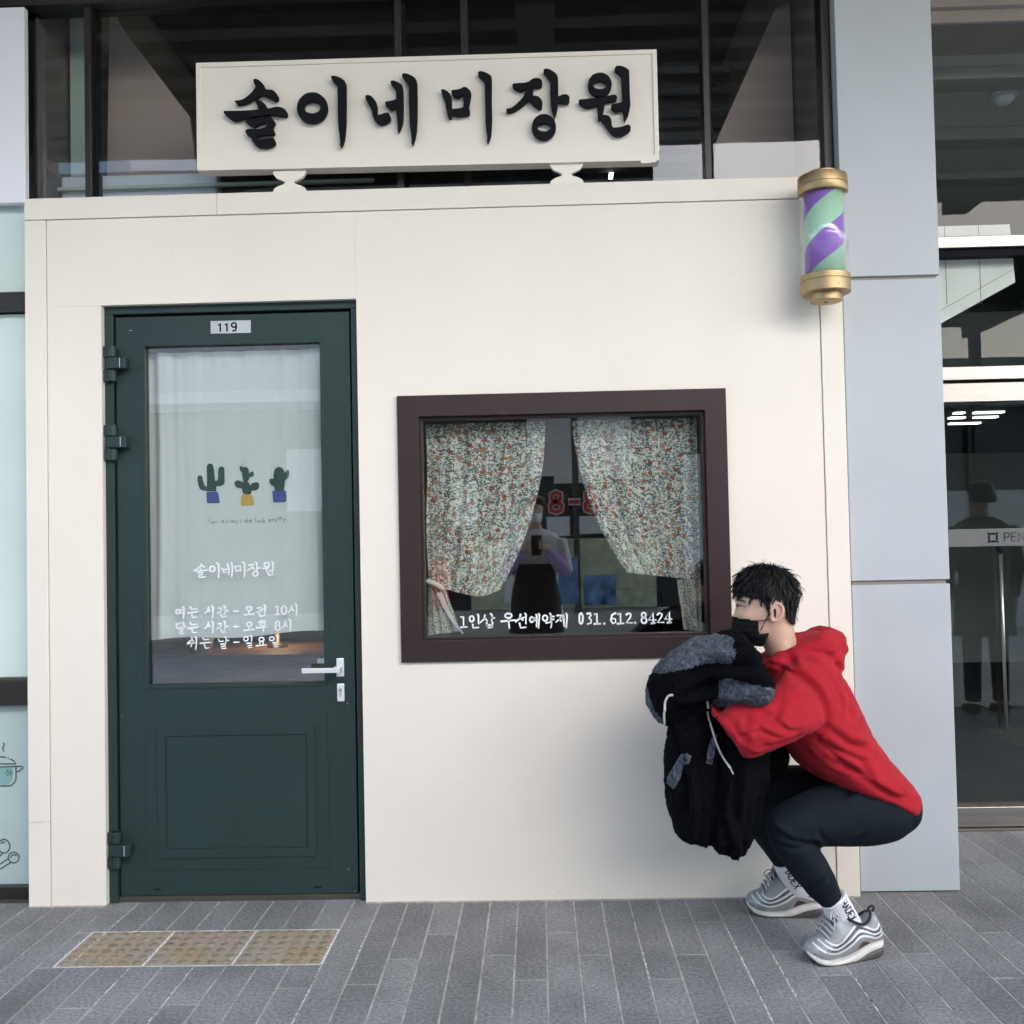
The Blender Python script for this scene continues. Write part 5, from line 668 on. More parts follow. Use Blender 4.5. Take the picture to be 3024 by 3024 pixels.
part('mortar_bed', MB().add([(X0,YN,-.0016),(XE,YN,-.0016),(XE,YF,-.0016),(X0,YF,-.0016)], [(0,1,2,3)]), 'grout', pav)
ENDS = {}
for xc, ye in ((-.526,-.669),(-.43,-.492),(-.335,-.299),(-.142,-.468),(-.041,-.649),(.053,-.293),(.15,-.476),(.342,-.654),(.442,-.481),
               (.538,-.216),(.731,-.464),(.824,-.641),(1.114,-.492),(1.403,-.334),(1.304,-.672),(1.701,.357),(-1.289,-.802),(-1.008,-.787),(-.719,-.688)):
    ENDS[int(math.floor((xc-X0)/W))] = ye
TX0, TX1, TY0, TY1 = -1.497, -.677, -.528, -.247       # bed of the tactile tiles
paver_mesh = {}
def paver(x0, x1, y0, y1):
    g = 0.0021+random.random()*.0010
    hx, hy = (x1-x0)/2-g, (y1-y0)/2-g
    if hx < .0015 or hy < .0015: return
    b = .0016
    mb = MB().add([(-hx,-hy,-.02),(hx,-hy,-.02),(hx,hy,-.02),(-hx,hy,-.02),(-hx,-hy,-b),(hx,-hy,-b),(hx,hy,-b),(-hx,hy,-b),
                   (-hx+b,-hy+b,0),(hx-b,-hy+b,0),(hx-b,hy-b,0),(-hx+b,hy-b,0)],
                  [(0,1,5,4),(1,2,6,5),(2,3,7,6),(3,0,4,7),(4,5,9,8),(5,6,10,9),(6,7,11,10),(7,4,8,11),(8,9,10,11)])
    o = obj('paver', mb, 'paver', pav)
    o.location = ((x0+x1)/2, (y0+y1)/2, random.uniform(-.0004, 0))
    o.rotation_euler = (random.uniform(-.0004, .0004), random.uniform(-.005, .005), 0)
for s in range(NS):
    x0, x1 = X0+s*W, X0+(s+1)*W
    if x1 < -2.35 or x0 > 2.75: continue
    ye = ENDS.get(s, -1.02-.07*((s*5+1) % 5))
    LN = .92 if s in ENDS else 2.1
    y = ye
    while y > YN: y -= LN
    while y < YF:
        a, b = max(y, YN), min(y+LN, YF)
        if b > a+.006:
            ov = min(x1, TX1)-max(x0, TX0)
            if ov > .004 and b > TY0 and a < TY1:
                xa, xb = x0, x1
                if x0 < TX0 < x1 or x0 < TX1 < x1:         # sliver beside the tiles
                    if x0 < TX0: paver(x0, TX0, max(a, TY0), min(b, TY1))
                    else: paver(TX1, x1, max(a, TY0), min(b, TY1))
                if a < TY0: paver(x0, x1, a, TY0)
                if b > TY1: paver(x0, x1, TY1, b)
            else: paver(x0, x1, a, b)
        y += LN
# tactile tiles: three square tiles with rows of studs, part of the pavement
tw = (TX1-TX0)/3
st_ = MB()
prof = [(.0160, -.001), (.0155, .0022), (.0130, .0048), (.008, .0056), (0.0, .0058)]
st_.lathe(prof, 14)
stud_me = st_.mesh('stud'); fixn(stud_me); stud_me.materials.append(M['stud'])
stud_me.polygons.foreach_set('use_smooth', [True]*len(stud_me.polygons))
for k in range(3):
    a, b = TX0+k*tw+.003, TX0+(k+1)*tw-.003
    t = obj('tactile_tile', box(-(b-a)/2, (b-a)/2, -.1385, .1385, -.02, .0005), 'tactile', pav, bev=.002)
    t.location = ((a+b)/2, (TY0+TY1)/2, .0005)
    for i in range(6):
        for j in range(6):
            o = bpy.data.objects.new('stud', stud_me); COL.objects.link(o); o.parent = t
            o.location = (-(b-a)/2+(i+.5)*(b-a)/6, -.1385+(j+.5)*.277/6, .0005)
            w_ = random.uniform(.82, 1.0); o.scale = (w_, w_, random.uniform(.7, 1.0))
# crumbs of white mortar round the tiles and in some joints
cr = MB()
for k in range(260):
    e = random.random()
    if e < .5: x, y = random.uniform(TX0, TX1), random.choice((TY0, TY1))+random.gauss(0, .0035)
    elif e < .85: x, y = random.choice((TX0, TX0+tw, TX0+2*tw, TX1))+random.gauss(0, .004), random.uniform(TY0, TY1)
    else:
        x, y = X0+round((random.uniform(-1.4, .9)-X0)/W)*W+random.gauss(0, .0015), random.uniform(-.95, -.02)
    r = random.uniform(.0012, .0034)
    n = 6; z = .0012
    cr.add([(x+r*random.uniform(.6,1.3)*math.cos(q*math.tau/n), y+r*random.uniform(.5,1.2)*math.sin(q*math.tau/n), z) for q in range(n)]+[(x, y, z+.0012)],
           [(q, (q+1) % n, n) for q in range(n)])
def mortar_line(a, b, w0):
    n = 26; L_, R_ = [], []
    for i in range(n+1):
        t = i/n; x = a[0]+(b[0]-a[0])*t; y = a[1]+(b[1]-a[1])*t
        d = Vector((b[1]-a[1], a[0]-b[0])).normalized()
        w1, w2 = w0*random.uniform(.5, 1.3), w0*random.uniform(.5, 1.3)
        L_.append((x+d.x*w1, y+d.y*w1, .0013)); R_.append((x-d.x*w2, y-d.y*w2, .0013))
    cr.add(L_+R_, [(i, i+1, n+2+i, n+1+i) for i in range(n)])
for y in (TY0, TY1): mortar_line((TX0, y), (TX1, y), .0032)
for x in (TX0, TX0+tw, TX0+2*tw, TX1): mortar_line((x, TY0), (x, TY1), .0034)
for xj, ya, yb, n_ in ((.005+6*W, -.30, -.92, 26), (.005+7*W, -.52, -.80, 8), (.005-7*W, -.55, -.93, 18), (.005-6*W, -.30, -.60, 10), (.005-13*W, -.56, -.80, 14), (.005-15*W, -.10, -.5, 16), (.005-11*W, -.54, -.9, 12), (.005+3*W, -.42, -.66, 9), (.005-2*W, -.01, -.06, 5), (.005+9*W, -.62, -.9, 8)):
    for q_ in range(n_):                                  # chalky bloom along some joints
        y = ya+(yb-ya)*(q_+random.random())/n_; l_ = abs(yb-ya)/n_*random.uniform(.3, 1.0); w_ = random.uniform(.0012, .0028); x = xj+random.gauss(0, .0008)
        cr.add([(x-w_, y, .0011), (x+w_*.8, y+.002, .0011), (x+w_, y+l_, .0011), (x-w_*.7, y+l_*.9, .0011)], [(0,1,2,3)])
mc = part('mortar_crumbs', cr, mat('mortar_white', (.74,.73,.70), .95, var=.1), pav); mc['kind'] = 'stuff'

# ------------------------------------------------------------------ interior rooms behind the glass
def room(name, x0, x1, y0, y1, z0, z1, mw, mf=None, mc_=None, front=False):
    mb = MB()
    mb.add([(x0,y1,z0),(x1,y1,z0),(x1,y1,z1),(x0,y1,z1)], [(0,1,2,3)])
    mb.add([(x0,y0,z0),(x0,y1,z0),(x0,y1,z1),(x0,y0,z1)], [(0,1,2,3)])
    mb.add([(x1,y0,z0),(x1,y1,z0),(x1,y1,z1),(x1,y0,z1)], [(0,1,2,3)])
    o = struct(name+'_wall', mb, mw)
    struct(name+'_ceiling', MB().add([(x0,y0,z1),(x1,y0,z1),(x1,y1,z1),(x0,y1,z1)], [(0,1,2,3)]), mc_ or mw)
    struct(name+'_floor', MB().add([(x0,y0,z0),(x1,y0,z0),(x1,y1,z0),(x0,y1,z0)], [(0,1,2,3)]), mf or mw)
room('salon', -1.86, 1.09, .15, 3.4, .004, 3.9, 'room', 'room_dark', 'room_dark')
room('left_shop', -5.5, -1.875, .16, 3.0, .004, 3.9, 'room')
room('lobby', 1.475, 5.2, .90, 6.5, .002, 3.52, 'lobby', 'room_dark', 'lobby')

# ------------------------------------------------------------------ the salon's cream front
M['scuff'] = mat('scuff_grey', (.40,.37,.34), .8, var=.1)
sf = thing('shop_front', 'cream painted shop front with a dark green door and a brown framed window', 'shop front', (-.365, .04, 0))
g = .0006
def wp(*a): return part('wall_panel', box(*a), 'cream', sf)
wp(-1.7535+g, -1.556, 0.0, .074, .003, 2.150-g)
wp(-1.7535+g, -.630-g, 0.0, .074, 2.150, 2.4655-g)
hole = [(-.430, .905), (.620, .905), (.620, 1.738), (-.430, 1.738)]
part('wall_panel', MB().prism([[(-.630, .003), (1.0225-g, .003), (1.0225-g, 2.4655-g), (-.630, 2.4655-g)], hole], 0.0, .074), 'cream', sf)
def tb(*a): return part('trim_board', box(*a), 'cream', sf, bev=.0018)
tb(-1.833, -1.7555, -.004, .12, .003, .300)
tb(-1.833, -1.7555, -.004, .12, .3008, 2.4655)
tb(-1.833, -1.130, -.004, .12, 2.4680, 2.546)
tb(-1.1290, 1.103, -.004, .12, 2.4680, 2.546)
tb(1.0245, 1.103, -.004, .12, .003, 2.4655)
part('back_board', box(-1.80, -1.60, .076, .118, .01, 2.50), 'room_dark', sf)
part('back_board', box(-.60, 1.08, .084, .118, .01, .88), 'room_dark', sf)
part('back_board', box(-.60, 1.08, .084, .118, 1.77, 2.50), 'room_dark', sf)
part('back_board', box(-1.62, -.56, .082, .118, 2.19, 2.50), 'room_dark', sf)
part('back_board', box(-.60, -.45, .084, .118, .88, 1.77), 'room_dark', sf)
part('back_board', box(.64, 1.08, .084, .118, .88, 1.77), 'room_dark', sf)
# grubby skirting bead where the front meets the paving
M['bead'] = mat('dirty_bead', (.42,.36,.31), .8, var=.25, vscale=30)
part('sealant_bead', MB().box(-.628, 1.10, -.006, .0, -.004, .004), 'bead', sf)
part('sealant_bead', MB().box(-1.832, -1.558, -.006, .0, -.004, .004), 'bead', sf)

# small scuffs on the paint
for (x, z, dx, dz, w_) in ((-1.30,2.33,.002,.012,.0018),(-.30,.42,.010,-.004,.0015),(.12,.31,.003,.002,.003),(.30,.22,.006,.003,.0015),(-.52,.12,.004,.006,.002),(-.45,.035,.004,0,.003),(.05,.03,.006,.001,.0025),(.38,.05,.003,.003,.002),(.85,1.28,.006,.002,.0015),(-1.66,.08,.004,.004,.002),(.72,2.20,.002,.008,.0014),(-.02,.55,.008,.005,.0012)):
    part('scuff', MB().ribbon([(x,z),(x+dx*.5,z+dz*.6),(x+dx,z+dz)], w_, -.0006, .6, .4), 'scuff', sf)
# door frame and leaf
fr = MB().box(-1.592, -1.5455, .076, .16, -.016, 2.133).box(-.6645, -.600, .076, .16, -.016, 2.133).box(-1.592, -.600, .076, .16, 2.1335, 2.19)
DK, DY, DZ = .9866, -.05, .0169            # the door stands in a shallow reveal: set forward and a touch smaller
dfr = part('door_frame', fr, 'green', sf, bev=.002)
dfr.scale = (DK, 1, DK); dfr.location += Vector((0, DY, DZ))
door = thing('door', '', '', (-1.105, .09, 0))
for k in ('label', 'category'): del door[k]
door.parent = sf; door.location = Vector((-1.105, .09, 0))-sf.location
DX0, DX1, DZ1 = -1.5395, -.6725, 2.1245
GX0, GX1, GZ0, GZ1 = -1.437, -.777, .762, 2.020
part('leaf', MB().prism([[(DX0,.006),(DX1,.006),(DX1,DZ1),(DX0,DZ1)], [(GX0,GZ0),(GX1,GZ0),(GX1,GZ1),(GX0,GZ1)]], .087, .137), 'green', door, bev=.0015)
part('glazing_bead', MB().prism([[(GX0-.008,GZ0-.008),(GX1+.008,GZ0-.008),(GX1+.008,GZ1+.008),(GX0-.008,GZ1+.008)], [(GX0+.006,GZ0+.006),(GX1-.006,GZ0+.006),(GX1-.006,GZ1-.006),(GX0+.006,GZ1-.006)]], .0840, .104), 'green', door, bev=.0015)
part('door_pane', box(GX0, GX1, .106, .110, GZ0, GZ1), 'glass', door)
def ring(x0, x1, z0, z1, t): return [[(x0,z0),(x1,z0),(x1,z1),(x0,z1)], [(x0+t,z0+t),(x1-t,z0+t),(x1-t,z1-t),(x0+t,z1-t)]]
part('panel_field', box(-1.445, -.775, .0845, .0868, .098, .662), 'green', door, bev=.0012)
part('panel_moulding', MB().prism(ring(-1.400, -.820, .141, .613, .031), .0795, .0844), 'green', door, bev=.0016)
part('panel_centre', box(-1.3655, -.8555, .0822, .0844, .1755, .5785), 'green', door, bev=.001)
for xs in ((-1.419, -1.394), (-.832, -.806)):
    part('drain_slot', box(xs[0], xs[1], .0862, .0872, .0265, .0315), 'black', door)
part('threshold', box(-1.552, -.610, .040, .14, -.002, .0205), 'alu_mid', sf)
def hinge(z):
    for a, b in ((z+.0445, z+.087), (z-.0445, z-.001)):
        mb = MB()
        mb.lathe([(.0155, a+.001), (.0165, a+.003), (.0165, b-.003), (.0155, b-.001)], 20, (-1.5455, .066, 0))
        mb.box(-1.574, -1.548, .056, .080, a+.001, b-.001)
        part('hinge_knuckle', mb, 'green', door, smooth=False, bev=.001)
    part('hinge_leaf', MB().box(-1.561, -1.489, .046, .0868, z+.001, z+.0425), 'green', door, bev=.003)
    part('hinge_pin', box(-1.5105, -1.5085, .0455, .05, z+.004, z+.040), 'chrome', door)
hinge(1.927); hinge(1.637); hinge(.158)
# lever handle, lock plate
hb = MB().box(-.738, -.7105, .078, .0868, .788, .855)
part('handle_plate', hb, 'chrome', door, bev=.003)
part('door_handle', MB().box(-.742, -.715, .028, .078, .808, .8265).box(-.853, -.7155, .0265, .0335, .8085, .826), 'chrome', door, bev=.0012)
part('inner_handle', MB().box(-.828, -.715, .175, .183, .826, .844).box(-.733, -.715, .137, .175, .826, .844), 'chrome', door, bev=.001)
lp = part('lock_plate', box(-.737, -.7105, .079, .0868, .698, .7625), 'chrome', door, bev=.003)
cyl = MB()
pts = [(-.7245+.0075*math.cos(a), .739+.0075*math.sin(a)) for a in [math.radians(d) for d in range(-60, 241, 15)]]+[(-.7285, .716), (-.7265, .7145), (-.7225, .7145), (-.7205, .716)]
cyl.prism([pts], .0775, .079)
part('lock_cylinder', cyl, 'plate', door, bev=.0004, seg=1)
part('keyhole', MB().prism([[(-.7255,.735),(-.7235,.735),(-.7228,.743),(-.7262,.743)]], .0770, .0776), 'black', door)
# number plate
part('number_plate', box(-1.185, -1.0365, .0835, .0868, 2.0545, 2.1015), 'plate', door, bev=.0008)
nb = MB()
nb = glyphs('119', -1.157, 2.063, .029, y=.0829, sw=.22)
part('plate_lettering', nb, 'black', door)
# vinyl lettering on the door pane
rows = {}
for s in STROKES['door']:
    zc = sum(p[1] for p in s)/len(s); xc = sum(p[0] for p in s)/len(s)
    k = 0 if zc > 1.08 else 1 if zc-.02*(xc+1.1) > .995 else 2 if zc-.02*(xc+1.1) > .945 else 3
    rows.setdefault(k, []).append(s)
def words(name, strokes, gap, w, y, m, par, *ht):
    """strokes that stand close together make one word."""
    strokes = sorted(strokes, key=lambda s: min(p[0] for p in s)); mb = None; edge = -9
    for s in strokes:
        if min(p[0] for p in s) > edge+gap:
            if mb: part(name, mb, m, par)
            mb = MB()
        mb.ribbon(s, w, y, *ht); edge = max(edge, max(p[0] for p in s))
    part(name, mb, m, par)
for k in sorted(rows): words('word', rows[k], .0125, .0047, .1045, 'white_vinyl', door, 1.25, .75)
sc = MB()
for (x, z, dx, dz) in ((-.701,.692,.002,-.006),(-.706,.095,0,-.006),(-1.49,2.075,.012,0),(-.69,.012,.01,.003),(-1.53,.655,.003,.003)):
    part('paint_chip', MB().ribbon([(x,z),(x+dx,z+dz)], .0016, .0864), 'plate', door)

door.scale = (DK, 1, DK); door.location = Vector((-1.105*DK, .09+DY, DZ))-sf.location
# window
win = part('window_frame', MB().prism(ring(-.4885, .6810, .8450, 1.7935, .0765), -.014, .050), 'brown', sf, bev=.002)
part('inner_bead', MB().prism(ring(-.4118, .6043, .9217, 1.7168, .0095), .006, .050), 'brown', win, bev=.0012)
part('window_pane', box(-.4022, .5947, .028, .032, .9313, 1.7072), 'glass', win)
words('word', STROKES['win'], .014, .0062, .0270, 'white_vinyl', win, 1.2, .8)

# ------------------------------------------------------------------ signboard
sg = thing('sign_board', 'long cream signboard with black brush lettering standing above the shop front', 'sign', (-.365, .03, 2.548))
sx0, sx1, sz0, sz1 = -1.2005, .469, 2.6255, 3.0255
part('board', MB().prism([[(sx0+.004,sz0+.008),(sx1-.004,sz0+.002),(sx1-.004,sz1-.004),(sx0+.004,sz1-.004)]], .004, .052), 'sign', sg)
part('board_frame', MB().prism([[(sx0,sz0+.006),(sx1,sz0-.006),(sx1,sz1-.002),(sx0,sz1+.002)], [(sx0+.0175,sz0+.0235),(sx1-.0165,sz0+.0165),(sx1-.0165,sz1-.0175),(sx0+.0175,sz1-.0155)]], -.002, .060), 'sign', sg, bev=.0012)
for xa in (-.868, .1365):
    pr_ = [(-.060,.086),(.060,.086),(.060,.076),(.048,.058),(.030,.049),(.018,.043),(.0165,.038),(.022,.033),(.040,.027),(.055,.018),(.060,.008),(.060,0),
           (-.060,0),(-.060,.008),(-.055,.018),(-.040,.027),(-.022,.033),(-.0165,.038),(-.018,.043),(-.030,.049),(-.048,.058),(-.060,.076)]
    part('bracket', MB().prism([[(xa+p[0], 2.5475+p[1]*.92) for p in pr_]], .012, .030), 'sign', sg, bev=.001)
for k, v in LETTERS.items():
    mb = MB()
    for loops in v: mb.prism(loops, -.020, -.0035)
    part('letter', mb, 'black', sg, bev=.0007, seg=1)
# loose tape on the lower edge
part('tape_scrap', MB().ribbon([(.405, 2.6155), (.425, 2.6145), (.455, 2.618)], .010, -.003), 'sign', sg)

# ------------------------------------------------------------------ barber pole
PX, PY = 1.0125, -.118
bp_ = thing('barber_pole', 'barber pole with brass caps and purple and mint stripes on the cream front', 'barber pole', (PX, PY, 2.07))
def lp_(name, prof, m, par=bp_, n=48): 
    o = part(name, MB().lathe(prof, n, (PX, PY, 0)), m, par, smooth=False)
    o.data.polygons.foreach_set('use_smooth', [True]*len(o.data.polygons))
    md = o.modifiers.new('e', 'EDGE_SPLIT'); md.split_angle = R(35)
    return o
tc_ = lp_('top_cap', [(.071,2.4400),(.082,2.4405),(.0835,2.443),(.0835,2.4625),(.081,2.464),(.081,2.467),(.0835,2.4685),(.0835,2.497),(.082,2.4995),(.053,2.500),(.053,2.514),(.051,2.516),(.012,2.516)], 'brass')
bc_ = lp_('bottom_cap', [(.009,2.0665),(.051,2.0665),(.053,2.069),(.053,2.094),(.081,2.0945),(.0835,2.097),(.0835,2.1315),(.081,2.133),(.081,2.136),(.0835,2.1375),(.0835,2.156),(.082,2.1575),(.071,2.158)], 'brass')
part('bolt_hole', MB().lathe([(.0085,2.0660),(.0085,2.0672)], 16, (PX, PY, 0)), 'black', bc_)
for zz_ in (2.452, 2.481): part('screw', MB().tube([(PX+.006, PY-.0855, zz_), (PX+.006, PY-.080, zz_)], .0030, 10), 'brass', tc_)
for zz_ in (2.113, 2.147): part('screw', MB().tube([(PX+.022, PY-.0832, zz_), (PX+.022, PY-.077, zz_)], .0030, 10), 'brass', bc_)
dr = MB().lathe([(.0655,-.16),(.0655,.16)], 64)
drum = obj('drum', dr, 'stripe', None, smooth=True); drum.parent = bp_; drum.location = (0, 0, 2.30-2.07)
part('clear_tube', MB().lathe([(.0785,2.150),(.0785,2.447)], 64, (PX, PY, 0)), 'glass_tube', bp_, smooth=True)
part('wall_arm', MB().box(PX-.02, PX+.02, PY+.05, -.004, 2.468, 2.492), 'brass', bp_, bev=.002)
part('wall_arm', MB().box(PX-.02, PX+.02, PY+.05, -.004, 2.105, 2.128), 'brass', bp_, bev=.002)

# ------------------------------------------------------------------ curtains
def curtain(name, label, cat, left, right, top, bottom, y, amp, nf, m, parent=None, ncol=120, nrow=60, phase=0.0, seed=0):
    """left/right: functions of t (0 top, 1 bottom) giving x; bottom: function of s giving z; folds run down the cloth."""
    vs_ = []; fs_ = []; uvs = []
    rnd = random.Random(seed); ph = [rnd.uniform(0, 6.28) for _ in range(6)]
    for j in range(nrow+1):
        for i in range(ncol+1):
            s_, t = i/ncol, j/nrow
            z = top+(bottom(s_)-top)*t
            x = left(t)+(right(t)-left(t))*s_
            f = math.sin(s_*nf*math.tau+ph[0]+.5*math.sin(t*2+ph[1]))+.5*math.sin(s_*nf*1.7*math.tau+ph[2]+t)+.3*math.sin(s_*nf*3.1*math.tau+ph[3])
            vs_.append((x, y+amp(s_, t)*f, z)); uvs.append((s_, t))
    for j in range(nrow):
        for i in range(ncol):
            a = j*(ncol+1)+i; fs_.append((a, a+1, a+ncol+2, a+ncol+1))
    me = MB().add(vs_, fs_).mesh(name)
    o = obj(name, me, m, parent, smooth=True)
    W_ = max(right(0)-left(0), .3)
    ul = me.uv_layers.new(name='UVMap')
    for l in me.loops:
        s_, t = uvs[l.vertex_index]; ul.data[l.index].uv = (s_*W_*1.25+seed*.37, t*.8+seed*.21)
    if label: tag(o, label, cat)
    return o
cur = curtain('door_curtain', 'plain white linen curtain with three printed cacti behind the green door', 'curtain',
        lambda t: -1.462+.008*math.sin(t*3), lambda t: -.784-.004*math.sin(t*4), 2.000,
        lambda s: .924+.024*s+.006*math.sin(s*9), .150, lambda s, t: .0004+.0105*min(1, abs(s-.5)*2.05)**4+.003*max(0, 1-t*12), 6, 'linen', seed=1)
cm = MB()
for k in ('body1', 'body1b', 'body2', 'body3'): pass
prints = {'cactus_print': (('body1', 'body1b', 'body2', 'body3'), (.030, .075, .058)), 'blue_pot_print': (('pot1', 'pot3'), (.075, .095, .33)), 'yellow_pot_print': (('pot2',), (.62, .42, .09))}
def flatprint(poly, me, lift):
    tri = tessellate_polygon([[Vector((p[0], p[1], 0)) for p in poly]])
    q = project(MB().add([(p[0], -3, p[1]) for p in poly], [tuple(t) for t in tri]), me, 0)
    y = min(p[1] for p in q.v)-lift
    q.v = [(p[0], y, p[2]) for p in q.v]; return q
for nm, (ks, c) in prints.items():
    for q_, k in enumerate(ks):
        mb = flatprint(CACTI[k], cur.data, .0012+.0003*q_)
        part(nm, mb, mat(nm, c, .85, var=.08, vscale=60), cur)
mb = MB()
for s in STROKES['you']: mb.ribbon(dense(s, .004), .0017, -3, 1, .9)
part('printed_line', project(mb, cur.data, .0009), 'dark_vinyl', cur)

cur.scale = (DK, 1, DK); cur.location = (0, DY, DZ)
fl = curtain('floral_curtain', 'floral cotton curtain tied back on the left side of the brown window', 'curtain',
     lambda t: -.400+.004*math.sin(t*7), lambda t: .041-.012*t-.165*t**2.1, 1.703,
     lambda s: 1.118-.052*math.sin(min(1, s*1.15)*math.pi*.5)+.05*max(0, s-.75)*2, .105, lambda s, t: .0065*(1-.35*t)*(1 if s < .97 else .4), 4.2, 'floral', seed=2)
part('tail', curtain('tail', None, None, lambda t: -.402, lambda t: -.345+.06*t, 1.125, lambda s: .930+.012*s, .098, lambda s, t: .007, 3, 'floral', ncol=40, nrow=24, seed=3).data, 'floral', fl, smooth=True)
bpy.data.objects.remove([o for o in bpy.data.objects if o.name.startswith('tail') and o.parent is None][0])
part('tie_back', MB().tube(smoothline([(-.402,.085,1.128),(-.375,.078,1.118),(-.352,.085,1.104),(-.35,.10,1.095)]), .010, 8), 'floral', fl, smooth=True)
part('tie_end', MB().add(*(lambda q: (q.v, q.f))(MB().ribbon(smoothline([(-.357,1.082),(-.335,1.03),(-.305,.975),(-.276,.938)]), .013, .082, 1.6, .5))), 'cloth_white', fl)
fr_ = curtain('floral_curtain', 'floral cotton curtain drawn aside on the right side of the brown window', 'curtain',
     lambda t: .137+.055*t+.135*t**2.4, lambda t: .594, 1.703,
     lambda s: 1.145-.035*s, .105, lambda s, t: .0065*(1-.3*t), 4, 'floral', seed=4)
part('tail', curtain('tail', None, None, lambda t: .505+.02*t, lambda t: .592, 1.115, lambda s: .934-.008*s, .098, lambda s, t: .007, 3, 'floral', ncol=40, nrow=24, seed=5).data, 'floral', fr_, smooth=True)
bpy.data.objects.remove([o for o in bpy.data.objects if o.name.startswith('tail') and o.parent is None][0])

# ------------------------------------------------------------------ upper glazing of the main building
ug = thing('upper_glazing', 'dark glazed band with bronze mullions above the cream shop front', 'glazing', (-.3, .14, 2.55))
YG = .125
for a, b in ((-1.653, -1.628), (-.488, -.463), (.648, .672), (1.084, 1.116)):
    part('mullion', MB().box(a, b, YG-.030, YG+.05, 2.40, 3.345), 'alu_dark', ug, bev=.002)
    part('mullion_gasket', MB().box(b+.001, b+.012, YG-.006, YG+.04, 2.40, 3.29), 'black', ug)
part('mullion', box(-.243, -.217, YG-.002, YG+.05, 2.40, 3.30), 'alu_dark', ug)
part('top_rail', MB().box(-5.4, 1.118, YG-.055, YG+.05, 3.300, 3.335), 'alu_dark', ug, bev=.002)
part('top_flashing', MB().box(-5.4, 1.118, YG-.075, YG+.05, 3.3365, 3.52), 'alu_mid', ug, bev=.002)
for a, b in ((-5.4, -1.653), (-1.628, -.488), (-.463, .648), (.672, 1.084)):
    part('pane', box(a+.001, b-.001, YG, YG+.004, 2.42 if a > -2 else 2.56, 3.30), 'glass_up', ug)
# boarding, slats and lamp seen through it
bd = thing('ceiling_boarding', 'brown sloping boards and dark slats behind the upper glazing', 'boarding', (-.3, .6, 2.6))
part('board', MB().prism([[(-1.72,3.60),(-1.69,3.459),(-1.654,3.401),(-1.396,3.049),(-1.364,2.783),(-1.36,2.4),(-1.75,2.4)]], .50, .52), 'brown_board', bd)
part('board', MB().prism([[(1.021,3.42),(1.08,3.44),(1.08,2.4),(.745,2.4),(.749,2.721),(.764,2.875)]], .50, .52), 'brown_board', bd)
part('side_board', box(-1.845, -1.735, .40, .44, 2.3, 3.6), 'pale_board', bd)
part('back_board', box(-1.35, .99, 1.9, 1.92, 2.3, 3.9), 'room_dark', bd)
part('reflection_strip', box(-1.84, -1.22, .30, .36, 2.50, 2.738), 'white_panel', bd, bev=.01)  # added white strip in place of a bright reflection along the pane
part('ledge_rail', box(-1.84, -.60, .27, .29, 2.672, 2.684), 'pale_board', bd)
for k in range(6):
    z = 2.86+k*.115
    part('slat', MB().prism([[(-1.30+k*.02, z),(.95, z),(.95, z+.035),(-1.30+k*.02, z+.035)]], .95+k*.03, 1.06+k*.03), mat('slat_grey_%d' % k, (.10,.11,.12), .6, var=.1), bd)
tl = tag(obj('tube_lamp', MB().tube([(.405,1.2,3.10),(.383,1.2,2.945)], .009, 10), emit('lamp_white', (1,.98,.95), 4.0)), 'small lit tube lamp behind the glass under the sign', 'lamp')
# ------------------------------------------------------------------ inside the salon
ct = thing('counter', 'warm lit wooden counter inside behind the door glass', 'counter', (-1.3, 1.5, 0))
part('top', box(-1.83, -1.02, 1.10, 1.75, .735, .765), 'wood', ct, bev=.003)
part('cabinet', box(-1.80, -1.05, 1.14, 1.72, .01, .733), 'wood', ct, bev=.003)
part('drawer_front', box(-1.78, -1.43, 1.128, 1.139, .40, .70), 'wood', ct, bev=.003)
part('drawer_front', box(-1.42, -1.07, 1.128, 1.139, .40, .70), 'wood', ct, bev=.003)
lm = thing('table_lamp', 'small warm lamp glowing on the wooden counter', 'lamp', (-1.30, 1.45, .765))
part('lamp_base', MB().lathe([(.05,.766),(.05,.778),(.012,.786),(.01,.92)], 20, (-1.30,1.45,0)), 'brass', lm, smooth=True)
part('lamp_shade', MB().lathe([(.075,.93),(.045,1.03)], 24, (-1.30,1.45,0)), emit('lamp_warm', (1,.70,.42), 2.0), lm, smooth=True)
pl = thing('pot_plant', 'dark leafy plant standing on the counter inside', 'plant', (-1.62, 1.25, .766))
part('pot', MB().lathe([(.05,.766),(.065,.86),(.06,.862)], 20, (-1.62,1.25,0)), 'marble', pl, smooth=True)
lv = MB()
for k in range(46):
    a = random.uniform(0, 6.28); e = random.uniform(.1, 1.2); l_ = random.uniform(.08, .2)
    o_ = Vector((-1.62, 1.25, .87)); d_ = Vector((math.cos(a)*math.cos(e), math.sin(a)*math.cos(e), math.sin(e)))
    s_ = d_.cross(Vector((0,0,1))).normalized()*.022
    lv.add([o_, o_+d_*l_*.5+s_, o_+d_*l_, o_+d_*l_*.5-s_], [(0,1,2,3)])
part('foliage', lv, mat('leaf_dark', (.035,.07,.03), .5, var=.2), pl)
ch = thing('salon_chair', 'dark salon chair inside the brown window at its right', 'chair', (.42, 1.3, 0))
part('seat', box(.20, .64, 1.1, 1.5, .44, .54), 'cloth_dark', ch, bev=.03)
part('backrest', box(.22, .62, 1.46, 1.54, .56, 1.02), 'cloth_dark', ch, bev=.03)
part('pedestal', MB().lathe([(.22,.005),(.22,.03),(.03,.04),(.03,.44)], 20, (.42,1.3,0)), 'chrome', ch, smooth=True)
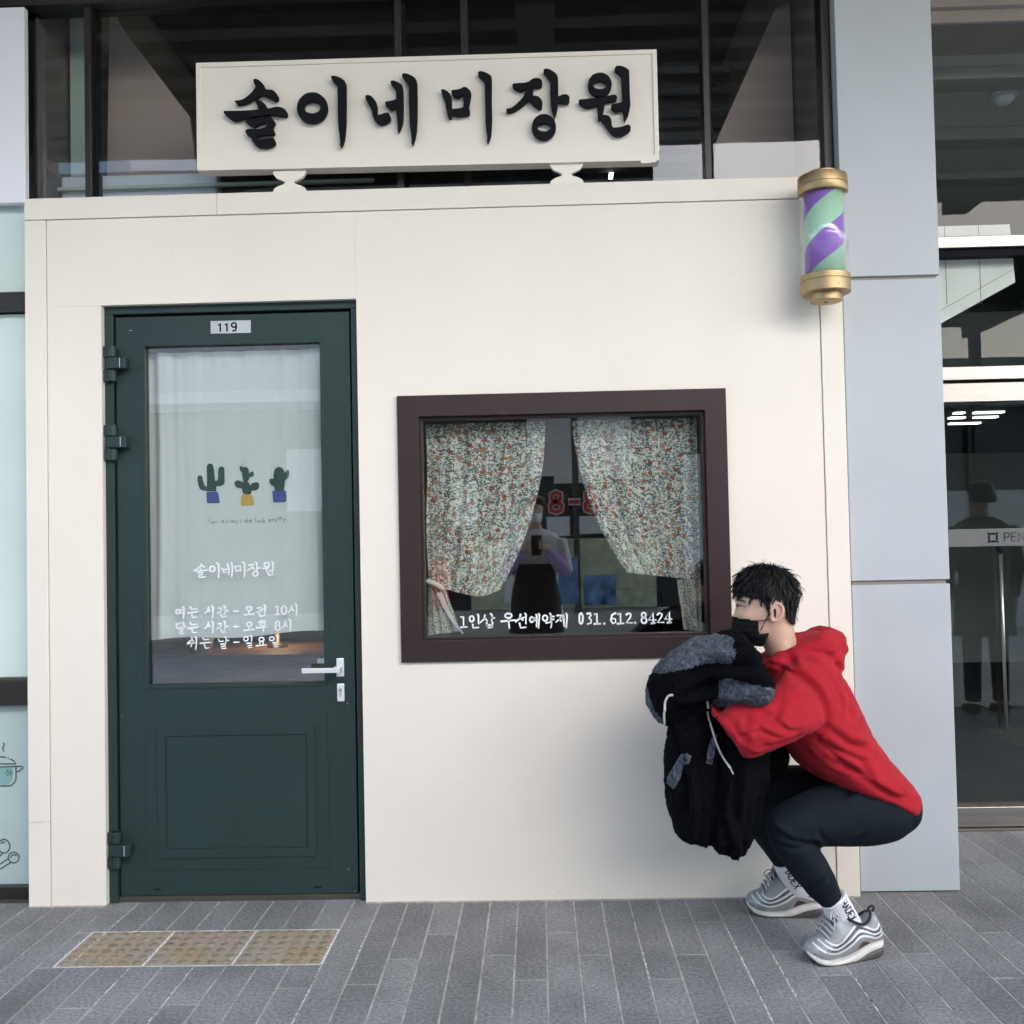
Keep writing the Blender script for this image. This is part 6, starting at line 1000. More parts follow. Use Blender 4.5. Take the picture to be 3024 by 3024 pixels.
for k in (-1, 1): part('armrest', MB().tube(smoothline([(.42+k*.24,1.15,.50),(.42+k*.25,1.15,.66),(.42+k*.25,1.3,.69),(.42+k*.24,1.48,.66)]), .018, 8), 'chrome', ch, smooth=True)

# ------------------------------------------------------------------ shop on the left
ls = thing('neighbour_window', 'frosted shop window with pot and spoon stickers left of the cream front', 'shop window', (-3, .12, 0))
part('frosted_pane', box(-5.4, -1.842, .102, .108, .806, 2.150), 'frost_hi', ls)
part('frosted_pane', box(-5.4, -1.842, .102, .108, .05, .706), 'frost', ls)
part('clear_pane', box(-5.4, -1.842, .102, .108, 2.226, 2.56), 'frost_hi', ls)
part('transom', box(-5.4, -1.836, .06, .13, .7065, .793), 'alu_dark', ls, bev=.002)
part('transom_sill', box(-5.4, -1.836, .075, .13, .7940, .8055), 'alu_mid', ls)
part('transom', box(-5.4, -1.836, .06, .13, 2.155, 2.224), 'alu_dark', ls, bev=.002)
part('base_rail', box(-5.4, -1.836, .07, .13, .010, .049), 'alu_dark', ls, bev=.002)
part('base_sill', box(-5.4, -1.836, .045, .13, -.002, .0095), 'alu_mid', ls)
mb = MB()
for s in STROKES['pot']: mb.ribbon(s, .0048, .1005, 1, 1)
part('sticker_outline', mb, 'dark_vinyl', ls)
part('sticker_fill', MB().prism([[(-2.02,.476),(-1.942,.476),(-1.942,.440),(-1.948,.424),(-1.959,.414),(-1.972,.411),(-2.02,.411)]], .1008, .1012), mat('sticker_mint', (.22,.40,.38), .5), ls)
wpn = tag(obj('white_panel', box(-3.4, -1.853, .045, .075, 2.549, 3.281), 'white_panel', bev=.003), 'plain white sign panel at the top left above the frosted window', 'sign panel')

# ------------------------------------------------------------------ grey clad pillar
pi_ = thing('pillar', 'tall blue grey clad pillar between the cream front and the glass entrance', 'pillar', (1.29, .3, 0))
part('core', box(1.122, 1.455, .050, .84, .002, 3.6), 'joint', pi_)
for z0, z1 in ((.004, 1.0845), (1.0995, 2.1795), (2.1915, 3.6)):
    part('cladding_panel', box(1.1185 if z0 < 2 else 1.1195, 1.4655, .040, .846, z0, z1), 'pillar', pi_, bev=.0025)
# ------------------------------------------------------------------ glazed entrance on the right
en = thing('glass_entrance', 'recessed glass entrance with stainless rails right of the grey pillar', 'entrance', (3.0, .86, 0))
YE = .845
part('header_rail', box(1.47, 5.0, YE-.035, YE+.05, 2.500, 2.551), 'steel', en, bev=.003)
part('header_gap', box(1.47, 5.0, YE-.01, YE+.05, 2.470, 2.4995), 'black', en)
part('head_rail', box(1.47, 5.0, YE-.035, YE+.05, 1.924, 1.982), 'steel', en, bev=.002)
part('gap_strip', box(1.47, 5.0, YE-.012, YE+.04, 1.9115, 1.9235), 'black', en)
part('door_rail', box(1.47, 2.72, YE-.030, YE+.03, 1.829, 1.911), 'steel', en, bev=.002)
part('door_rail', box(2.73, 4.0, YE-.030, YE+.03, 1.829, 1.911), 'steel', en, bev=.002)
part('bottom_rail', box(1.47, 2.72, YE-.030, YE+.03, .007, .091), 'steel', en, bev=.002)
part('bottom_rail', box(2.73, 4.0, YE-.030, YE+.03, .007, .091), 'steel', en, bev=.002)
part('rail_gasket', box(1.47, 4.0, YE-.012, YE+.014, .0915, .103), 'alu_mid', en)
part('floor_track', box(1.47, 5.0, YE-.07, YE+.09, -.004, .004), 'alu_mid', en)
part('pane', box(1.47, 5.0, YE, YE+.004, 2.551, 3.50), 'glass_transom', en)
part('pane', box(1.47, 5.0, YE, YE+.004, 1.982, 2.470), 'glass_transom', en)
part('door_pane', box(1.47, 2.72, YE, YE+.004, .103, 1.829), 'glass_door', en)
part('door_pane', box(2.73, 4.0, YE, YE+.004, .103, 1.829), 'glass_door', en)
part('lintel', MB().box(1.47, 5.0, YE-.05, YE+.30, 3.555, 3.9).box(1.47, 5.0, YE-.02, YE+.30, 3.500, 3.5545), mat('lintel_beige', (.36,.32,.29), .7, var=.06), en, bev=.003)
part('sticker_band', box(1.47, 2.72, YE-.0022, YE-.0012, 1.2035, 1.2795), mat('band_grey', (.12,.125,.125), .5, var=.04), en)
em = MB()
ex, ez, es = 1.9745, 1.2405, .0245
for (sx_, sz_) in ((1,1),(1,-1),(-1,1),(-1,-1)):
    em.add([(ex+sx_*es, YE-.003, ez+sz_*es), (ex+sx_*es*.55, YE-.003, ez+sz_*es*.85), (ex+sx_*es*.45, YE-.003, ez+sz_*es*.45), (ex+sx_*es*.85, YE-.003, ez+sz_*es*.55)], [(0,1,2,3)])
for q in range(4):
    c_, s_ = (1,0,-1,0)[q], (0,1,0,-1)[q]
    em.add([(ex+c_*es*a-s_*es*b, YE-.003, ez+s_*es*a+c_*es*b) for a, b in ((.82,-.5),(.86,0),(.82,.5),(.5,.42),(.52,0),(.5,-.42))], [(0,1,2,3,4,5)])
part('band_emblem', em, 'black', en)
part('band_lettering', glyphs('PEN', 2.023, 1.2235, .036, y=YE-.003, sw=.11), 'black', en)
part('push_pole', MB().tube([(1.992,YE-.03,.42),(1.992,YE-.03,1.197)], .007, 10), 'steel', en, smooth=True)
part('pole_cap', MB().lathe([(.006,1.17),(.018,1.188),(.018,1.2)], 14, (1.992,YE-.03,0)), 'black', en)
# lobby behind it
for k, (y0, h) in enumerate(((1.30,.06),(2.05,.07),(2.75,.05))):
    tag(obj('ceiling_beam', box(1.48, 5.1, y0, y0+.16, 3.52-h, 3.519), mat('beam_grey_%d' % k, (.36,.36,.33), .8, var=.05), bev=.004),
        ('plaster beam across the lobby ceiling nearest the glass', 'middle plaster beam across the lobby ceiling', 'plaster beam farthest inside the lobby ceiling')[k], 'beam')
sdn = thing('smoke_detector', 'white round smoke detector under the lobby ceiling at the top right', 'smoke detector', (2.45, 1.62, 3.45))
part('base', MB().lathe([(.062,3.505),(.062,3.517)], 24, (2.45,1.62,0)), 'white_panel', sdn, smooth=True)
part('housing', MB().lathe([(.022,3.462),(.034,3.466),(.040,3.478),(.05,3.482),(.056,3.503)], 24, (2.45,1.62,0)), 'white_panel', sdn, smooth=True)
cl = thing('mirror_backdrop', 'added pale stone bulkhead with a slanting lower edge behind the entrance glass', 'backdrop', (2.0, 1.0, 2.2))  # added slab standing in for a sunlit wall mirrored in the glass
def ymap(p): return p
part('slab', MB().prism([[(1.50,2.632),(2.135,2.632),(2.150,2.372),(1.795,2.185),(1.50,2.03)]], .93, .96), 'marble', cl)
for x in (1.845, 1.995): part('slab_joint', box(x, x+.0025, .9285, .9295, 2.28, 2.63), 'joint', cl)
part('slab_joint', MB().ribbon([(1.80,2.245),(2.148,2.432)], .0025, .9288), 'joint', cl)
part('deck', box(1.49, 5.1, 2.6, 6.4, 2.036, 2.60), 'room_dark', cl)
for k, (x0, x1, yy) in enumerate(((2.69,2.75,2.94),(2.815,3.00,2.94),(2.765,2.865,3.21),(2.93,3.08,3.21),(2.91,3.12,3.57))):
    tag(obj('strip_light', box(x0, x1, yy, yy+.05, 2.026, 2.0355), emit('strip_%d' % k, (1,1,1), 1.2)), 'lit white ceiling strip deep in the lobby, row %s' % ('top left', 'top right', 'second left', 'second right', 'lowest')[k], 'light', 'ceiling strips in the lobby')

# ------------------------------------------------------------------ building above and street behind the camera
soffit = struct('overhang', MB().box(-9, 9, -3.3, .08, 4.15, 4.45).box(-9, 9, .08, 6.5, 3.92, 9.0), 'soffit')
for k in range(11):
    part('soffit_slat', box(-8.9, 8.9, -3.22+k*.28, -3.10+k*.28, 4.02, 4.149), 'soffit', soffit)
for k in range(5):
    part('soffit_beam', box(-7.05+k*3.5, -6.85+k*3.5, -3.26, .05, 3.93, 4.019), 'soffit', soffit)
ob = thing('opposite_shop', 'shop front across the street seen only mirrored in the panes', 'shop', (0, -10.2, 0))
part('wall', MB().box(-16, 18, -10.6, -10.2, 3.2, 3.9).box(-16, 18, -10.6, -10.25, 0, .35), 'stone_wall', ob)
part('shop_glass', box(-16, 18, -10.30, -10.28, .35, 3.2), 'opp_dark', ob)
for k in range(17):
    x = -15.5+k*2.0
    part('frame_post', box(x, x+.08, -10.28, -10.16, .3, 3.2), 'alu_mid', ob)
def mtext(txt, x, z, h, m, sw):
    # faces the salon (seen from +y), so x runs the other way
    q = glyphs(txt, 0, 0, h, y=0, sw=sw); q.v = [(x-v[0], -10.14, z+v[2]) for v in q.v]; return part('sign_lettering', q, m, ob)
M['sign_white'] = mat('sign_white', (.75,.75,.77), .5)
mtext('78-8', 1.05, 1.66, .27, 'sign_white', .34)
mtext('78-8', 1.05, 1.66, .27, 'sign_red', .2).location.y += .01
part('poster', box(-.9, 1.6, -10.20, -10.17, .36, 1.30), 'sign_yellow', ob)
part('poster', box(.05, .55, -10.165, -10.15, .42, 1.05), 'sign_blue', ob)
part('poster', box(.62, 1.05, -10.165, -10.15, .40, .80), 'sign_blue', ob)
part('poster', box(-.45, -.05, -10.165, -10.15, .45, .95), 'paper', ob)
part('poster', box(-1.75, -1.2, -10.20, -10.17, .4, 1.05), 'sign_red', ob)
part('poster', box(-3.4, -2.2, -10.20, -10.17, 1.75, 2.6), 'paper', ob)
part('poster', box(-.1, 1.3, -10.20, -10.17, 2.15, 3.1), 'paper', ob)
part('poster', box(2.0, 3.2, -10.20, -10.17, .8, 2.4), 'paper', ob)
part('poster', box(-8.5, -5.5, -10.20, -10.17, .6, 2.6), 'paper', ob)
part('planter_wall', box(2.2, 16, -8.9, -8.5, 0, .55), 'marble', ob, bev=.02)
part('pale_backing', box(3.3, 17.8, -10.24, -10.2, .5, 1.9), 'marble', ob)  # added pale panel, brightens the reflection behind the passer-by
for (x0_, x1_, z0_, z1_) in ((-.35,.05,1.36,1.58),(.12,.45,1.34,1.60),(.55,.95,1.36,1.60),(.25,.8,2.05,2.45),(-1.1,-.8,1.5,2.1)):
    part('notice', box(x0_, x1_, -10.20, -10.165, z0_, z1_), 'paper', ob)
part('awning', box(-16, 18, -10.2, -9.4, 3.15, 3.30), 'white_panel', ob, bev=.01)
rb = thing('opposite_tower', 'plain pale tower block across the street seen only in reflection', 'building', (-8, -24, 0))
part('wall', box(-26, -2.0, -30, -22, 0, 11), 'stone_wall', rb)
pv = struct('far_pavement', box(-30, 30, -10.2, -2.2, -.004, .004), 'far_paving')  # pale paving carried close to the wall to bounce light like sunlit ground
pg = thing('pergola', 'dark slatted pergola over the pavement seen only in reflection', 'pergola', (0, -6.4, 0))
for k in range(7):
    part('slat', box(-6, 6, -8.6+k*.42, -8.48+k*.42, 4.05, 4.30), 'opp_dark', pg)
for x in (-5.9, 5.8):
    part('post', box(x, x+.12, -8.4, -8.28, 0, 4.05), 'opp_dark', pg)
    part('rail', box(x, x+.12, -8.6, -5.9, 3.9, 4.05), 'opp_dark', pg)

# ------------------------------------------------------------------ crouching person
B = BODY
pn = thing('person', 'man in a red hoodie and black mask squatting with a fleece jacket over his arms', 'person', (.88, -.42, 0))
# head and neck: one continuous skin surface, running down inside the hoodie
mb = MB().loft(B['head'], egg=.10, n=40).loft(B['neck'], n=32).loft(B['nose'], n=16)
mb.loft([(.755,.87,.88,.89,-.42,.10),(.77,.75,.92,.77,-.42,.13),(.83,.62,.98,.645,-.42,.13),(.92,.50,1.02,.53,-.42,.11)], n=24)
body = bake(mb, .0035, 10)
def face(p):                                   # sockets, cheek
    d = 0.0
    for sy in (-1, 1):
        e = Vector((.622, -.42+sy*.040, 1.050)); r = (p-e).length
        d -= .0075*math.exp(-(r/.017)**2)
        b = Vector((.618, -.42+sy*.038, 1.071)); d += .0022*math.exp(-((p-b).length/.014)**2)
        c = Vector((.632, -.42+sy*.050, 1.018)); d += .0025*math.exp(-((p-c).length/.022)**2)
    return d
displace(body, face)
bo = part('body', body, 'skin', pn, smooth=True)
# eye, brow
for nm, lines, w, m_ in (('eyebrow', B['brow'], .0078, 'brow'), ('eyelid_line', B['eyeline'][:1], .0030, 'eye'), ('eyelid_line', B['eyeline'][1:], .0012, 'brow')):
    q = MB()
    for l in lines: q.ribbon(dense(smoothline(l), .002), w, -3, .8, .6)
    part(nm, project(q, body, .0007), m_, pn)
ix, iz = B['iris'][0]
q = MB().add([(ix+.0036*math.cos(a*math.tau/12), -3, iz-.0008+.0042*math.sin(a*math.tau/12)) for a in range(12)]+[(ix,-3,iz-.0006)], [(a, (a+1) % 12, 12) for a in range(12)])
part('eye', project(q, body, .0009), 'eye', pn)
# ear
def earmesh(sy):
    q = MB(); E_ = smoothline(B['ear']+[B['ear'][0]], 3)
    yb = -.42+sy*.0765
    pts = [(x, yb+sy*(.010+.010*max(0, (x-.70)/.04)), z) for x, z in E_]
    q.tube(pts, .0052, 10)
    q.loft([(.708,1.082,.738,1.078,yb+sy*.005,.009),(.702,1.060,.746,1.060,yb+sy*.006,.011),(.702,1.035,.744,1.038,yb+sy*.006,.011),(.704,1.008,.730,1.014,yb+sy*.004,.010)], n=16)
    q.tube([(x, yb+sy*.012, z) for x, z in smoothline(B['earin'], 4)], .0034, 8)
    return bake(q, .0022, 4)
for sy in (-1, 1): part('ear', earmesh(sy), 'skin_ear', pn, smooth=True)
# mask: a shell over the lower face cut to its outline
mk = bake(MB().loft(B['mask'], egg=.10, n=40), .0035, 4)
keep_faces(mk, lambda p: inpoly(p.x, p.z, B['maskpoly']))
displace(mk, lambda p: .0006*math.sin(p.z*330)+.0015*noise.noise(p*40))
mo = part('face_mask', mk, 'maskcloth', pn, smooth=True)
sm = mo.modifiers.new('t', 'SOLIDIFY'); sm.thickness = .0016; sm.offset = 1
for sy in (-1, 1):
    for k in ('strap1', 'strap2'):
        l = dense(smoothline(B[k]), .004); q = MB()
        t = BVHTree.FromPolygons([v.co for v in body.vertices], [p.vertices for p in body.polygons])
        o_ = []
        for x, z in l:
            h = t.ray_cast(Vector((x, -.42+sy*.4, z)), Vector((0, -sy, 0)))
            y = (h[0].y if h[0] is not None else -.42+sy*.07)
            o_.append((x, y+sy*.0025, z))
        ym = max((sy*(p[1]+.42) for p in o_)); n0 = len(o_)
        if k == 'strap1': o_ = [(p[0], p[1]+(-.42+sy*(ym+.004)-p[1])*(i/(n0-1)), p[2]) for i, p in enumerate(o_)]
        else: o_ = [(p[0], o_[0][1]+(o_[-1][1]-o_[0][1])*(i/(n0-1))+sy*.007*math.sin(math.pi*min(1, i/(n0-1)+.25)), p[2]) for i, p in enumerate(o_)]
        part('mask_strap', q.tube(o_, .0013, 6), 'maskcloth', pn, smooth=True)
# hair: cap cut along the hairline plus locks
cap = bake(MB().loft(B['haircap'], egg=.04, n=40), .004, 5)
keep_faces(cap, lambda p: inpoly(p.x, p.z, B['hairmask']))
displace(cap, lambda p: .0035*noise.noise(Vector((p.x*90, p.y*90, p.z*28)))+.004*noise.noise(p*38))
hr = part('hair', cap, 'hair', pn, smooth=True)
so = hr.modifiers.new('t', 'SOLIDIFY'); so.thickness = .006; so.offset = -1
lk = MB(); rnd = random.Random(3)
cv = coords(cap); cn = normals(cap)
crown = Vector((.735, -.42, 1.165))
for i in rnd.sample(range(len(cv)), min(3000, len(cv))):
    p = Vector(cv[i]); n_ = Vector(cn[i])
    f = (p-crown); f.z -= .05; f = f-n_*f.dot(n_)
    if f.length < 1e-5: continue
    f.normalize()
    f = (f+Vector((rnd.gauss(0,.22), rnd.gauss(0,.22), rnd.gauss(0,.16)))).normalized()
    l_ = rnd.uniform(.014, .034)*(1 if p.z > 1.02 else .5)
    if p.z < 1.0: l_ *= .5
    if p.x < .70 and p.z < 1.125: l_ *= .45
    if p.x < .70 and p.z < 1.10: l_ *= .4
    s_ = f.cross(n_).normalized()*rnd.uniform(.0009, .0018)
    lift = rnd.uniform(.001, .0045) if p.z < 1.15 else rnd.uniform(.001, .007)
    a0 = p-n_*.0015; a1 = p+f*l_*.55+n_*lift; a2 = p+f*l_+n_*lift*rnd.uniform(.2, 1.1)
    lk.add([a0-s_, a0+s_, a1+s_*.8, a1-s_*.8, a2], [(0,1,2,3), (3,2,4)])
for i in rnd.sample(range(len(cv)), min(520, len(cv))):      # thicker clumps
    p = Vector(cv[i]); n_ = Vector(cn[i])
    if p.z < 1.06: continue
    f = (p-crown); f.z -= .06; f = f-n_*f.dot(n_)
    if f.length < 1e-5: continue
    f = (f.normalized()+Vector((rnd.gauss(0,.16), rnd.gauss(0,.16), rnd.gauss(0,.10)))).normalized()
    l_ = rnd.uniform(.025, .05)*(.5 if p.x < .70 and p.z < 1.12 else 1)
    s_ = f.cross(n_).normalized()*rnd.uniform(.0022, .0042); lift = rnd.uniform(.002, .006)
    a0 = p-n_*.002; a1 = p+f*l_*.5+n_*lift; a2 = p+f*l_*.85+n_*lift*.7; a3 = p+f*l_+n_*lift*.1
    r_ = n_*.0016
    lk.add([a0-s_, a0+s_, a1+s_, a1-s_, a1+r_, a2+s_*.6, a2-s_*.6, a3], [(0,1,4),(0,4,3),(1,2,4),(3,4,6),(4,2,5),(4,5,6),(6,5,7)])
# loose tufts at crown and back
for (x, z, dx, dz, k) in ((.705,1.188,.012,.010,10), (.735,1.18,.018,.006,8), (.795,1.128,.022,-.008,12), (.79,1.11,.020,-.016,12), (.77,1.15,.016,-.006,8)):
    for q in range(k):
        a0 = Vector((x+rnd.gauss(0,.006), -.42+rnd.gauss(0,.02), z-.010+rnd.gauss(0,.004)))
        a2 = a0+Vector((dx*rnd.uniform(.5,1.3), rnd.gauss(0,.006), dz*rnd.uniform(.4,1.3)+.008))
        s_ = Vector((.0008, 0, .0010)); a1 = a0.lerp(a2, .6)+Vector((0,0,.002))
        lk.add([a0-s_, a0+s_, a1+s_*.8, a1-s_*.8, a2], [(0,1,2,3), (3,2,4)])
lo = part('hair_locks', lk, 'hair', hr); lo['kind'] = 'stuff'

# hoodie
hd = MB().loft(B['torso'], n=40, p=2.1).loft(B['sleeve'], n=28).loft(B['sleeve_far'], n=28)
# lowered hood: a thick roll of cloth round the neck, heaviest at the back
rg = []
C0 = Vector((.797, -.42, .874)); ax = Vector((-.112, 0, -.040)); ay = Vector((0, .096, 0))
K = 40
for k in range(K+1):
    a = math.tau*k/K
    c_, s_ = math.cos(a), math.sin(a)            # c_=1 front, -1 back
    p = C0+ax*c_+ay*s_+Vector((0,0,.026*abs(s_)+.003*max(0, -c_)))
    rg.append((p, .030+.022*(1-c_)/2+.004*math.sin(a*5)+.003*math.sin(a*11)))
hd.tube([q[0] for q in rg], [q[1] for q in rg], 16)
hd.loft([(.775,.925,.82,.86,-.42,.07),(.800,.950,.835,.865,-.42,.088),(.840,.964,.86,.860,-.42,.10),(.880,.960,.885,.850,-.42,.108),(.912,.938,.905,.840,-.42,.106),(.934,.900,.920,.838,-.42,.085),(.938,.872,.930,.848,-.42,.04)], n=28)
hood = bake(hd, .0050, 6)
crease(hood, B['creases'], .011, .009, -.44)
crease(hood, B['fine'], .0062, .0048, -.44)
def wr(p):
    v = .0035*noise.noise(Vector((p.x*16+p.z*7, p.y*9, p.z*13)))+.0020*noise.noise(Vector((p.x*30+p.z*34, p.y*20, p.z*40-p.x*18)))
    if p.z > .80 and p.x > .80: v += .0028*math.sin((p.z*1.3-p.x*.6)*105)*max(0, min(1, (p.x-.80)*9))*max(0, min(1, (p.z-.80)*12))
    return v
displace(hood, wr)
ho = part('hoodie', hood, 'red', pn, smooth=True)
seam = MB().ribbon(dense(smoothline(B['creases'][0]), .006), .0016, -3, 1, 1)
part('shoulder_seam', project(seam, hood, .0006), mat('seam_red', (.30,.012,.02), .9), ho)
# hem band
hb_ = MB().loft([(x0,z0,x1,z1,y,h) for x0,z0,x1,z1,y,h in ((.905,.452,1.062,.402,-.42,.188),(.918,.440,1.066,.386,-.42,.190))], n=36)
# leggings
lg = MB().loft(B['thigh'], n=30).loft(B['shank'], n=28).loft(B['thigh_far'], n=26).loft(B['shank_far'], n=24).loft(B['pelvis'], n=28)
legs = bake(lg, .006, 6)
crease(legs, B['pcreases'], .008, .007, -.44)
displace(legs, lambda p: .0018*noise.noise(Vector((p.x*20, p.y*10, p.z*26))))
part('leggings', legs, 'navy', pn, smooth=True)
# socks with lettering
for sx, tx, hw in ((B['sock'], B['hadex_near'], .0042), (B['sock_far'], B['hadex_far'], .0040)):
    sk = bake(MB().loft(sx, n=26), .004, 4)
    displace(sk, lambda p: .0010*math.sin(math.atan2(p.y+.53, p.x-.9)*40))
    so_ = part('sock', sk, 'sock', pn, smooth=True)
    q = MB()
    for s in tx: q.ribbon(dense(s, .003), .0038, -3, 1, 1)
    part('sock_lettering', project(q, sk, .0012), 'cloth_dark', so_)
    t0, t1 = sx[0], sx[0]
    part('sock_cuff', bake(MB().loft([(t0[0]-.003,t0[1],t0[2]+.003,t0[3],t0[4],t0[5]+.003),(t0[0]+.004,t0[1]-.011,t0[2]+.007,t0[3]-.011,t0[4],t0[5]+.003)], n=26), .004, 2), 'sock', so_, smooth=True)

# shoes: written along their own axis (toe at s = 0, heel at s = .25) then set down and turned
U = .000265
def sp(s, y): return (s*U*1.05, (1400-(s)*.1-y)*U)      # traced side view -> length, height
def shoe_parts():
    st = np.array([  # s, half width, upper top, midsole top, midsole bottom, sole bottom
        (0, .012, .052, .040, .034, .028), (30, .026, .062, .033, .024, .018), (80, .036, .070, .024, .012, .008), (140, .043, .077, .017, .006, .002), (220, .047, .094, .013, .0045, 0),
        (290, .047, .122, .012, .004, 0), (340, .045, .143, .0125, .004, 0), (420, .042, .136, .015, .004, 0), (520, .040, .116, .025, .005, 0), (600, .038, .104, .037, .012, 0),
        (690, .036, .110, .044, .023, 0), (760, .035, .135, .047, .028, .001), (820, .033, .128, .049, .031, .003), (870, .027, .100, .050, .033, .008), (905, .012, .070, .050, .036, .016)])
    def shell(zb, zt, wk, n=22, round_=2.2, inset=0.0):
        mb = MB(); rows = []
        S_ = np.linspace(0, 905, 44)
        for s in S_:
            hw = np.interp(s, st[:, 0], st[:, 1])*wk-inset; b = np.interp(s, st[:, 0], zb); t = np.interp(s, st[:, 0], zt)
            rows.append((s*U*1.05, hw, b, t))
        vs_ = []; fs_ = []
        for (x, hw, b, t) in rows:
            for k in range(n):
                a = math.tau*k/n; c_, s_ = math.cos(a), math.sin(a)
                c_ = math.copysign(abs(c_)**(2/round_), c_); s_ = math.copysign(abs(s_)**(2/round_), s_)
                taper = 1-(.40 if x < .085 else .40-.28*min(1, (x-.085)/.05))*max(0, s_) if round_ < 2.6 else 1
                vs_.append((x, hw*c_*taper, (b+t)/2+(t-b)/2*s_))
        m_ = len(rows)
        for i in range(m_-1):
            for k in range(n): fs_.append((i*n+k, i*n+(k+1) % n, (i+1)*n+(k+1) % n, (i+1)*n+k))
        fs_.append(tuple(range(n))[::-1]); fs_.append(tuple((m_-1)*n+k for k in range(n)))
        return mb.add(vs_, fs_)
    up = shell(st[:, 3]-.012, st[:, 2], 1.0)
    me_up = up.mesh('upper'); fixn(me_up)
    mid = shell(st[:, 4]-.003, st[:, 3]+.003, 1.07, round_=4)
    outs = shell(st[:, 5], st[:, 4]+.001, 1.03, round_=5)
    lines = []
    for l in B['stripes']:
        lines.append([sp(*p) for p in smoothline(l, 5)])
    return me_up, mid, outs, lines
def both_sides(mb_fn, me, lift):
    q = MB()
    t = BVHTree.FromPolygons([v.co for v in me.vertices], [p.vertices for p in me.polygons])
    for sy in (-1, 1):
        m0 = mb_fn(); vs_ = []; ok = []
        for p in m0.v:
            h = t.ray_cast(Vector((p[0], sy*.5, p[2])), Vector((0, -sy, 0)))
            ok.append(h[0] is not None); vs_.append((h[0].x, h[0].y+sy*lift, h[0].z) if h[0] is not None else p)
        q.add(vs_, [f for f in m0.f if all(ok[i] for i in f)])
    return q
def shoe(loc, rz):
    up, mid, outs, lines = shoe_parts()
    sh = obj('shoe', up, 'shoe', None, smooth=True)
    sh.parent = pn; sh.location = Vector(loc)-pn.location; sh.rotation_euler = (0, 0, rz)
    def ch_(name, mb, m, **k):
        o = obj(name, mb, m, None, **k); o.parent = sh; return o
    ch_('midsole', mid, 'midsole', smooth=True)
    ch_('outsole', outs, 'outsole', smooth=True)
    for i, l in enumerate(lines):
        ch_('stripe', both_sides(lambda: MB().ribbon(l, .0066-.0004*i, 0, .8, 1), up, .0010), 'shoe_line')
    for i in range(2):
        l = [((a[0]+b[0])/2, (a[1]+b[1])/2) for a, b in zip(lines[i], lines[i+1])]
        ch_('mesh_strip', both_sides(lambda: MB().ribbon(l[8:-2], .0060, 0, 1, 1), up, .0006), 'shoe_mesh')
    pp = [sp(a-830, b) for a, b in ((1365,1245),(1400,1170),(1430,1118),(1490,1120),(1540,1142),(1480,1165),(1420,1215))]
    cx = sum(p[0] for p in pp)/7; cz = sum(p[1] for p in pp)/7
    ch_('mesh_patch', both_sides(lambda: MB().add([(p[0],0,p[1]) for p in pp]+[(cx,0,cz)], [(i, (i+1) % 7, 7) for i in range(7)]), up, .0012), 'mesh_red')
    # laces, tongue, pull tab
    tg = MB().loft([(.078,.112,.092,.106,0,.026),(.086,.142,.104,.136,0,.027),(.090,.160,.112,.150,0,.024),(.094,.166,.110,.160,0,.014)], n=18)
    ch_('tongue', tg, 'shoe_mesh', smooth=True)
    for k in range(5):
        x = .056+k*.0085; z = .086+k*.0125
        ch_('lace', MB().tube(smoothline([(x+.004,-.036,z-.010),(x-.003,-.018,z+.003),(x-.005,0,z+.007),(x-.003,.018,z+.003),(x+.004,.036,z-.010)]), .0026, 6), 'lace', smooth=True)
    ch_('lace_bow', MB().tube(smoothline([(.088,-.004,.142),(.072,-.030,.152),(.060,-.044,.140),(.070,-.030,.134),(.086,-.006,.140)]), .0021, 6).tube(smoothline([(.088,-.004,.142),(.080,-.034,.128),(.070,-.046,.104)]), .002, 6), 'lace', smooth=True)
    ch_('pull_tab', MB().tube(smoothline([(.205,0,.128),(.216,0,.144),(.226,0,.146),(.230,0,.138),(.224,0,.130),(.214,0,.128)]), .0034, 8), 'cloth_dark', smooth=True)
    ch_('collar_lining', MB().tube(smoothline([(.118,-.024,.132),(.150,-.030,.114),(.180,-.029,.106),(.205,-.020,.122),(.214,0,.132),(.205,.020,.122),(.180,.029,.106),(.150,.030,.114),(.118,.024,.132)]), .0042, 8), 'cloth_dark', smooth=True)
    ch_('toe_cap', both_sides(lambda: MB().add([(0.002,0,.052),(.010,0,.048),(.016,0,.036),(.012,0,.030),(0.002,0,.034)], [(0,1,2,3,4)]), up, .0012), 'outsole')
    return sh
shoe((.768, -.555, 0.0), R(14))
shoe((.682, -.125, 0.0), R(-12))

# ------------------------------------------------------------------ fleece jacket over his arms
jk = thing('fleece_jacket', 'black and grey fleece jacket hanging over the forearms of the squatting man', 'jacket', (.55, -.48, .35))
jm = MB().loft(B['jbody'], n=32).loft(B['jsleeve'], n=28).loft(B['jback'], n=20).loft(B['jhood'], n=36)
jme = bake(jm, .0055, 4)
jz = B['jz']; jp = B['jpocket']
def zone(p):
    if p.y > -.40: return 0
    for i, z in enumerate(jz):
        if inpoly(p.x, p.z, z): return 1
    return 0
FOLD = [[(.43,.86),(.50,.90),(.58,.905),(.66,.90)], [(.42,.80),(.52,.845),(.62,.85)], [(.40,.76),(.50,.78),(.60,.79)], [(.70,.90),(.74,.86),(.79,.835)], [(.64,.885),(.72,.845),(.77,.80)],
        [(.46,.60),(.47,.45),(.455,.33)], [(.53,.55),(.52,.45),(.545,.36),(.53,.28)], [(.60,.52),(.585,.40),(.575,.27)], [(.66,.50),(.655,.40),(.645,.28)], [(.62,.30),(.66,.28),(.70,.29)], [(.43,.55),(.425,.42)]]
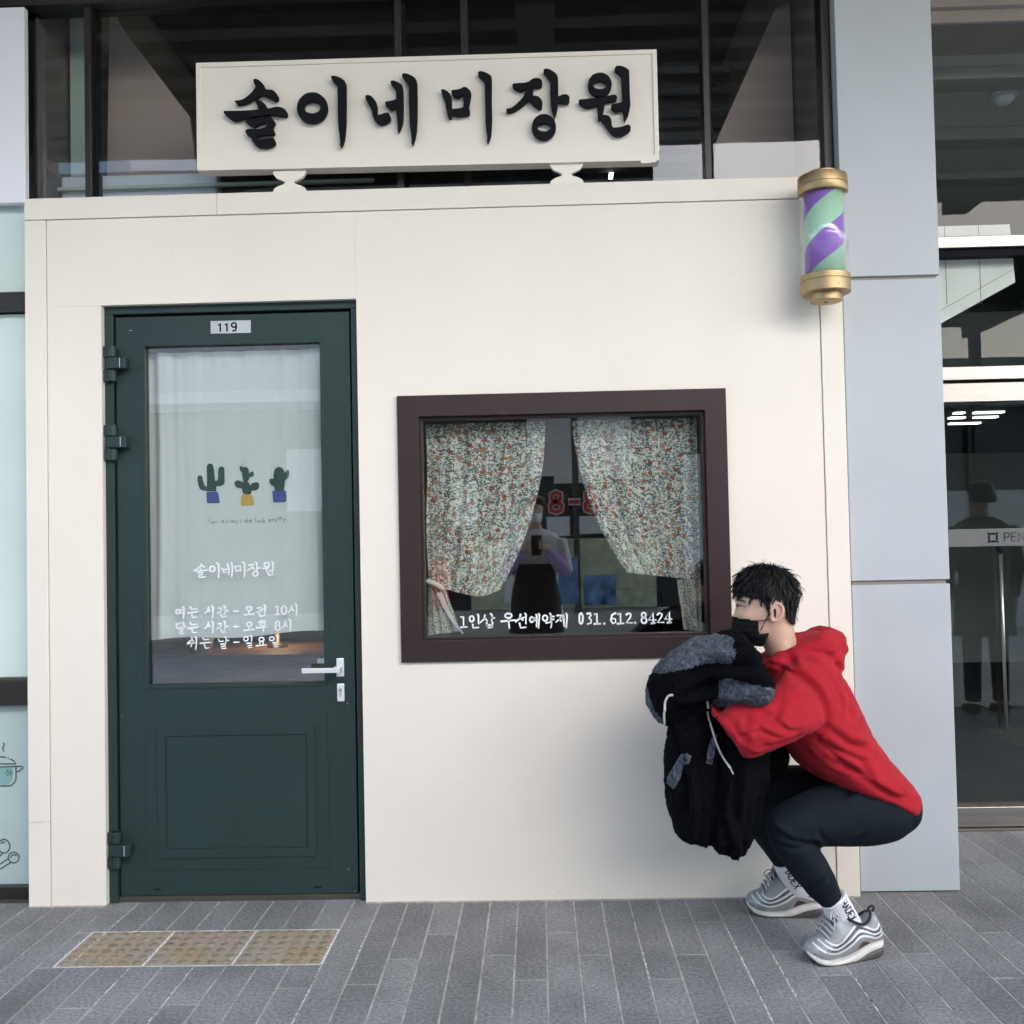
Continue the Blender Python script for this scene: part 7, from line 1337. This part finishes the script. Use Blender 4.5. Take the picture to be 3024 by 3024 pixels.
FOLD += [[(.40,.70),(.42,.55),(.415,.45)], [(.50,.66),(.49,.52),(.50,.40),(.49,.30)], [(.57,.60),(.56,.48),(.565,.36)], [(.47,.93),(.55,.955),(.63,.955)], [(.44,.70),(.50,.735),(.56,.74)], [(.68,.44),(.685,.34)], [(.640,.53),(.617,.40),(.600,.29),(.597,.24)], [(.641,.53),(.618,.40),(.601,.29),(.598,.24)]]
crease(jme, FOLD, .013, .017, -.40)
def curl(p):
    a = noise.noise(p*75)+.6*noise.noise(p*160+Vector((3,1,7)))
    return .0042*a+.009*noise.noise(p*11)
displace(jme, curl)
me2 = jme.copy()
keep_faces(jme, lambda p: not zone(p)); keep_faces(me2, lambda p: zone(p))
part('shell', jme, 'fleece_black', jk, smooth=True)
# grey areas as separate cut pieces
def islands(me):
    bm = bmesh.new(); bm.from_mesh(me); bm.faces.ensure_lookup_table(); seen = set(); out = []
    for f in bm.faces:
        if f.index in seen: continue
        st = [f]; comp = []; seen.add(f.index)
        while st:
            g_ = st.pop(); comp.append(g_.index)
            for e in g_.edges:
                for h in e.link_faces:
                    if h.index not in seen: seen.add(h.index); st.append(h)
        out.append(comp)
    bm.free(); return out
isl = islands(me2)
big = [c for c in isl if len(c) > 120]
cen = {}
for comp in big:
    cs = set(comp); mm = me2.copy(); bm = bmesh.new(); bm.from_mesh(mm); bm.faces.ensure_lookup_table()
    bmesh.ops.delete(bm, geom=[f for f in bm.faces if f.index not in cs], context='FACES'); bm.to_mesh(mm); bm.free()
    part('grey_panel', mm, 'fleece_grey', jk, smooth=True)
def stripmesh(poly, me, n=14, mm_=5):
    """a narrow four-sided welt laid on the cloth: rows between its two long edges."""
    L_, R_ = poly
    L_ = smoothline(L_, 4); R_ = smoothline(R_, 4)
    def at(l, t):
        k = t*(len(l)-1); i = min(int(k), len(l)-2); f = k-i
        return tuple(l[i][c]+(l[i+1][c]-l[i][c])*f for c in (0, 1))
    vs_ = []
    for i in range(n+1):
        a, b = at(L_, i/n), at(R_, i/n)
        for j in range(mm_+1):
            w_ = j/mm_; jit = .0012*noise.noise(Vector((i*1.7, j*2.3, 5)))
            vs_.append((a[0]+(b[0]-a[0])*w_+jit, -3, a[1]+(b[1]-a[1])*w_+jit))
    fs_ = [(i*(mm_+1)+j, i*(mm_+1)+j+1, (i+1)*(mm_+1)+j+1, (i+1)*(mm_+1)+j) for i in range(n) for j in range(mm_)]
    t_ = BVHTree.FromPolygons([v.co for v in me.vertices], [p.vertices for p in me.polygons])
    hs = [t_.ray_cast(Vector(p), Vector((0, 1, 0)))[0] for p in vs_]
    ys = sorted(h.y for h in hs if h is not None); md = ys[len(ys)//2]
    q = MB().add([(p[0], (min(h.y, md+.03) if h is not None else md)-.005+.0022*noise.noise(Vector(p)*170), p[2]) for p, h in zip(vs_, hs)], fs_)
    return q
for pz in jp:
    q = stripmesh(pz, jme)
    o_ = part('pocket_welt', q, 'fleece_grey', jk, smooth=True)
    t_ = o_.modifiers.new('t', 'SOLIDIFY'); t_.thickness = .008; t_.offset = -1
# curly pile that breaks the outline
fz = {0: MB(), 1: MB()}
rnd = random.Random(11)
for me_, key, n_ in ((jme, 0, 9000), (me2, 1, 4200)):
    c = coords(me_); nn = normals(me_)
    for i in rnd.sample(range(len(c)), min(n_, len(c))):
        p = Vector(c[i]); n0 = Vector(nn[i])
        d = (n0*.7+Vector((rnd.gauss(0,.6), rnd.gauss(0,.6), rnd.gauss(0,.6)))).normalized()
        l_ = rnd.uniform(.0015, .0042); s_ = d.cross(Vector((rnd.gauss(0,1), rnd.gauss(0,1), rnd.gauss(0,1)))).normalized()*rnd.uniform(.0008,.0016)
        a1 = p+d*l_*.6; a2 = p+d*l_+Vector((0,0,-l_*.3))
        fz[key].add([p-s_, p+s_, a1+s_, a1-s_, a2], [(0,1,2,3),(3,2,4)])
for key, m_ in ((0, 'fleece_black'), (1, 'fleece_grey')):
    o_ = part('pile', fz[key], m_, jk); o_['kind'] = 'stuff'
def oncloth(l, me_list, lift, yfall):
    ts = [BVHTree.FromPolygons([v.co for v in m_.vertices], [p.vertices for p in m_.polygons]) for m_ in me_list]
    o_ = []
    for x, z in l:
        ys = [h[0].y for h in (t.ray_cast(Vector((x, -3, z)), Vector((0, 1, 0))) for t in ts) if h[0] is not None]
        o_.append((x, (min(ys) if ys else yfall)-lift, z))
    return o_
c1 = oncloth(dense(smoothline(B['cord1']), .006), [jme, me2], .005, -.55)
part('drawcord', MB().tube(c1, .0036, 8), 'cord', jk, smooth=True)
c2 = oncloth(dense(smoothline(B['cord2']), .006), [jme, me2, hood], .005, -.62)
for _ in range(3): c2 = [c2[0]]+[((a[0]+2*b[0]+c[0])/4, (a[1]+2*b[1]+c[1])/4, (a[2]+2*b[2]+c[2])/4) for a, b, c in zip(c2, c2[1:], c2[2:])]+[c2[-1]]
part('drawcord', MB().tube(c2[:-6], .0032, 8).tube(c2[-7:], .0020, 8), 'cord', jk, smooth=True)

# ------------------------------------------------------------------ two people who show only as mirror images in the panes
def figure(name, label, x, y, face_, h, top_m, bot_m, pose):
    """upright person at (x, y); face_ = +1 looks towards the shop."""
    k = h/1.65
    t = thing(name, label, 'person', (x, y, 0))
    def L3(secs):   # secs in local metres: centre x, z, half width x, centre y, half depth
        return [(x+(cx-hw)*k, z*k, x+(cx+hw)*k, z*k, y+cy*k*face_, hd*k) for cx, z, hw, cy, hd in secs]
    skin = MB().loft(L3([(0,1.35,.10,0,.07),(0,1.42,.055,.005,.055),(0,1.46,.055,.015,.06),(0,1.50,.06,.02,.085),(0,1.56,.072,.01,.092),(0,1.61,.066,0,.085),(0,1.645,.03,0,.04)]), n=24)
    skin.tube([(x, y+face_*.09*k, 1.545*k), (x, y+face_*.112*k, 1.51*k)], [.008, .012], 8)
    coat = MB().loft(L3([(0,1.40,.08,0,.07),(0,1.36,.17,0,.095),(0,1.28,.205,0,.115),(0,1.10,.185,0,.115),(0,.95,.17,0,.11),(0,.80,.20,0,.13),(0,pose['hem'],.22,0,.15)]), n=30)
    arms = MB()
    if pose['phone']:
        for s in (-1, 1):
            sh_ = Vector((x+s*.19*k, y, 1.32*k)); el = Vector((x+s*.245*k, y+face_*.06, 1.06*k)); hn = Vector((x+s*.060, y+face_*.235, 1.235))
            coat.tube([sh_, sh_.lerp(el, .5), el], [.058*k, .054*k, .047*k], 14)
            arms.tube([el, el.lerp(hn, .45), el.lerp(hn, .85)], [.050*k, .050*k, .036*k], 14)
            skin.tube([el.lerp(hn, .7), el.lerp(hn, .86), hn], [.026, .025, .034], 12)
            for q in range(4):
                b_ = hn+Vector((-s*.004, face_*.012, -.020+q*.017)); skin.tube([b_, b_+Vector((s*.008, face_*.030, .002)), b_+Vector((-s*.028, face_*.038, .002))], [.0085,.008,.0065], 8)
            skin.tube([hn+Vector((0,-face_*.01,.01)), hn+Vector((-s*.03,-face_*.012,.035))], [.010,.008], 8)
    else:
        for s in (-1, 1):
            sh_ = Vector((x+s*.19*k, y, 1.33*k)); el = Vector((x+s*.25*k, y-.01, 1.06*k)); hn = Vector((x+s*.235*k, y+face_*.05, .82*k))
            coat.tube([sh_, el, hn], [.062*k,.054*k,.044*k], 14)
            skin.tube([hn, hn-Vector((0,0,.05)), hn-Vector((0,0,.09))], [.026,.034,.026], 10)
            for q in range(4):
                b_ = hn-Vector((0,(q-1.5)*.016,.085)); skin.tube([b_, b_-Vector((0,0,.04)), b_-Vector((s*.008,0,.07))], [.009,.008,.006], 8)
            skin.tube([hn+Vector((0,face_*.025,-.04)), hn+Vector((-s*.01,face_*.045,-.085))], [.011,.008], 8)
    legs_ = MB()
    for s in (-1, 1):
        legs_.loft([(x+(s*.085-.085)*k, .84*k, x+(s*.085+.085)*k, .84*k, y, .095*k), (x+(s*.095-.065)*k, .48*k, x+(s*.095+.065)*k, .48*k, y, .07*k), (x+(s*.10-.055)*k, .08*k, x+(s*.10+.055)*k, .08*k, y, .06*k)], n=20)
    shoes_ = []
    part('body', bake(skin, .007, 3), 'skin', t, smooth=True)
    part('coat', bake(coat, .012, 4), top_m, t, smooth=True)
    if pose['phone']: part('sleeve', bake(arms, .010, 3), 'cloth_purple', t, smooth=True)
    part('trousers', bake(legs_, .012, 4), bot_m, t, smooth=True)
    for s in (-1, 1):
        part('shoe', MB().loft([(x+s*.10*k-.045, .05, x+s*.10*k+.045, .05, y-face_*.09, .01),(x+s*.10*k-.045, .055, x+s*.10*k+.045, .055, y, .11),(x+s*.10*k-.045, .002, x+s*.10*k+.045, .002, y+face_*.05, .13)], n=20), 'cloth_dark', t, smooth=True)
    hw = .30 if pose['long'] else .0
    hairm = MB().loft(L3([(0,1.662,.04,0,.05),(0,1.638,.080,.002,.099),(0,1.59,.090,-.008,.102),(0,1.55,.092,-.040,.08),(0,1.50,.094,-.045,.078)]+([(0,1.38,.10,-.06,.06),(0,1.22,.10,-.07,.05)] if pose['long'] else [])), n=24)
    part('hair', bake(hairm, .008, 3), 'hair', t, smooth=True)
    return t
ph = figure('person', 'photographer in pale top with phone raised, mirrored in the brown window', -.015, -3.93, 1, 1.60, 'cloth_white', 'cloth_grey', dict(phone=True, long=True, hem=.74))
part('apron', MB().loft([(-.14,1.10,.11,1.10,-3.93,.14),(-.19,.9,.16,.9,-3.93,.145),(-.22,.60,.19,.60,-3.93,.165)], n=24, p=3.5), 'cloth_dark', ph, smooth=True)
part('face_mask', bake(MB().loft([(-.075,1.475,.045,1.475,-3.90,.10),(-.075,1.44,.045,1.44,-3.90,.10),(-.06,1.405,.03,1.405,-3.90,.085)], n=20), .006, 2), 'white_panel', ph, smooth=True)
tag(obj('phone', box(-.040, .036, -3.670, -3.662, 1.165, 1.312), 'phone', bev=.003), 'black phone held up by the photographer mirrored in the window', 'phone')
figure('person', 'passer-by in a long black coat mirrored in the entrance glass', 3.14, -1.98, -1, 1.62, 'cloth_dark', 'cloth_dark', dict(phone=False, long=False, hem=.55))
